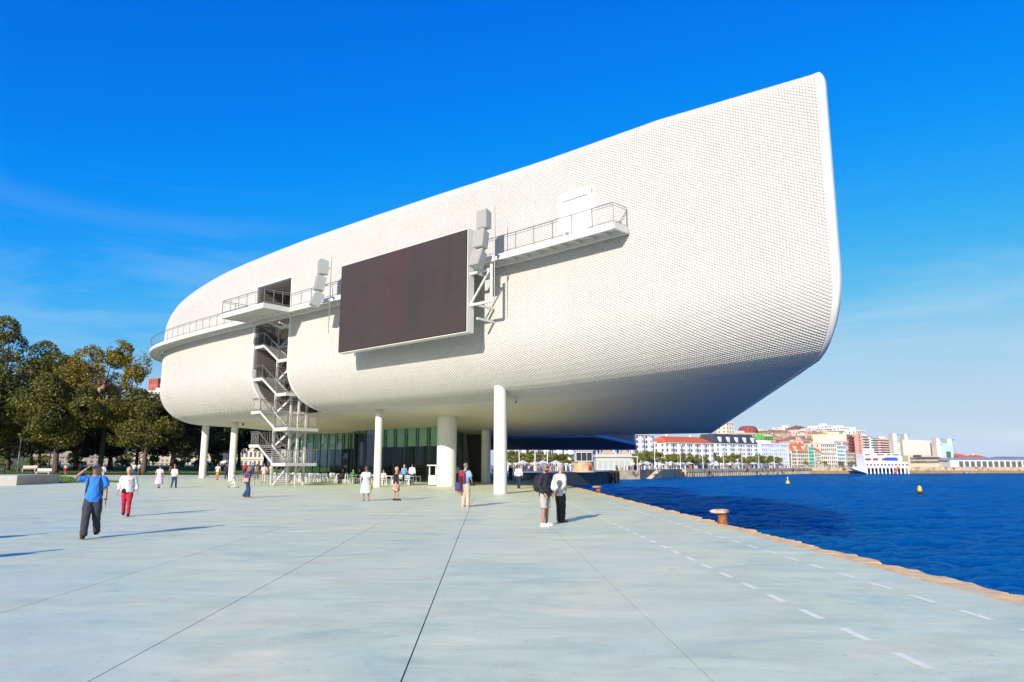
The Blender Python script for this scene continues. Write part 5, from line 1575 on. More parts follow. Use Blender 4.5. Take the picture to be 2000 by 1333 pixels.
px_person(811, 62.8, 'standing waiter in white shirt and dark trousers seen from behind', 0.0, 1.76, STAND, ('brown', 'short'), dict(m=C('#e8ecf4'), sleeve=1.7, grow=.03), dict(m=C('#1e1e2c')))
px_person(897, 70, 'person in white behind the glass corner', 1.0, 1.72, STAND, ('dark', 'short'), dict(m=C('#d8d4d8'), sleeve=1.2), dict(m=C('#2a2a30')))
# --- just outside the frame, where their long shadows come from
person('person standing outside the left edge whose shadow reaches the blue-shirted man', -13.6, 15.2, FACE, 1.74, WALK, 1, ('dark', 'short'), dict(m=C('#6a6a72'), sleeve=.8), dict(m=C('#30343e')), lod=1)
person('person outside the lower left corner casting a long shadow into view', -11.0, 11.6, FACE, 1.72, WALK2, 1, ('brown', 'bob'), dict(m=C('#8a4a3a'), sleeve=.8), dict(m=C('#30343e')), lod=1)
person('person outside the left edge, farther back, casting a thin shadow', -21.5, 22.6, FACE, 1.70, STAND, 1, ('brown', 'short'), dict(m=C('#c0b8a8'), sleeve=.8), dict(m=C('#30343e')), lod=1)
flush_people()
# ================================================================== PARK ON THE LEFT
M_GRASS = mat('lawn_soil', (0.045, 0.085, 0.015), 0.9, var=0.35, scale=2.5, bump=0.8, bscale=40)
M_BLADE = mat('grass_blades', (0.10, 0.19, 0.02), 0.8, island=0.35)
lawn_tri = [(-110, 66.1), (-41.2, 66.1), (-36.0, 68.2), (-49, 83), (-61, 97), (-78, 111), (-110, 111)]
def lawn_h(x, y): return gz(x, y) + 0.05
mb = MB(); mb.prism(lawn_tri, [gz(*p) - .1 for p in lawn_tri], [lawn_h(*p) for p in lawn_tri])
tag(mb.build('lawn', M_GRASS), kind='structure')
def terr_z(x, y): return gz(x, 112) + 0.05 + np.interp(y, [100, 140, 200], [0.0, 0.85, 1.4])
xs_ = np.linspace(-230, -14, 25); ys_ = np.linspace(104, 185, 14)
V_, F_s = [], []
for yy in ys_:
    for x in xs_:
        yv = yy + max(0, (x + 40)) * 0.25
        V_.append((x, yv, terr_z(x, yv)))
for j_ in range(len(ys_) - 1):
    for i_ in range(len(xs_) - 1): F_s.append((j_ * 25 + i_, j_ * 25 + i_ + 1, (j_ + 1) * 25 + i_ + 1, (j_ + 1) * 25 + i_))
tag(MB().add(V_, F_s).build('park_lawn', M_GRASS), kind='structure')
def grass(poly_fn, n, name, h):
    P_ = []
    while len(P_) < n:
        r_ = poly_fn()
        if r_: P_.append(r_)
    P_ = np.array(P_)
    a_ = RNG.uniform(0, 6.28, n); hh = RNG.uniform(.6, 1.2, n) * h; wd = .03
    dx, dy = np.cos(a_) * wd, np.sin(a_) * wd; lx, ly_ = RNG.normal(0, .03, n), RNG.normal(0, .03, n)
    v0 = P_ + np.stack([-dx, -dy, np.zeros(n)], 1); v1 = P_ + np.stack([dx, dy, np.zeros(n)], 1); v2 = P_ + np.stack([lx, ly_, hh], 1)
    V_ = np.stack([v0, v1, v2], 1).reshape(-1, 3); T_ = np.arange(3 * n).reshape(-1, 3)
    tag(link(name, np_mesh(name, V_, [T_]), M_BLADE), 'short sunlit grass on the %s' % ('lawn beside the low concrete wall' if 'near' in name or h > .08 else 'park ground under the trees'), 'grass', kind='stuff')
def in_tri():
    x, y = random.uniform(-85, -36), random.uniform(66.1, 111)
    c = False; n = len(lawn_tri)
    for i_ in range(n):
        (x0, y0), (x1, y1) = lawn_tri[i_], lawn_tri[(i_ + 1) % n]
        if (y0 > y) != (y1 > y) and x < (x1 - x0) * (y - y0) / (y1 - y0) + x0: c = not c
    return (x, y, lawn_h(x, y)) if c else None
grass(in_tri, 45000, 'grass', 0.09)
def in_park():
    y = random.uniform(104.5, 135); x = random.uniform(-100, -25)
    if y < 104.5 + max(0, x + 40) * .25: return None
    return (x, y, float(terr_z(x, y)))
grass(in_park, 30000, 'grass', 0.08)

# low concrete wall
wall = MB()
pw = [(-62, 57.5), (-40.7, 60.0), (-40.85, 65.9), (-62, 65.9)]
wall.prism(pw, [gz(*p) - .05 for p in pw], [gz(*p) + .80 for p in pw])
tag(wall.build('retaining_wall', mat('cast_concrete', (0.40, 0.37, 0.33), 0.8, var=.12, scale=1.2, bump=.3)), 'low cast concrete planter wall at the left edge of the plaza', 'wall')

# lamp posts
def lamp_post(x, y, h, label, arm=False):
    z0_ = gz(x, y) if y < 100 else float(terr_z(x, y))
    e_ = empty('lamp_post', (x, y, z0_)); tag(e_, label, 'lamp post', 'lamp posts in the park')
    MB().tube([(0, 0, 0), (0, 0, h)], [.10, .065], 10).build('pole', mat('grey_pole', (0.42, 0.42, 0.42), 0.5, 0.3), e_, True)
    if arm:
        MB().bar((0, 0, h - .1), (-0.9, 0, h - .05), .07).build('arm', MATS['grey_pole'], e_); MB().box((-1.0, 0, h - .06), (.5, .2, .08)).build('lamp_head', MATS['grey_pole'], e_)
    else:
        MB().bar((-.45, 0, h - .1), (.45, 0, h - .1), .06).build('arm', MATS['grey_pole'], e_)
        MB().bar((-.45, 0, h - 1.1), (.45, 0, h - 1.1), .06).build('arm', MATS['grey_pole'], e_)
        for xx, zz in ((-.38, h + .05), (.38, h + .05), (-.4, h - .95), (.4, h - .95)):
            MB().lathe([(.10, -.12), (.15, .12), (.13, .16)], (xx, -.05, zz), 10).build('floodlight', M_WHITE, e_, True)
lamp_post(-74.0, 109.0, 8.6, 'grey lamp post with clustered floodlights near the left edge')
lamp_post(-79.5, 125.0, 6.0, 'dark lamp post with a single arm under the park trees', True)

# trees
def leaf_material(name, c0, c1, c2):
    m = bpy.data.materials.new(name); m.use_nodes = True
    nt = m.node_tree; b = nt.nodes['Principled BSDF']; b.inputs['Roughness'].default_value = 0.6
    geo = nt.nodes.new('ShaderNodeNewGeometry')
    r_ = nt.nodes.new('ShaderNodeValToRGB'); e = r_.color_ramp.elements
    e[0].position = 0.0; e[0].color = (*c0, 1); e[1].position = 1.0; e[1].color = (*c2, 1); k = e.new(0.55); k.color = (*c1, 1)
    n = nt.nodes.new('ShaderNodeTexNoise'); n.inputs['Scale'].default_value = 0.35; n.inputs['Detail'].default_value = 3
    nt.links.new(geo.outputs['Position'], n.inputs['Vector'])
    mu = nt.nodes.new('ShaderNodeMath'); mu.operation = 'MULTIPLY_ADD'; mu.inputs[1].default_value = 0.55; mu.inputs[2].default_value = -0.02
    nt.links.new(geo.outputs['Random Per Island'], mu.inputs[0])
    a2 = nt.nodes.new('ShaderNodeMath'); a2.operation = 'MULTIPLY_ADD'; a2.inputs[1].default_value = 0.9
    nt.links.new(n.outputs['Fac'], a2.inputs[0]); nt.links.new(mu.outputs[0], a2.inputs[2])
    a3 = nt.nodes.new('ShaderNodeMath'); a3.operation = 'SUBTRACT'; a3.inputs[1].default_value = 0.22; nt.links.new(a2.outputs[0], a3.inputs[0])
    nt.links.new(a3.outputs[0], r_.inputs[0]); nt.links.new(r_.outputs[0], b.inputs['Base Color'])
    tl = nt.nodes.new('ShaderNodeBsdfTranslucent'); nt.links.new(r_.outputs[0], tl.inputs[0])
    ms = nt.nodes.new('ShaderNodeMixShader'); ms.inputs[0].default_value = 0.30
    nt.links.new(b.outputs[0], ms.inputs[1]); nt.links.new(tl.outputs[0], ms.inputs[2]); nt.links.new(ms.outputs[0], nt.nodes['Material Output'].inputs[0])
    return m
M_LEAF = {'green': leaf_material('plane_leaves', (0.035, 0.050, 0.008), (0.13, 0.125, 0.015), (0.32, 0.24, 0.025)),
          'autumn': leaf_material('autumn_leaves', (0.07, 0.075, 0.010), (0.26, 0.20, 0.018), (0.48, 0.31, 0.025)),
          'dark': leaf_material('shade_dark_leaves', (0.014, 0.024, 0.005), (0.036, 0.052, 0.009), (0.10, 0.10, 0.014)),  # shade on the low back crowns put into the leaf colour
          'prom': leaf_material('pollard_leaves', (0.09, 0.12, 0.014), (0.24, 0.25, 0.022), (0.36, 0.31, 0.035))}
M_BARK = mat('bark', (0.09, 0.065, 0.045), 0.9, var=.3, scale=3, bump=.7, bscale=12)
def crown_mesh(c, r, nb, nl, ls, seed, drop=0.35):
    g_ = np.random.default_rng(seed)
    C_ = []
    while len(C_) < nb:
        p = g_.uniform(-1, 1, 3); d_ = np.linalg.norm(p)
        if 0.35 < d_ < 0.95 and p[2] > -0.75: C_.append(p)
    C_ = np.array(C_)
    br = g_.uniform(0.20, 0.36, nb)
    k = g_.integers(0, nb, nl)
    d_ = g_.normal(0, 1, (nl, 3)); d_ /= np.linalg.norm(d_, axis=1)[:, None]
    rad = br[k] * g_.uniform(0.55, 1.08, nl) ** 0.6
    P_ = C_[k] + d_ * rad[:, None]
    # small gaps: drop leaves where a coarse noise is low
    ns_ = np.sin(P_[:, 0] * 9 + seed) * np.sin(P_[:, 1] * 8 + 2 * seed) + np.sin(P_[:, 2] * 10 + P_[:, 0] * 5)
    P_ = P_[ns_ > -1.05 + drop * 0.6]
    nl = len(P_)
    P_ = P_ * np.array(r) + np.array(c)
    n1 = g_.normal(0, 1, (nl, 3)); n1[:, 2] += 0.5; n1 /= np.linalg.norm(n1, axis=1)[:, None]
    u_ = np.cross(n1, g_.normal(0, 1, (nl, 3))); u_ /= np.linalg.norm(u_, axis=1)[:, None] + 1e-9
    v_ = np.cross(n1, u_)
    s_ = (ls * g_.uniform(0.6, 1.35, nl))[:, None]
    q0, q1, q2, q3 = P_ - u_ * s_, P_ - v_ * s_ * .55 + n1 * s_ * .12, P_ + u_ * s_, P_ + v_ * s_ * .55 + n1 * s_ * .12
    V_ = np.stack([q0, q1, q2, q3], 1).reshape(-1, 3)
    Q_ = np.arange(4 * nl).reshape(-1, 4)
    return np_mesh('crown', V_, [Q_]), C_ * np.array(r) + np.array(c)
def tree(label, x, y, h, rx, ry, z_low, kind, nl, ls, seed, trunk=0.4, group='trees in the park', z0_=None, cat='tree', nb=34):
    zb_ = (gz(x, y) if y < 100 else float(terr_z(x, y))) if z0_ is None else z0_
    e_ = empty('tree', (x, y, zb_)); tag(e_, label, cat, group)
    cz = (h + z_low) / 2; rz_ = (h - z_low) / 2
    cm__, cc = crown_mesh((0, 0, cz), (rx, ry, rz_), nb, nl, ls, seed)
    link('crown', cm__, M_LEAF[kind], e_)
    tk = MB(); g_ = random.Random(seed)
    tk.tube([(0, 0, -.1), (0.05, 0, .4), (g_.uniform(-.2, .2), g_.uniform(-.2, .2), z_low + .3), (g_.uniform(-.4, .4), g_.uniform(-.3, .3), cz), (g_.uniform(-.4, .4), 0, h - rz_ * .35)], [trunk * 1.35, trunk, trunk * .75, trunk * .4, trunk * .1], 9)
    tk.build('trunk', M_BARK, e_, True)
    for b_ in range(0, len(cc), 3):
        lb = MB(); z_s = g_.uniform(z_low * .8, cz); t_ = Vector(cc[b_]); s0 = Vector((0, 0, z_s)); mid = s0.lerp(t_, .5) + Vector((0, 0, -.06 * (t_ - s0).length))
        lb.tube([s0, mid, t_], [trunk * .32, trunk * .18, trunk * .05], 6); lb.build('limb', M_BARK, e_, True)
    return e_
def tpx(u, D): return (u - 1000) / 1400 * D * 1.012, D
T_ = [('tallest broad plane tree at the left edge of the picture', 15, 116, 25.6, 11.2, 9, 3.6, 'green', 52000, .21, 1, .55),
      ('yellowing autumn plane tree standing tallest right of the dip', 216, 112, 19.4, 6.4, 6, 5.4, 'autumn', 40000, .17, 2, .42),
      ('dark plane tree between the two tall ones', 132, 107, 14.4, 6.6, 6, 3.0, 'green', 34000, .19, 3, .45),
      ('low golden tree in front, beside the grey lamp post', 86, 118, 12.0, 5.2, 4.6, 2.6, 'autumn', 20000, .16, 4, .25),
      ('small dark tree left of the hull belly', 300, 108, 12.2, 5.6, 5.4, 2.8, 'green', 24000, .18, 5, .38),
      ('tree coloured dark for shade under the left end of the hull', 352, 112, 10.2, 6.2, 5, 2.2, 'dark', 18000, .20, 6, .36),
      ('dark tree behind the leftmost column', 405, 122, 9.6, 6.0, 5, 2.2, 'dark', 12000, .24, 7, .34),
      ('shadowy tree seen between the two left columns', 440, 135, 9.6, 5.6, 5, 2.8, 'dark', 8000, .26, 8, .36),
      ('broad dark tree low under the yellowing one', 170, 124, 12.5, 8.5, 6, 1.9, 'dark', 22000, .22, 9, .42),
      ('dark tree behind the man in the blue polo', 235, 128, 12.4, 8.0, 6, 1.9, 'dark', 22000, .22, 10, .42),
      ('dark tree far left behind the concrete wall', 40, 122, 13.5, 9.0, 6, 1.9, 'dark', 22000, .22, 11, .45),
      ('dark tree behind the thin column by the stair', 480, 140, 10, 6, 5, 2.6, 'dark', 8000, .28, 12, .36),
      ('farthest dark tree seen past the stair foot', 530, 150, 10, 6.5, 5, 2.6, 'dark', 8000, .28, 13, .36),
      ('low dark tree closing the back of the park behind the red-trousered woman', 285, 140, 11.0, 8.0, 5, 1.6, 'dark', 14000, .28, 15, .36),
      ('low dark tree closing the back of the park behind the low golden tree', 100, 138, 11.0, 8.5, 5, 1.6, 'dark', 14000, .28, 16, .36),
      ('large dark plane tree outside the left edge', -75, 104, 19, 8, 8, 3.5, 'green', 10000, .28, 14, .5)]
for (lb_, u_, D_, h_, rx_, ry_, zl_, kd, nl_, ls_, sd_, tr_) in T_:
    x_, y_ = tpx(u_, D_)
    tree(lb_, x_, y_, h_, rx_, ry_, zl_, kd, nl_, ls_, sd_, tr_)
# sunlit shrubs behind the trunks
for k, (u_, D_, w_, h_, lb_) in enumerate(((180, 150, 5, 3.0, 'sunlit yellow-green shrub behind the man in blue polo'), (260, 152, 4.5, 3.2, 'sunlit green shrub right of the red-trousered woman'), (310, 150, 4, 3.4, 'yellow-green shrub behind the pink-dressed woman'), (95, 150, 5, 2.6, 'sunlit shrub under the dark trees at left'), (375, 155, 4, 3, 'yellow shrub behind the leftmost column'), (20, 146, 5, 3, 'bright green shrub at the far left'), (435, 150, 2.6, 4, 'small conical shrub between the two left columns'))):
    x_, y_ = tpx(u_, D_)
    e_ = empty('shrub', (x_, y_, float(terr_z(x_, y_)))); tag(e_, lb_, 'shrub', 'shrubs at the back of the park')
    cm__, cc = crown_mesh((0, 0, h_ * .5), (w_ / 2, w_ / 2, h_ * .55), 14, 2500, .17, 40 + k)
    link('foliage', cm__, M_LEAF['prom'], e_)
    MB().tube([(0, 0, -.1), (0, 0, h_ * .6)], [.12, .04], 6).build('stem', M_BARK, e_)
# park benches
def bench(u_, D_, label, rz=0):
    x_, y_ = tpx(u_, D_); e_ = empty('park_bench', (x_, y_, float(terr_z(x_, y_)) if y_ > 104 else gz(x_, y_)), rz); tag(e_, label, 'bench', 'park benches')
    m_ = mat('pale_bench', (0.55, 0.48, 0.42), 0.7)
    MB().box((0, 0, .45), (2.0, .5, .07)).build('seat', m_, e_); MB().box((0, .25, .75), (2.0, .06, .4)).build('backrest', m_, e_)
    for sx in (-.85, .85): MB().box((sx, 0, .21), (.1, .45, .42)).build('leg', m_, e_)
bench(83, 112, 'pale park bench under the trees left of centre of the park', 0.2)
bench(110, 101, 'darker park bench at the lawn edge behind the concrete wall', 0.0)
# people sitting and strolling deep in the park
for k, (u_, D_, tc_, bc_, lb_) in enumerate(((8, 108, '#30508a', '#2a2a34', 'stroller in blue at the far left behind the wall'), (20, 104, '#6a5a66', '#cfd6e0', 'stroller in mauve near the lamp post'), (36, 106, '#1e2230', '#20283c', 'dark-dressed stroller just right of the lamp post'), (60, 118, '#d8d2c6', '#b8a890', 'person in cream under the trees'), (94, 113, '#e0b8a8', '#c89070', 'person on the pale park bench'), (140, 120, '#3c4a90', '#2a2a3a', 'person in blue beneath the leaning trunk'), (180, 122, '#e4d8d4', '#c8a8a0', 'person in white seated behind the blue polo man'), (240, 124, '#c8c4c0', '#3a4a7a', 'person by the dark trunks right of the red-trousered woman'), (362, 130, '#2a4a9a', '#202a4a', 'person in blue left of the leftmost column'))):
    x_, y_ = tpx(u_, D_)
    sit_ = 'bench' in lb_ or 'seated' in lb_
    person(lb_, x_, y_, random.uniform(-3, 3) if not sit_ else FACE + .2, 1.68, SIT if sit_ else (WALK, WALK2, STAND)[k % 3], k % 2, (('dark', 'brown', 'grey')[k % 3], 'short'), dict(m=C(tc_), sleeve=1.0), dict(m=C(bc_)), lod=1, z=float(terr_z(x_, y_)) if y_ > 104 else gz(x_, y_))
flush_people()
# parked cars beyond the park
def car(u_, D_, colr, label, rz=0.0):
    x_, y_ = tpx(u_, D_); e_ = empty('parked_car', (x_, y_, float(terr_z(x_, y_))), rz); tag(e_, label, 'car', 'cars parked behind the park')
    m_ = mat('car_' + label[:12].replace(' ', '_'), colr, 0.3)
    b = MB(); b.hexa([(-2.1, -.85, .3), (2.1, -.85, .3), (2.1, .85, .3), (-2.1, .85, .3)], [(-2.05, -.8, .85), (2.05, -.8, .8), (2.05, .8, .8), (-2.05, .8, .85)]); b.build('body', m_, e_, bevel=.08)
    c_ = MB(); c_.hexa([(-1.7, -.75, .85), (1.2, -.75, .82), (1.2, .75, .82), (-1.7, .75, .85)], [(-1.3, -.6, 1.42), (.5, -.6, 1.45), (.5, .6, 1.45), (-1.3, .6, 1.42)]); c_.build('cabin', mat('car_glass', (.02, .025, .03), .1), e_)
    MB().box((-.4, 0, 1.44), (1.7, 1.15, .04)).build('roof', m_, e_)
    for sx in (-1.3, 1.3):
        for sy in (-.82, .82):
            o = MB().lathe([(.31, -.1), (.31, .1)], n=14).build('wheel', M_DARK, e_); o.rotation_euler = (R(90), 0, 0); o.location = (sx, sy, .31)
    for sy in (-.6, .6): MB().box((2.08, sy, .65), (.06, .3, .12)).build('headlight', M_RIM, e_)
car(412, 158, (.02, .05, .2), 'dark blue car parked behind the leftmost column')
car(462, 165, (.4, .4, .42), 'silver car parked behind the thin left column')
# ================================================================== ACROSS THE BAY
COAST = [(1.2, 161.0), (30, 205), (33, 254), (46, 262), (74, 318), (179, 440), (340, 470), (700, 505), (2600, 620)]
M_STONEQ = mat('pale_quay_stone', (0.50, 0.39, 0.25), 0.85, var=.3, scale=.5, bump=.5, bscale=3, dirt=((0.10, 0.085, 0.06), .35, .54))
M_PAVE = mat('promenade_paving', (0.30, 0.28, 0.26), 0.8, var=.15, scale=.2)
land = COAST + [(2600, 6000), (-4000, 6000), (-4000, 161.0)]
mb = MB(); mb.prism(land, -6, -0.08); tag(mb.build('town_ground', M_PAVE), kind='structure')
# dark quay wall, shade put into its stone colour, with timber fenders
dq = MB()
def wall_seg(a, b, z0_, z1_, th, m, name, lbl=None):
    a, b = Vector((*a, 0)), Vector((*b, 0)); d_ = (b - a).normalized(); n_ = Vector((d_.y, -d_.x, 0))
    mb = MB(); P_ = [a + n_ * .02, b + n_ * .02, b - n_ * th, a - n_ * th]
    mb.hexa([p + Vector((0, 0, z0_)) for p in P_], [p + Vector((0, 0, z1_)) for p in P_])
    o = mb.build(name, m); tag(o, kind='structure'); return o
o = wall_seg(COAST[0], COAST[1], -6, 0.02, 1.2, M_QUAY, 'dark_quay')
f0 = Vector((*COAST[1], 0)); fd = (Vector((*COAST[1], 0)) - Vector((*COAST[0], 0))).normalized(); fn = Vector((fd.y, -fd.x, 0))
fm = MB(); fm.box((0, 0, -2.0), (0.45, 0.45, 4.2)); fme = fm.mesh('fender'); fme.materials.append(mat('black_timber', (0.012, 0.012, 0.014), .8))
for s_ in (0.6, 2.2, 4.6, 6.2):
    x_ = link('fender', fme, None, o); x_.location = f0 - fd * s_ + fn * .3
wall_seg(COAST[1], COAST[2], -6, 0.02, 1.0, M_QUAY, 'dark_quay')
wall_seg(COAST[2], COAST[3], -6, 0.03, 1.0, M_STONEQ, 'stone_quay')
sq = wall_seg(COAST[3], COAST[4], -6, 0.03, 1.0, mat('weathered_quay_stone', (0.30, 0.23, 0.15), .85, var=.3, scale=.4, dirt=((.10, .085, .06), .3, .56)), 'stone_quay')
# stone steps down to the water
sd0 = Vector((*COAST[3], 0)); sdd = (Vector((*COAST[4], 0)) - sd0).normalized(); sdn = Vector((sdd.y, -sdd.x, 0))
stp = empty('harbour_steps', tuple(sd0 + sdd * 22)); tag(stp, 'pale stone steps running down the quay to the water', 'steps')
for k in range(16):
    s_ = -k * 0.9
    p = sdd * s_ + sdn * 1.0
    MB().box((p.x, p.y, -0.05 - k * .2 - 1.5), (2.0, 0.95, 3.0), math.atan2(sdd.y, sdd.x) - math.pi / 2).build('step', M_STONEQ, stp)
# piled promenade edge
pq = empty('piled_promenade', (*COAST[4], 0)); tag(pq, 'long promenade edge on a row of pale piles above dark water gap', 'promenade')
a0 = Vector((*COAST[4], 0)); a1 = Vector((*COAST[5], 0)); dd = (a1 - a0).normalized(); nn_ = Vector((dd.y, -dd.x, 0)); LL = (a1 - a0).length
mb = MB(); P_ = [nn_ * 2.2, dd * LL + nn_ * 2.2, dd * LL - nn_ * .2, -nn_ * .2]; mb.hexa([p + Vector((0, 0, -1.25)) for p in P_], [p + Vector((0, 0, .05)) for p in P_]); mb.build('deck_edge', M_STONEQ, pq)
mb = MB(); P_ = [nn_ * .35, dd * LL + nn_ * .35, dd * LL, dd * 0]; mb.hexa([p + Vector((0, 0, -5)) for p in P_], [p + Vector((0, 0, -1.26)) for p in P_]); mb.build('shade_dark_wall', M_QUAY, pq)  # shade below the deck carried by the dark stone colour
pm = MB(); pm.box((0, 0, -3.2), (.95, .8, 4.0), math.atan2(dd.y, dd.x)); pme2 = pm.mesh('pile'); pme2.materials.append(M_STONEQ)
n_p = int(LL / 2.35)
for k in range(n_p):
    x_ = link('pile', pme2, None, pq); x_.location = dd * (k * 2.35 + .6) + nn_ * 1.7
M_BEACH = mat('tidal_sandstone', (0.33, 0.20, 0.09), .9, var=.3, scale=.3)
wall_seg(COAST[5], COAST[6], -6, 0.6, 1.0, M_STONEQ, 'sea_wall')
for a_, b_ in ((COAST[5], COAST[6]), (COAST[6], COAST[7])):
    o = wall_seg(a_, b_, -6, -1.6, -2.5, M_BEACH, 'tidal_ledge')
wall_seg(COAST[6], COAST[7], -6, 0.6, 1.0, M_STONEQ, 'sea_wall')

def pX(u, D): return (u - 1000) / 1416.0 * D
def pZ(v, D):
    w_ = 666.5 - v; s_, c_ = math.sin(R(PITCH)), math.cos(R(PITCH))
    return EYE + D * (1400 * s_ + w_ * c_) / (1400 * c_ - w_ * s_)
M_WIN = mat('far_window', (0.10, 0.10, 0.105), .3, island=.6)
def hill_z(x, y):
    s_ = np.clip((y - 470) / 230, 0, 1); s_ = s_ * s_ * (3 - 2 * s_)
    k_ = np.clip((x - 40) / 80, 0, 1) * np.clip((345 - x) / 70, 0, 1)
    l_ = np.clip((y - 260) / 140, 0, 1) * np.clip((-60 - x) / 60, 0, 1)
    f_ = 27 * s_ * k_ + 26 * l_
    return f_ - 8 * np.clip(1 - f_ / 2, 0, 1)
xs_ = np.linspace(-420, 460, 60); ys_ = np.linspace(250, 1000, 40)
V_, F_s = [], []
for yy in ys_:
    for x in xs_: V_.append((x, yy, float(hill_z(x, yy))))
for j_ in range(39):
    for i_ in range(59): F_s.append((j_ * 60 + i_, j_ * 60 + i_ + 1, (j_ + 1) * 60 + i_ + 1, (j_ + 1) * 60 + i_))
tag(MB().add(V_, F_s).build('hill', mat('hill_green', (.05, .07, .025), .9, var=.4, scale=.05), None, True), kind='structure')

def bld(label, u0, u1, vtop, D, colr, ang=58, floors=5, cols=8, roof='flat', roofcol=(.42, .10, .035), depth=14, bays=0, balc=None, wfill=.44, zb=None, name='apartment_building', parapet=True, endwin=True, wcol=None, group='town buildings across the water'):
    x0, y0 = pX(u0, D), D
    k1 = (u1 - 1000) / 1416.0
    an = R(ang); sa, ca = math.sin(an), math.cos(an)
    L = (k1 * y0 - x0) / (sa - k1 * ca)
    zt = pZ(vtop, D)
    if zb is None: zb = max(-.1, min(float(hill_z(x0, y0)), float(hill_z(x0 + L * sa, y0 + L * ca))))
    e_ = empty(name, (x0, y0, zb)); tag(e_, label, 'building', group)
    Hh = zt - zb
    eave = Hh
    rh = 0
    if roof == 'hip': rh = min(3.2, Hh * .22); eave = Hh - rh
    if roof == 'mansard': rh = min(6.0, Hh * .28); eave = Hh - rh
    dX, dN = Vector((sa, ca, 0)), Vector((ca, -sa, 0))       # along the front, outward normal
    P = lambda a, b, z: dX * a - dN * b + Vector((0, 0, z))
    wm = mat('wall_%d_%d_%d' % tuple(int(c * 255) for c in colr), colr, .8, var=.10, scale=.25)
    mb = MB(); mb.hexa([P(0, 0, 0), P(L, 0, 0), P(L, depth, 0), P(0, depth, 0)], [P(0, 0, eave), P(L, 0, eave), P(L, depth, eave), P(0, depth, eave)])
    mb.build('wall', wm, e_)
    rm = mat('roof_%d_%d_%d' % tuple(int(c * 255) for c in roofcol), roofcol, .8, var=.25, scale=.6)
    r_ = MB()
    if roof == 'flat':
        r_.hexa([P(-.3, -.3, eave + .003), P(L + .3, -.3, eave + .003), P(L + .3, depth + .3, eave + .003), P(-.3, depth + .3, eave + .003)], [P(-.3, -.3, eave + .4), P(L + .3, -.3, eave + .4), P(L + .3, depth + .3, eave + .4), P(-.3, depth + .3, eave + .4)])
        ro = r_.build('roof', wm, e_)
        if L > 8:
            pt = MB(); pt.box(P(L * .35, depth * .5, eave + 1.3), (L * .22, depth * .35, 2.0), math.atan2(dX.y, dX.x)); pt.build('roof_house', wm, ro)
    elif roof == 'hip':
        i_ = min(depth * .48, L * .45)
        r_.add([P(-.5, -.5, eave), P(L + .5, -.5, eave), P(L + .5, depth + .5, eave), P(-.5, depth + .5, eave), P(i_ * .6, depth / 2, Hh), P(L - i_ * .6, depth / 2, Hh)], [(0, 1, 5, 4), (1, 2, 5), (2, 3, 4, 5), (3, 0, 4), (3, 2, 1, 0)])
        ro = r_.build('roof', rm, e_)
        for k in range(max(1, int(L / 12))): MB().box(P(L * (k + .5) / max(1, int(L / 12)), depth * .6, Hh + .2), (1.0, .8, 1.6)).build('chimney', wm, ro)
    else:
        r_.hexa([P(-.3, -.3, eave), P(L + .3, -.3, eave), P(L + .3, depth + .3, eave), P(-.3, depth + .3, eave)], [P(1.6, 2.4, Hh), P(L - 1.6, 2.4, Hh), P(L - 1.6, depth - 2.4, Hh), P(1.6, depth - 2.4, Hh)])
        ro = r_.build('roof', rm, e_)
        for k in range(max(2, int(L / 6))):
            MB().box(P(L * (k + .5) / max(2, int(L / 6)), 1.0, eave + rh * .4), (1.8, 1.8, rh * .55), math.atan2(dX.y, dX.x)).build('dormer', wm, ro)
    # windows, too fine to pick apart from here: one part
    fh = eave / floors; cw = L / cols
    w_ = MB()
    rz_ = math.atan2(dX.y, dX.x)
    for f_ in range(floors):
        for c_ in range(cols):
            w_.box(P((c_ + .5) * cw, -.02, (f_ + .52) * fh), (cw * wfill, .14, fh * .56), rz_)
    if endwin and depth > 8:
        nc = max(1, int(depth / 4))
        for f_ in range(floors):
            for c_ in range(nc): w_.box(P(-.02, (c_ + .5) * depth / nc, (f_ + .52) * fh), (.14, 1.1, fh * .5), rz_)
    tag(w_.build('windows', wcol or M_WIN, e_), kind='stuff')
    if bays:
        for c_ in range(bays):
            bm_ = MB(); cx = L * (c_ + .5) / bays; bw = L / bays * .30
            bm_.box(P(cx, -.55, eave * .54), (bw, 1.1, eave * .80), rz_); bo_ = bm_.build('glazed_bay', mat('white_bay', (.78, .78, .76), .6), e_)
            bw_ = MB()
            for f_ in range(floors):
                for s_ in (-.25, .25): bw_.box(P(cx + s_ * bw, -1.12, (f_ + .55) * fh if f_ else .8 * fh), (bw * .34, .06, fh * .45), rz_)
            tag(bw_.build('bay_panes', mat('bay_glass', (.26, .30, .34), .2, island=.4), bo_), kind='stuff')
    if balc:
        bm_ = MB()
        for f_ in range(1, floors):
            bm_.box(P(L / 2, -.7, f_ * fh + .45), (L * .96, 1.4, fh * .34), rz_)
        tag(bm_.build('balconies', mat('balcony_%d_%d_%d' % tuple(int(c * 255) for c in balc), balc, .7), e_), kind='stuff')
    # string course
    MB().box(P(L / 2, -.15, fh * 1.02), (L + .2, .3, .3), rz_).build('string_course', wm, e_)
    MB().box(P(L / 2, -.2, eave - .2), (L + .3, .4, .35), rz_).build('cornice', wm, e_)
    return e_
WHT, CRM, BEI = (.74, .73, .70), (.66, .56, .40), (.52, .44, .34)
ORG = (.62, .13, .035); DKR = (.05, .05, .065); BRN = (.26, .10, .06); BRK = (.36, .17, .12)
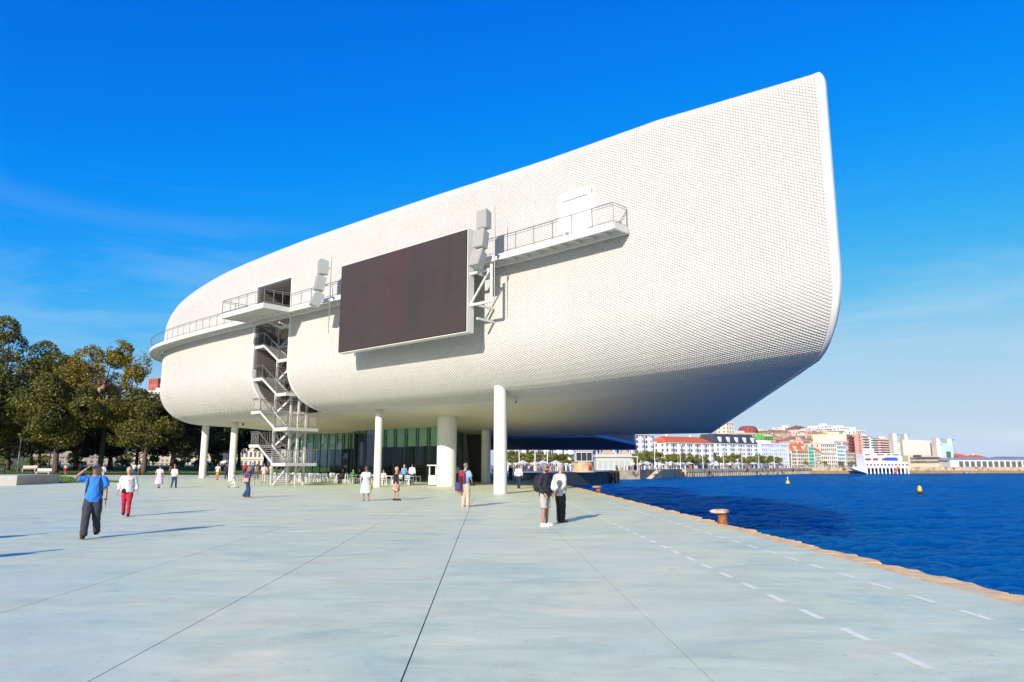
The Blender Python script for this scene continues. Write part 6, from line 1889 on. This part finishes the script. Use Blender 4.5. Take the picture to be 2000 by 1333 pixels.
# front row along the promenade
bld('beige block with balconies behind the promenade trees, left of the dark quay tower', 1000, 1030, 845, 262, (.5, .44, .36), 62, 6, 8, bays=2)
bld('cream block with iron balconies behind the pollard trees', 1032, 1078, 846, 266, (.60, .52, .42), 62, 6, 9, bays=2)
bld('pale block just left of the stone-based control tower', 1080, 1150, 848, 272, WHT, 62, 6, 9, bays=3)
bld('tall white block with dark window columns behind the pavilion', 1152, 1278, 846, 288, (.70, .67, .62), 60, 7, 20, bays=7, wfill=.6)
bld('white block with bright orange tiled roof and rows of balconies', 1301, 1394, 851, 345, (.72, .69, .64), 57, 5, 22, 'hip', ORG, 13, bays=6, wfill=.6)
bld('white block with dark slate mansard roof and dormers', 1400, 1480, 847, 392, (.74, .74, .72), 55, 6, 16, 'mansard', DKR, 14, bays=5)
bld('plain white modern block with many window rows', 1487, 1541, 867, 425, (.78, .79, .80), 56, 6, 14, 'flat', wfill=.62, wcol=mat('pale_window', (.50, .52, .56), .4, island=.25))
bld('cream block with orange dormered tile roof', 1546, 1578, 867, 452, (.68, .58, .42), 62, 5, 8, 'mansard', ORG, 13, wfill=.6)
bld('narrow block with green glass front', 1580, 1590, 874, 458, (.30, .52, .40), 66, 6, 4, 'flat', wfill=.8, wcol=mat('green_glass', (.05, .30, .20), .15, island=.3), depth=10)
bld('slim cream block right of the green glass front', 1591, 1602, 872, 461, CRM, 66, 6, 4, 'hip', ORG, 11)
bld('wide cream block with few windows beside the teal glass', 1603, 1634, 867, 464, (.70, .62, .48), 68, 6, 8)
bld('pale block with a teal glass bay', 1635, 1652, 871, 468, (.66, .68, .66), 68, 6, 5, wcol=mat('teal_glass', (.12, .28, .30), .15, island=.3), wfill=.7)
bld('low beige block at the foot of the tall red-balconied tower', 1654, 1668, 886, 472, BEI, 70, 4, 5)
bld('tall cream tower with blank end wall and dark red balconies', 1655, 1684, 849, 500, (.70, .58, .40), 38, 11, 5, 'flat', depth=22, balc=(.42, .10, .08), endwin=False, wfill=.7)
bld('tall tower with white and red balconies right of the cream one', 1686, 1704, 853, 508, (.55, .30, .24), 50, 11, 5, 'flat', balc=(.74, .72, .70), depth=12)
bld('tower with green-tinted balconies among the red ones', 1702, 1719, 855, 512, (.50, .56, .50), 52, 11, 5, 'flat', balc=(.66, .70, .64), depth=12)
bld('red and white striped tower near the white clubhouse', 1717, 1737, 860, 516, (.48, .14, .12), 55, 10, 5, 'flat', balc=(.78, .75, .72), depth=12)
bld('pale cream tower ending the row before the concert hall', 1736, 1750, 858, 540, (.70, .60, .44), 55, 9, 4, 'flat', depth=12)
# the hillside above
bld('tall plain cream tower at the left of the skyline', 1421, 1436, 826, 560, (.70, .62, .46), 60, 9, 3, 'flat', depth=10, wfill=.25)
bld('long beige hillside block under the cream tower', 1440, 1492, 847, 540, (.62, .54, .42), 66, 6, 10)
bld('red brick hillside house below the domed building', 1468, 1484, 856, 500, BRK, 62, 4, 4, 'hip', BRN, 10)
bld('hillside building with broad beige front and flat brown roof', 1492, 1548, 838, 610, (.62, .52, .38), 66, 6, 12, 'hip', (.36, .17, .09), 16)
bld('bright green rendered hillside house', 1493, 1512, 853, 520, (.16, .42, .08), 62, 4, 5)
bld('red-roofed cluster house above the plain white block', 1517, 1540, 858, 510, (.50, .30, .24), 62, 3, 6, 'hip', (.40, .08, .05), 10)
bld('white terraced hillside block left of the brick tower', 1541, 1562, 835, 660, WHT, 62, 7, 6, 'flat')
bld('red brick hillside tower with brown cap', 1566, 1586, 831, 650, (.38, .18, .13), 48, 7, 4, 'hip', BRN, 14)
bld('brown-roofed beige house in the middle of the hillside', 1548, 1582, 852, 540, BEI, 64, 5, 8, 'hip', (.34, .15, .08), 12)
bld('white stepped hillside apartments right of the brick tower', 1588, 1616, 837, 640, (.76, .75, .73), 66, 6, 8, 'flat', balc=(.70, .69, .68), depth=12)
bld('large white apartment slab on the skyline', 1614, 1644, 832, 655, (.78, .77, .74), 62, 8, 7, 'flat', balc=(.74, .74, .72), depth=14)
bld('white apartment slab with dark balconies on the skyline, right of the large one', 1644, 1674, 835, 650, (.76, .75, .72), 66, 8, 8, 'flat', balc=(.70, .70, .68), depth=12)
bld('small white skyline house at the right end of the slabs', 1675, 1692, 841, 640, (.76, .75, .73), 66, 6, 5)
bld('hillside house with striped red brick and dark slate roof', 1600, 1622, 845, 570, (.50, .28, .22), 62, 5, 5, 'mansard', DKR, 11)
bld('beige hillside house with terracotta roof below the skyline slabs', 1578, 1602, 856, 530, (.60, .50, .36), 64, 4, 6, 'hip', (.36, .14, .07), 11)
bld('brown-roofed house beside the tall cream tower', 1606, 1624, 860, 510, (.56, .46, .36), 64, 4, 5, 'hip', (.22, .08, .055), 10)
bld('cream house with dark roof left of the green house', 1455, 1492, 860, 470, (.62, .50, .36), 62, 4, 8, 'hip', (.40, .18, .09), 10)
# small houses packed between the larger blocks on the slope
hrng = random.Random(21)
tones = [('cream', (.66, .56, .42)), ('white', (.74, .72, .68)), ('terracotta', (.52, .36, .28)), ('ochre', (.60, .42, .22)), ('pale pink', (.66, .48, .42)), ('beige', (.56, .47, .36))]
ords = 'first second third fourth fifth sixth seventh eighth ninth tenth eleventh twelfth thirteenth fourteenth fifteenth'.split()
for row, (D_, v_, n_) in enumerate(((495, 866, 13), (560, 853, 13), (615, 846, 12))):
    for k in range(n_):
        u_ = 1462 + row * 6 + k * (15.5 if row < 2 else 16.5) + hrng.uniform(-3, 3)
        if u_ > 1655: continue
        tn_, tc_ = tones[hrng.choice([0, 0, 1, 1, 1, 2, 3, 4, 5])]
        rf = hrng.choice(['hip', 'flat', 'flat'])
        bld('small %s hillside house, %s from the left in the %s row of the slope' % (tn_, ords[k], ('lower', 'middle', 'upper')[row]), u_, u_ + hrng.uniform(9, 15), v_ - hrng.uniform(0, 6), D_ + hrng.uniform(-10, 10), tc_, hrng.uniform(50, 75), hrng.choice([3, 4]), hrng.choice([3, 4, 5]), rf, hrng.choice([(.38, .21, .14), (.34, .19, .13), (.44, .22, .13)]), 10, name='hillside_house', balc=(.66, .64, .60) if hrng.random() < .4 else None)
# domed brown building
dm_ = empty('domed_building', (pX(1463, 600), 600, float(hill_z(pX(1463, 600), 600)))); tag(dm_, 'round reddish-brown building with a low domed roof on the skyline', 'building', 'town buildings across the water')
zt_ = pZ(846, 600) - dm_.location.z
MB().lathe([(8.0, 0), (8.0, zt_), (8.4, zt_ + .05), (8.4, zt_ + .5)], n=24).build('wall', mat('brown_brick', (.42, .20, .14), .8), dm_)
zd_ = pZ(833, 600) - dm_.location.z
MB().lathe([(8.2, zt_ + .5), (7.9, zt_ + 2.2), (6.6, zd_ - .8), (4.5, zd_), (.2, zd_ + .3)], n=24).build('dome', mat('dark_red_roof', (.26, .06, .05), .8, var=.3, scale=.5), dm_, True)
w_ = MB()
for k in range(20):
    a_ = k / 20 * 6.283; w_.box((8.0 * math.cos(a_), 8.0 * math.sin(a_), zt_ - 1.5), (.2, 1.3, 1.6), a_)
tag(w_.build('windows', M_WIN, dm_), kind='stuff')
# concert hall with four corner towers
ph_ = empty('concert_hall', (pX(1800, 520), 520, 0)); tag(ph_, 'big pale concert hall with four square towers carrying blue flags', 'building', 'town buildings across the water')
PO = Vector(ph_.location)
M_HALL = mat('hall_stone', (.62, .55, .47), .8, var=.08, scale=.2); M_MINT = mat('mint_copper', (.40, .66, .54), .7, var=.08, scale=.3)
def hbox(u0, u1, v0, v1, D, dep, nm, m):
    x0, x1 = pX(u0, D), pX(u1, D); z0_ = max(0, pZ(v1, D)); z1_ = pZ(v0, D)
    mb = MB(); mb.hexa([Vector(p) - PO for p in ((x0, D, z0_), (x1, D + .12 * (x1 - x0), z0_), (x1, D + dep, z0_), (x0, D + dep, z0_))], [Vector(p) - PO for p in ((x0, D, z1_), (x1, D + .12 * (x1 - x0), z1_ - (.03 * (x1 - x0))), (x1, D + dep, z1_), (x0, D + dep, z1_))]); return mb.build(nm, m, ph_)
hbox(1764, 1832, 859, 915, 522, 40, 'main_hall', M_HALL)
hbox(1755, 1765, 862, 915, 526, 30, 'copper_flank', M_MINT); hbox(1838, 1863, 866, 915, 520, 30, 'copper_flank', M_MINT)
hbox(1850, 1857, 882, 915, 519, 2, 'tall_window', M_WIN)
for u0, u1, v0, D in ((1746, 1755, 847, 515), (1769, 1776, 848, 560), (1830, 1839, 856, 512), (1852, 1862, 857, 530)):
    tw = hbox(u0, u1, v0, 916, D, 6, 'tower', M_HALL)
    zt_ = pZ(v0, D); fl = MB(); x1 = pX(u1, D)
    fl.add([Vector((x1 - .3, D, zt_ - .3)) - PO, Vector((x1 + 2.4, D, zt_ - .4)) - PO, Vector((x1 + 1.2, D - .2, zt_ + .9 - 1.2)) - PO, Vector((x1 - .3, D, zt_ - 2.0)) - PO], [(0, 1, 2, 3)])
    fl.build('flag', mat('blue_flag', (.03, .35, .70), .7), tw)
hbox(1772, 1846, 890, 915, 508, 10, 'podium', mat('podium_stone', (.58, .48, .34), .8))
w_ = MB()
for k in range(18): 
    for v in (895, 902):
        w_.box(Vector((pX(1778 + k * 3.6, 506.8), 506.9 + k * .18, pZ(v, 507))) - PO, (.8, .3, 1.3))
tag(w_.build('windows', M_WIN, ph_), kind='stuff')
w_ = MB()
for u0, u1 in ((1783, 1800), (1790, 1835)): w_.box(Vector((pX((u0 + u1) / 2, 507), 507.0 + .12 * (pX((u0 + u1) / 2, 507) - pX(1772, 507)) - .4, pZ(890 if u0 < 1785 else 894, 507))) - PO, (pX(u1, 507) - pX(u0, 507), .3, .9), .12)
w_.build('dark_strip', M_WIN, ph_)
# orange-roofed houses and the long glass pavilion at the right
bld('orange brick house with tiled roof right of the concert hall', 1870, 1893, 887, 560, (.52, .20, .10), 80, 2, 6, 'hip', ORG, 12)
bld('white house with orange tiled roof near the right edge', 1898, 1928, 889, 580, (.74, .70, .64), 80, 2, 8, 'hip', ORG, 12)
gl_ = empty('glass_pavilion', (pX(1850, 500), 500, 0)); tag(gl_, 'long low pavilion with grey roof and dark glass bays at the far right', 'building', 'town buildings across the water')
GO = Vector(gl_.location); Lg = pX(1992, 520) - pX(1848, 500)
MB().box((Lg / 2, 6, 2.6), (Lg, 12, 5.0), .05).build('wall', mat('pavilion_wall', (.58, .57, .55), .7, var=.06, scale=.3), gl_)
MB().add([(-1, -1.2, 4.9), (Lg + 1, 1.3, 4.9), (Lg + 1, 12, 7.0), (-1, 12, 7.0), (-1, 13, 4.8), (Lg + 1, 13, 4.8)], [(0, 1, 2, 3), (3, 2, 5, 4), (0, 3, 4), (1, 5, 2)]).build('roof', mat('grey_roof', (.30, .32, .34), .5), gl_)
for k in range(14):
    MB().box((Lg * (.12 + k * .064), .05 * Lg * (.12 + k * .064) - .25 - Lg * .025 + .0, 2.5), (2.6, .3, 3.6), .05).build('glass_bay', M_WIN, gl_)
# white club house on stilts in the water
cl = empty('clubhouse', (pX(1688, 430), 430, WZ)); tag(cl, 'white ship-like clubhouse on stilts in the bay with a blue awning', 'building', 'buildings in the water')
Lc = pX(1774, 430) - pX(1688, 430)
sc = Lc / 26.5
MC = mat('club_white', (.80, .80, .79), .6)
MB().box((Lc / 2, 6, 3.6), (Lc, 12, .5)).build('platform', MC, cl)
for k in range(12): MB().box((.8 + k * (Lc - 1.6) / 11, .4, 1.7), (.6, .6, 3.4)).build('stilt', MC, cl)
MB().box((Lc / 2, 7.5, 1.6), (Lc - 1, 6, 3.2)).build('shade_dark_wall', M_DARK, cl)  # dark box standing in for the shade under the platform
MB().box((Lc * .48, 5.5, 5.4), (Lc * .96, 11, 3.1)).build('lower_storey', MC, cl)
MB().box((Lc * .43, 5.8, 8.6), (Lc * .86, 10, 3.3)).build('middle_storey', MC, cl)
MB().box((Lc * .40, 6, 11.0), (Lc * .80, 9, 1.7)).build('upper_storey', MC, cl)
MB().box((Lc * .22, 7, 13.2), (Lc * .17, 5, 3.0)).build('roof_house', MC, cl)
for k in range(12): MB().box((1.2 + k * (Lc - 3) / 11, -.03, 5.3), (1.2, .12, 1.2)).build('window', mat('club_window', (.22, .10, .14), .2), cl)
for x_, w__ in ((2.2, 3.4), (6.6, 3.2), (11.5, 2.4)): MB().box((x_, .72, 8.4), (w__, .2, 1.4)).build('window', mat('red_brown_window', (.25, .06, .05), .3), cl)
for x_, w__ in ((2.4, 3.0), (10.0, 4.5), (15.0, 2.2), (19.0, 3.5)): MB().box((x_, 1.45, 11.1), (w__, .2, .9)).build('window', mat('club_window', (.22, .10, .14), .2), cl)
aw = MB(); aw.hexa([(Lc * .46, -.9, 8.2), (Lc * .74, -.9, 8.2), (Lc * .74, .8, 9.2), (Lc * .46, .8, 9.2)], [(Lc * .46, -.9, 8.4), (Lc * .74, -.9, 8.4), (Lc * .74, .8, 9.6), (Lc * .46, .8, 9.6)]); aw.build('awning', mat('blue_awning', (.02, .07, .55), .7), cl)
MB().bar((Lc * .62, -1.2, .6), (Lc * .72, -1.2, 4.2), .9).build('gangway', mat('red_yellow_gangway', (.60, .14, .04), .6), cl)
MB().hexa([(-6.5, 2, 3.0), (0, 0, .6), (0, 10, .6), (-6.5, 9, 3.0)], [(-7, 1.8, 4.1), (0, 0, 4.0), (0, 10, 4.0), (-7, 9.2, 4.1)]).build('side_terrace', MC, cl)
# far hills
far = MB(); V_, F_s = [], []
for k in range(61):
    x_ = 2880 + k * 60; hgt = 42 + 14 * math.sin(k * .33) + 8 * math.sin(k * .81 + 1) + 4 * math.sin(k * 1.7)
    hgt *= min(1, max(.15, (k - 1) / 9))
    V_ += [(x_, 4300, -6), (x_, 4500, hgt), (x_ + 100, 5200, hgt * 1.3), (x_ + 100, 6000, -6)]
for k in range(60):
    for c_ in range(3): F_s.append((k * 4 + c_, (k + 1) * 4 + c_, (k + 1) * 4 + c_ + 1, k * 4 + c_ + 1))
far.add(V_, F_s); tag(far.build('far_hills', mat('far_woods', (.10, .13, .08), .9, var=.4, scale=.004), None, True), kind='structure')

# pavilion and stone-based control tower on the quay
pv = empty('harbour_pavilion', (pX(1164, 266), 266, -.05)); pv.scale = (1, 1, 1.18); tag(pv, 'ornate white single-storey harbour pavilion with two pyramid tile roofs', 'pavilion')
Lp = pX(1233, 266) - pX(1164, 266); MPV = mat('pavilion_white', (.50, .47, .40), .75, var=.06, scale=.6)
MB().box((Lp / 2, 4, 1.95), (Lp, 8, 4.0)).build('wall', MPV, pv)
MB().box((Lp / 2, 3.8, 4.1), (Lp + .9, 9, .35)).build('cornice', MPV, pv)
MB().box((Lp / 2, 3.8, 4.55), (Lp + .3, 8.4, .5)).build('parapet', MPV, pv)
mt_ = mat('pale_tile_roof', (.46, .34, .24), .8, var=.2, scale=2)
for cx, w__, hh in ((Lp * .36, 5.6, 2.0), (Lp * .84, 3.6, 1.8)):
    MB().add([(cx - w__ / 2, 1.2, 4.8), (cx + w__ / 2, 1.2, 4.8), (cx + w__ / 2, 1.2 + w__, 4.8), (cx - w__ / 2, 1.2 + w__, 4.8), (cx - .4, 1.2 + w__ / 2, 4.8 + hh), (cx + .4, 1.2 + w__ / 2, 4.8 + hh)], [(0, 1, 5, 4), (1, 2, 5), (2, 3, 4, 5), (3, 0, 4)]).build('roof', mt_, pv)
for k in range(6):
    d_ = MB().box((Lp * (.10 + k * .155), -.05, 1.7), (1.15, .16, 2.5)).build('door', mat('pale_blue_door', (.34, .42, .42), .6), pv)
for sx in (0, 1.7): MB().box((Lp + .5 + sx, .6, 1.95), (.35, .35, 4.0)).build('porch_pillar', MPV, pv)
MB().box((Lp + 1.2, 2, 4.1), (2.6, 3.6, .35)).build('porch_roof', MPV, pv)
ct = empty('control_tower', (pX(1139, 186), 186, -.05)); tag(ct, 'squat stone-based harbour tower with a dark glass cabin on top', 'tower')
st_ = mat('honey_stone', (.50, .36, .20), .85, var=.25, scale=1.2, bump=.5, bscale=5)
MB().lathe([(3.15, 0), (2.9, .4), (2.62, 1.3), (2.55, 2.5), (2.7, 2.65)], n=20).build('stone_base', st_, ct)
MB().box((0, 0, 4.05), (4.3, 4.0, 2.6)).build('cabin_wall', mat('cabin_grey', (.55, .56, .58), .6), ct)
for k in range(3): MB().box((-1.35 + k * 1.35, -2.02, 3.9), (1.2, .12, 2.0)).build('pane', mat('cabin_glass', (.03, .03, .035), .1), ct)
MB().box((0, 0, 5.6), (4.9, 4.6, .5)).build('roof', MPV, ct); MB().box((0, -.1, 2.72), (4.6, 4.5, .18)).build('ledge', MPV, ct)
lb_ = MB(); lb_.lathe([(.22, 0), (.3, .5), (.22, 1.0), (.1, 1.3)], n=8); rg = lb_.build('lifebuoy_box', mat('signal_red', (.60, .03, .03), .5), ct); rg.location = (1.2, -2.9, .7)

# promenade lamps and pollard trees
def coast_pt(u, off):
    """point behind the coast line at the bearing of picture column u"""
    k_ = (u - 1000) / 1416.0
    for (ax, ay), (bx, by) in zip(COAST[:-1], COAST[1:]):
        if ax / ay <= k_ <= bx / by:
            f_ = (k_ * ay - ax) / ((bx - ax) - k_ * (by - ay))
            p = Vector((ax + (bx - ax) * f_, ay + (by - ay) * f_, 0)); d_ = p.normalized(); return p + d_ * off
    return Vector((k_ * 300, 300, 0))
lamp_me = [MB().tube([(0, 0, 0), (0, 0, 10.5)], [.16, .09], 8).mesh('pole'), MB().box((0, 0, 10.6), (2.2, .35, .25)).mesh('lamp_head')]
for m_ in lamp_me: m_.materials.append(mat('white_lamp', (.75, .75, .75), .5))
for k, u_ in enumerate((1014, 1045, 1069, 1278, 1328, 1372, 1412, 1448, 1481, 1511, 1539, 1556, 1590, 1622, 1650)):
    p = coast_pt(u_, 4.5) if u_ > 1100 else Vector((pX(u_, 215), 215, 0))
    e_ = empty('promenade_lamp', tuple(p)); tag(e_, '%s white lamp post from the left on the waterfront promenade' % ('first second third fourth fifth sixth seventh eighth ninth tenth eleventh twelfth thirteenth fourteenth fifteenth'.split()[k]), 'lamp post', 'white lamps along the promenade')
    link('pole', lamp_me[0], None, e_); link('lamp_head', lamp_me[1], None, e_)
pol = []
for k in range(4):
    cmx, cc = crown_mesh((0, 0, 5.0), (3.6, 3.4, 2.1), 20, 2600, .22, 80 + k, .2); cmx.materials.append(M_LEAF['prom']); pol.append(cmx)
ptk = MB().tube([(0, 0, 0), (.1, 0, 2.2), (0, 0, 4.4)], [.2, .16, .1], 7).mesh('trunk'); ptk.materials.append(M_BARK)
us = [1240, 1256, 1268, 1284, 1298, 1312, 1324, 1338, 1352, 1365, 1378, 1391, 1404, 1416, 1428, 1440, 1452, 1464, 1475, 1486, 1497, 1508, 1519]
spots = [coast_pt(u_, 20 + 4 * (k % 3)) for k, u_ in enumerate(us)] + [Vector((pX(u_, 236), 236 + 3 * (k % 2), 0)) for k, u_ in enumerate((1000, 1012, 1022, 1034, 1046, 1064, 1076, 1088, 1100, 1112))] + [coast_pt(u_, 24) for u_ in (1570, 1595, 1610, 1640, 1660, 1676)]
for k, p in enumerate(spots):
    sc_ = (1.0 if k < 23 else .8 if k < 33 else .62) * random.uniform(.9, 1.12)
    e_ = empty('pollard_tree', tuple(p), random.uniform(0, 6)); e_.scale = (sc_,) * 3
    tag(e_, 'low round-crowned yellow-green pollard tree lining the waterfront promenade', 'tree', 'pollard trees along the promenade')
    link('crown', pol[k % 4], None, e_); link('trunk', ptk, None, e_)
# the far crowd of strollers, parasols and stalls: one mass
cw_ = MB()
def tiny(x, y, hh):
    cw_.loft([(x, y, .02, .16, .14), (x, y, .8, .2, .16), (x, y, 1.35, .24, .16), (x, y, 1.48, .1, .1)], 6); cw_.ell((x, y, 1.6), (.11, .11, .13), 6, 4)
for k in range(260):
    u_ = random.uniform(1200, 1690); p = coast_pt(u_, random.uniform(3, 16)); tiny(p.x, p.y, 1.7)
for k in range(110):
    u_ = random.uniform(990, 1120); D_ = random.uniform(208, 232); tiny(pX(u_, D_), D_, 1.7)
def crowd_material():
    m = bpy.data.materials.new('crowd_clothes'); m.use_nodes = True; nt = m.node_tree; b = nt.nodes['Principled BSDF']
    geo = nt.nodes.new('ShaderNodeNewGeometry'); r_ = nt.nodes.new('ShaderNodeValToRGB'); r_.color_ramp.interpolation = 'CONSTANT'
    cols = [(.02, .02, .03), (.6, .58, .55), (.05, .08, .2), (.5, .06, .05), (.4, .25, .17), (.08, .2, .4), (.7, .68, .66), (.12, .1, .1), (.5, .3, .1)]
    e = r_.color_ramp.elements; e[0].color = (*cols[0], 1); e[1].position = .9; e[1].color = (*cols[-1], 1)
    for k, c in enumerate(cols[1:-1]): x_ = e.new((k + 1) / 9.5); x_.color = (*c, 1)
    nt.links.new(geo.outputs['Random Per Island'], r_.inputs[0]); nt.links.new(r_.outputs[0], b.inputs['Base Color']); b.inputs['Roughness'].default_value = .8
    return m
tag(cw_.build('crowd', crowd_material()), 'distant crowd of strollers along the waterfront promenade', 'crowd', kind='stuff')
for k, u_ in enumerate((1020, 1060, 1085, 1262, 1300, 1345, 1392, 1440, 1470)):
    p = coast_pt(u_, 12) if u_ > 1150 else Vector((pX(u_, 226), 226, 0))
    e_ = empty('market_tent', tuple(p), .5); tag(e_, 'small white awning tent among the strollers, %s from the left on the promenade' % ords[k], 'tent', 'white tents on the promenade')
    MB().add([(-1.6, -1.6, 2.3), (1.6, -1.6, 2.3), (1.6, 1.6, 2.3), (-1.6, 1.6, 2.3), (0, 0, 3.3)], [(0, 1, 4), (1, 2, 4), (2, 3, 4), (3, 0, 4)]).build('canopy', mat('tent_white', (.60, .59, .56), .7), e_)
    for sx in (-1.5, 1.5):
        for sy in (-1.5, 1.5): MB().box((sx, sy, 1.15), (.07, .07, 2.3)).build('pole', M_WHITE, e_)

# ------------------------------------------------------------------ on the water
M_YEL = mat('buoy_yellow', (.80, .55, .01), .45); M_BUOYB = mat('buoy_black', (.02, .02, .022), .5)
bu = empty('buoy', (67.7, 121.5, WZ)); tag(bu, 'yellow and black navigation buoy with a wide dark float', 'buoy', 'buoys in the bay')
MB().lathe([(.55, -.3), (.78, -.1), (.80, .18), (.70, .30), (.45, .34)], n=20).build('float', M_BUOYB, bu, True)
MB().lathe([(.30, .33), (.22, .6), (.20, .75)], n=14).build('neck', M_BUOYB, bu, True)
MB().lathe([(.34, .74), (.36, .95), (.30, 1.35), (.16, 1.62), (.05, 1.68)], n=16).build('marker', M_YEL, bu, True)
MB().tube([(0, 0, 1.65), (.02, 0, 2.45)], [.03, .02], 6).build('mast', M_BUOYB, bu); MB().ell((.02, 0, 2.45), (.07, .07, .09), 8, 6).build('lantern', M_BUOYB, bu)
bu = empty('buoy', (74.2, 196.5, WZ)); tag(bu, 'small yellow buoy with a white striped top mark, farther out', 'buoy', 'buoys in the bay')
MB().lathe([(.3, -.2), (.46, 0), (.5, .3), (.42, .7), (.2, .95)], n=16).build('float', M_YEL, bu, True)
MB().lathe([(.16, .93), (.14, 1.35), (.2, 1.4), (.12, 1.85), (.03, 1.95)], n=10).build('top_mark', M_RIM, bu, True)
sb = empty('sailing_boat', (279.6, 448, WZ), .9); tag(sb, 'tiny white sailing boat under the far sea wall', 'boat')
MB().loft([(0, 0, 0, 3.0, .6), (0, 0, .5, 3.5, .95), (0, 0, .9, 3.7, 1.05)], 16).build('hull', M_RIM, sb)
MB().tube([(-.6, 0, .9), (-.6, 0, 6.5)], [.06, .04], 6).build('mast', M_STEEL, sb)
MB().add([(-.6, 0, 1.5), (-.6, 0.02, 6.3), (-2.4, .25, 1.6)], [(0, 1, 2)]).build('sail', M_RIM, sb)

# ------------------------------------------------------------------ the second, eastern volume behind
ev = empty('second_volume', (0, 100, 0)); tag(ev, 'dark underside of the second building volume with a rim coloured like reflected blue sky', 'building')
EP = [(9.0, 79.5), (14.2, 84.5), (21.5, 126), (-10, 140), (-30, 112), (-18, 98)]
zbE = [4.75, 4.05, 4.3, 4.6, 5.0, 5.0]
mb = MB(); mb.prism(EP, zbE, 15.5); o = mb.build('body', mat('shade_brown_cladding', (.26, .20, .12), .6, var=.1, scale=.5), ev); o.location = (0, -100, 0)  # brown stands in for shade on this pale volume
mb = MB()
M_BLUE = mat('sky_reflection_rim', (.10, .28, .58), .4)  # blue sky reflection put into the rim's base colour
for (a_, za), (b_, zb_) in ((((9.0, 79.5), 4.75), ((14.2, 84.5), 4.05)), (((14.2, 84.5), 4.05), ((21.5, 126), 4.3)), (((-18, 98), 5.0), ((9.0, 79.5), 4.75))):
    mb.bar((a_[0], a_[1] - .3, za + .25), (b_[0], b_[1] - .3, zb_ + .15), .34, .34)
o = mb.build('rim', M_BLUE, ev); o.location = (0, -100, 0)
# beige town houses seen through the park and red brick blocks on the hill at left
bld('beige town house front seen behind the park trees, left of the thin column', 365, 432, 842, 190, (.52, .42, .31), 92, 4, 9, 'hip', (.3, .14, .08), 12, zb=1.0, group='buildings behind the park')
bld('pale town house with tall windows behind the park, right of the thin column', 436, 520, 846, 195, (.60, .52, .42), 92, 4, 10, 'flat', zb=1.0, group='buildings behind the park')
bld('grey-beige town house behind the stair foot', 524, 600, 848, 200, (.42, .36, .30), 90, 4, 9, 'flat', zb=1.0, group='buildings behind the park')
bld('low pale building glimpsed behind the dark tree trunks', 250, 360, 886, 200, (.42, .35, .27), 92, 3, 12, 'flat', zb=1.0, group='buildings behind the park')
bld('shaded town house at the back of the park, far left', 60, 245, 890, 205, (.26, .21, .18), 92, 3, 16, 'flat', zb=1.0, group='buildings behind the park')  # dark wall colour stands in for shade behind the trees
bld('red brick apartment block with white balconies on the hill beside the hull', 279, 297, 741, 400, (.46, .11, .06), 100, 8, 5, 'flat', depth=14, zb=20, group='hill blocks at left')
bld('red and white striped apartment block just left of the hull', 298, 330, 742, 402, (.46, .12, .07), 92, 8, 7, 'flat', balc=(.72, .70, .68), depth=14, zb=20, group='hill blocks at left')
bld('white terrace house below the red brick block', 276, 322, 765, 380, (.66, .60, .56), 95, 4, 8, 'flat', depth=10, zb=20, group='hill blocks at left')
bld('grey stepped apartment block with many balconies above the tree dip', 106, 158, 719, 400, (.56, .54, .52), 95, 8, 10, 'flat', balc=(.60, .58, .56), depth=14, zb=20, group='hill blocks at left')
bld('brick and pale hillside houses behind the yellowing tree', 96, 200, 745, 385, (.45, .26, .20), 95, 4, 16, 'hip', (.36, .12, .07), 12, zb=20, group='hill blocks at left')
# ------------------------------------------------------------------ sea air between here and the far shore
hz_m = bpy.data.materials.new('sea_haze'); hz_m.use_nodes = True
hn = hz_m.node_tree; hn.nodes.remove(hn.nodes['Principled BSDF'])
pv_ = hn.nodes.new('ShaderNodeVolumePrincipled')
pv_.inputs['Color'].default_value = (0.72, 0.90, 1.0, 1)
pv_.inputs['Density'].default_value = 0.00002
pv_.inputs['Anisotropy'].default_value = 0.2
hn.links.new(pv_.outputs[0], hn.nodes['Material Output'].inputs['Volume'])
hb = MB(); hb.hexa([(-4200, -260, -7.5), (14000, -260, -7.5), (14000, 13000, -7.5), (-4200, 13000, -7.5)], [(-4200, -260, 76), (14000, -260, 76), (14000, 13000, 76), (-4200, 13000, 76)])
tag(hb.build('haze', hz_m), kind='stuff')
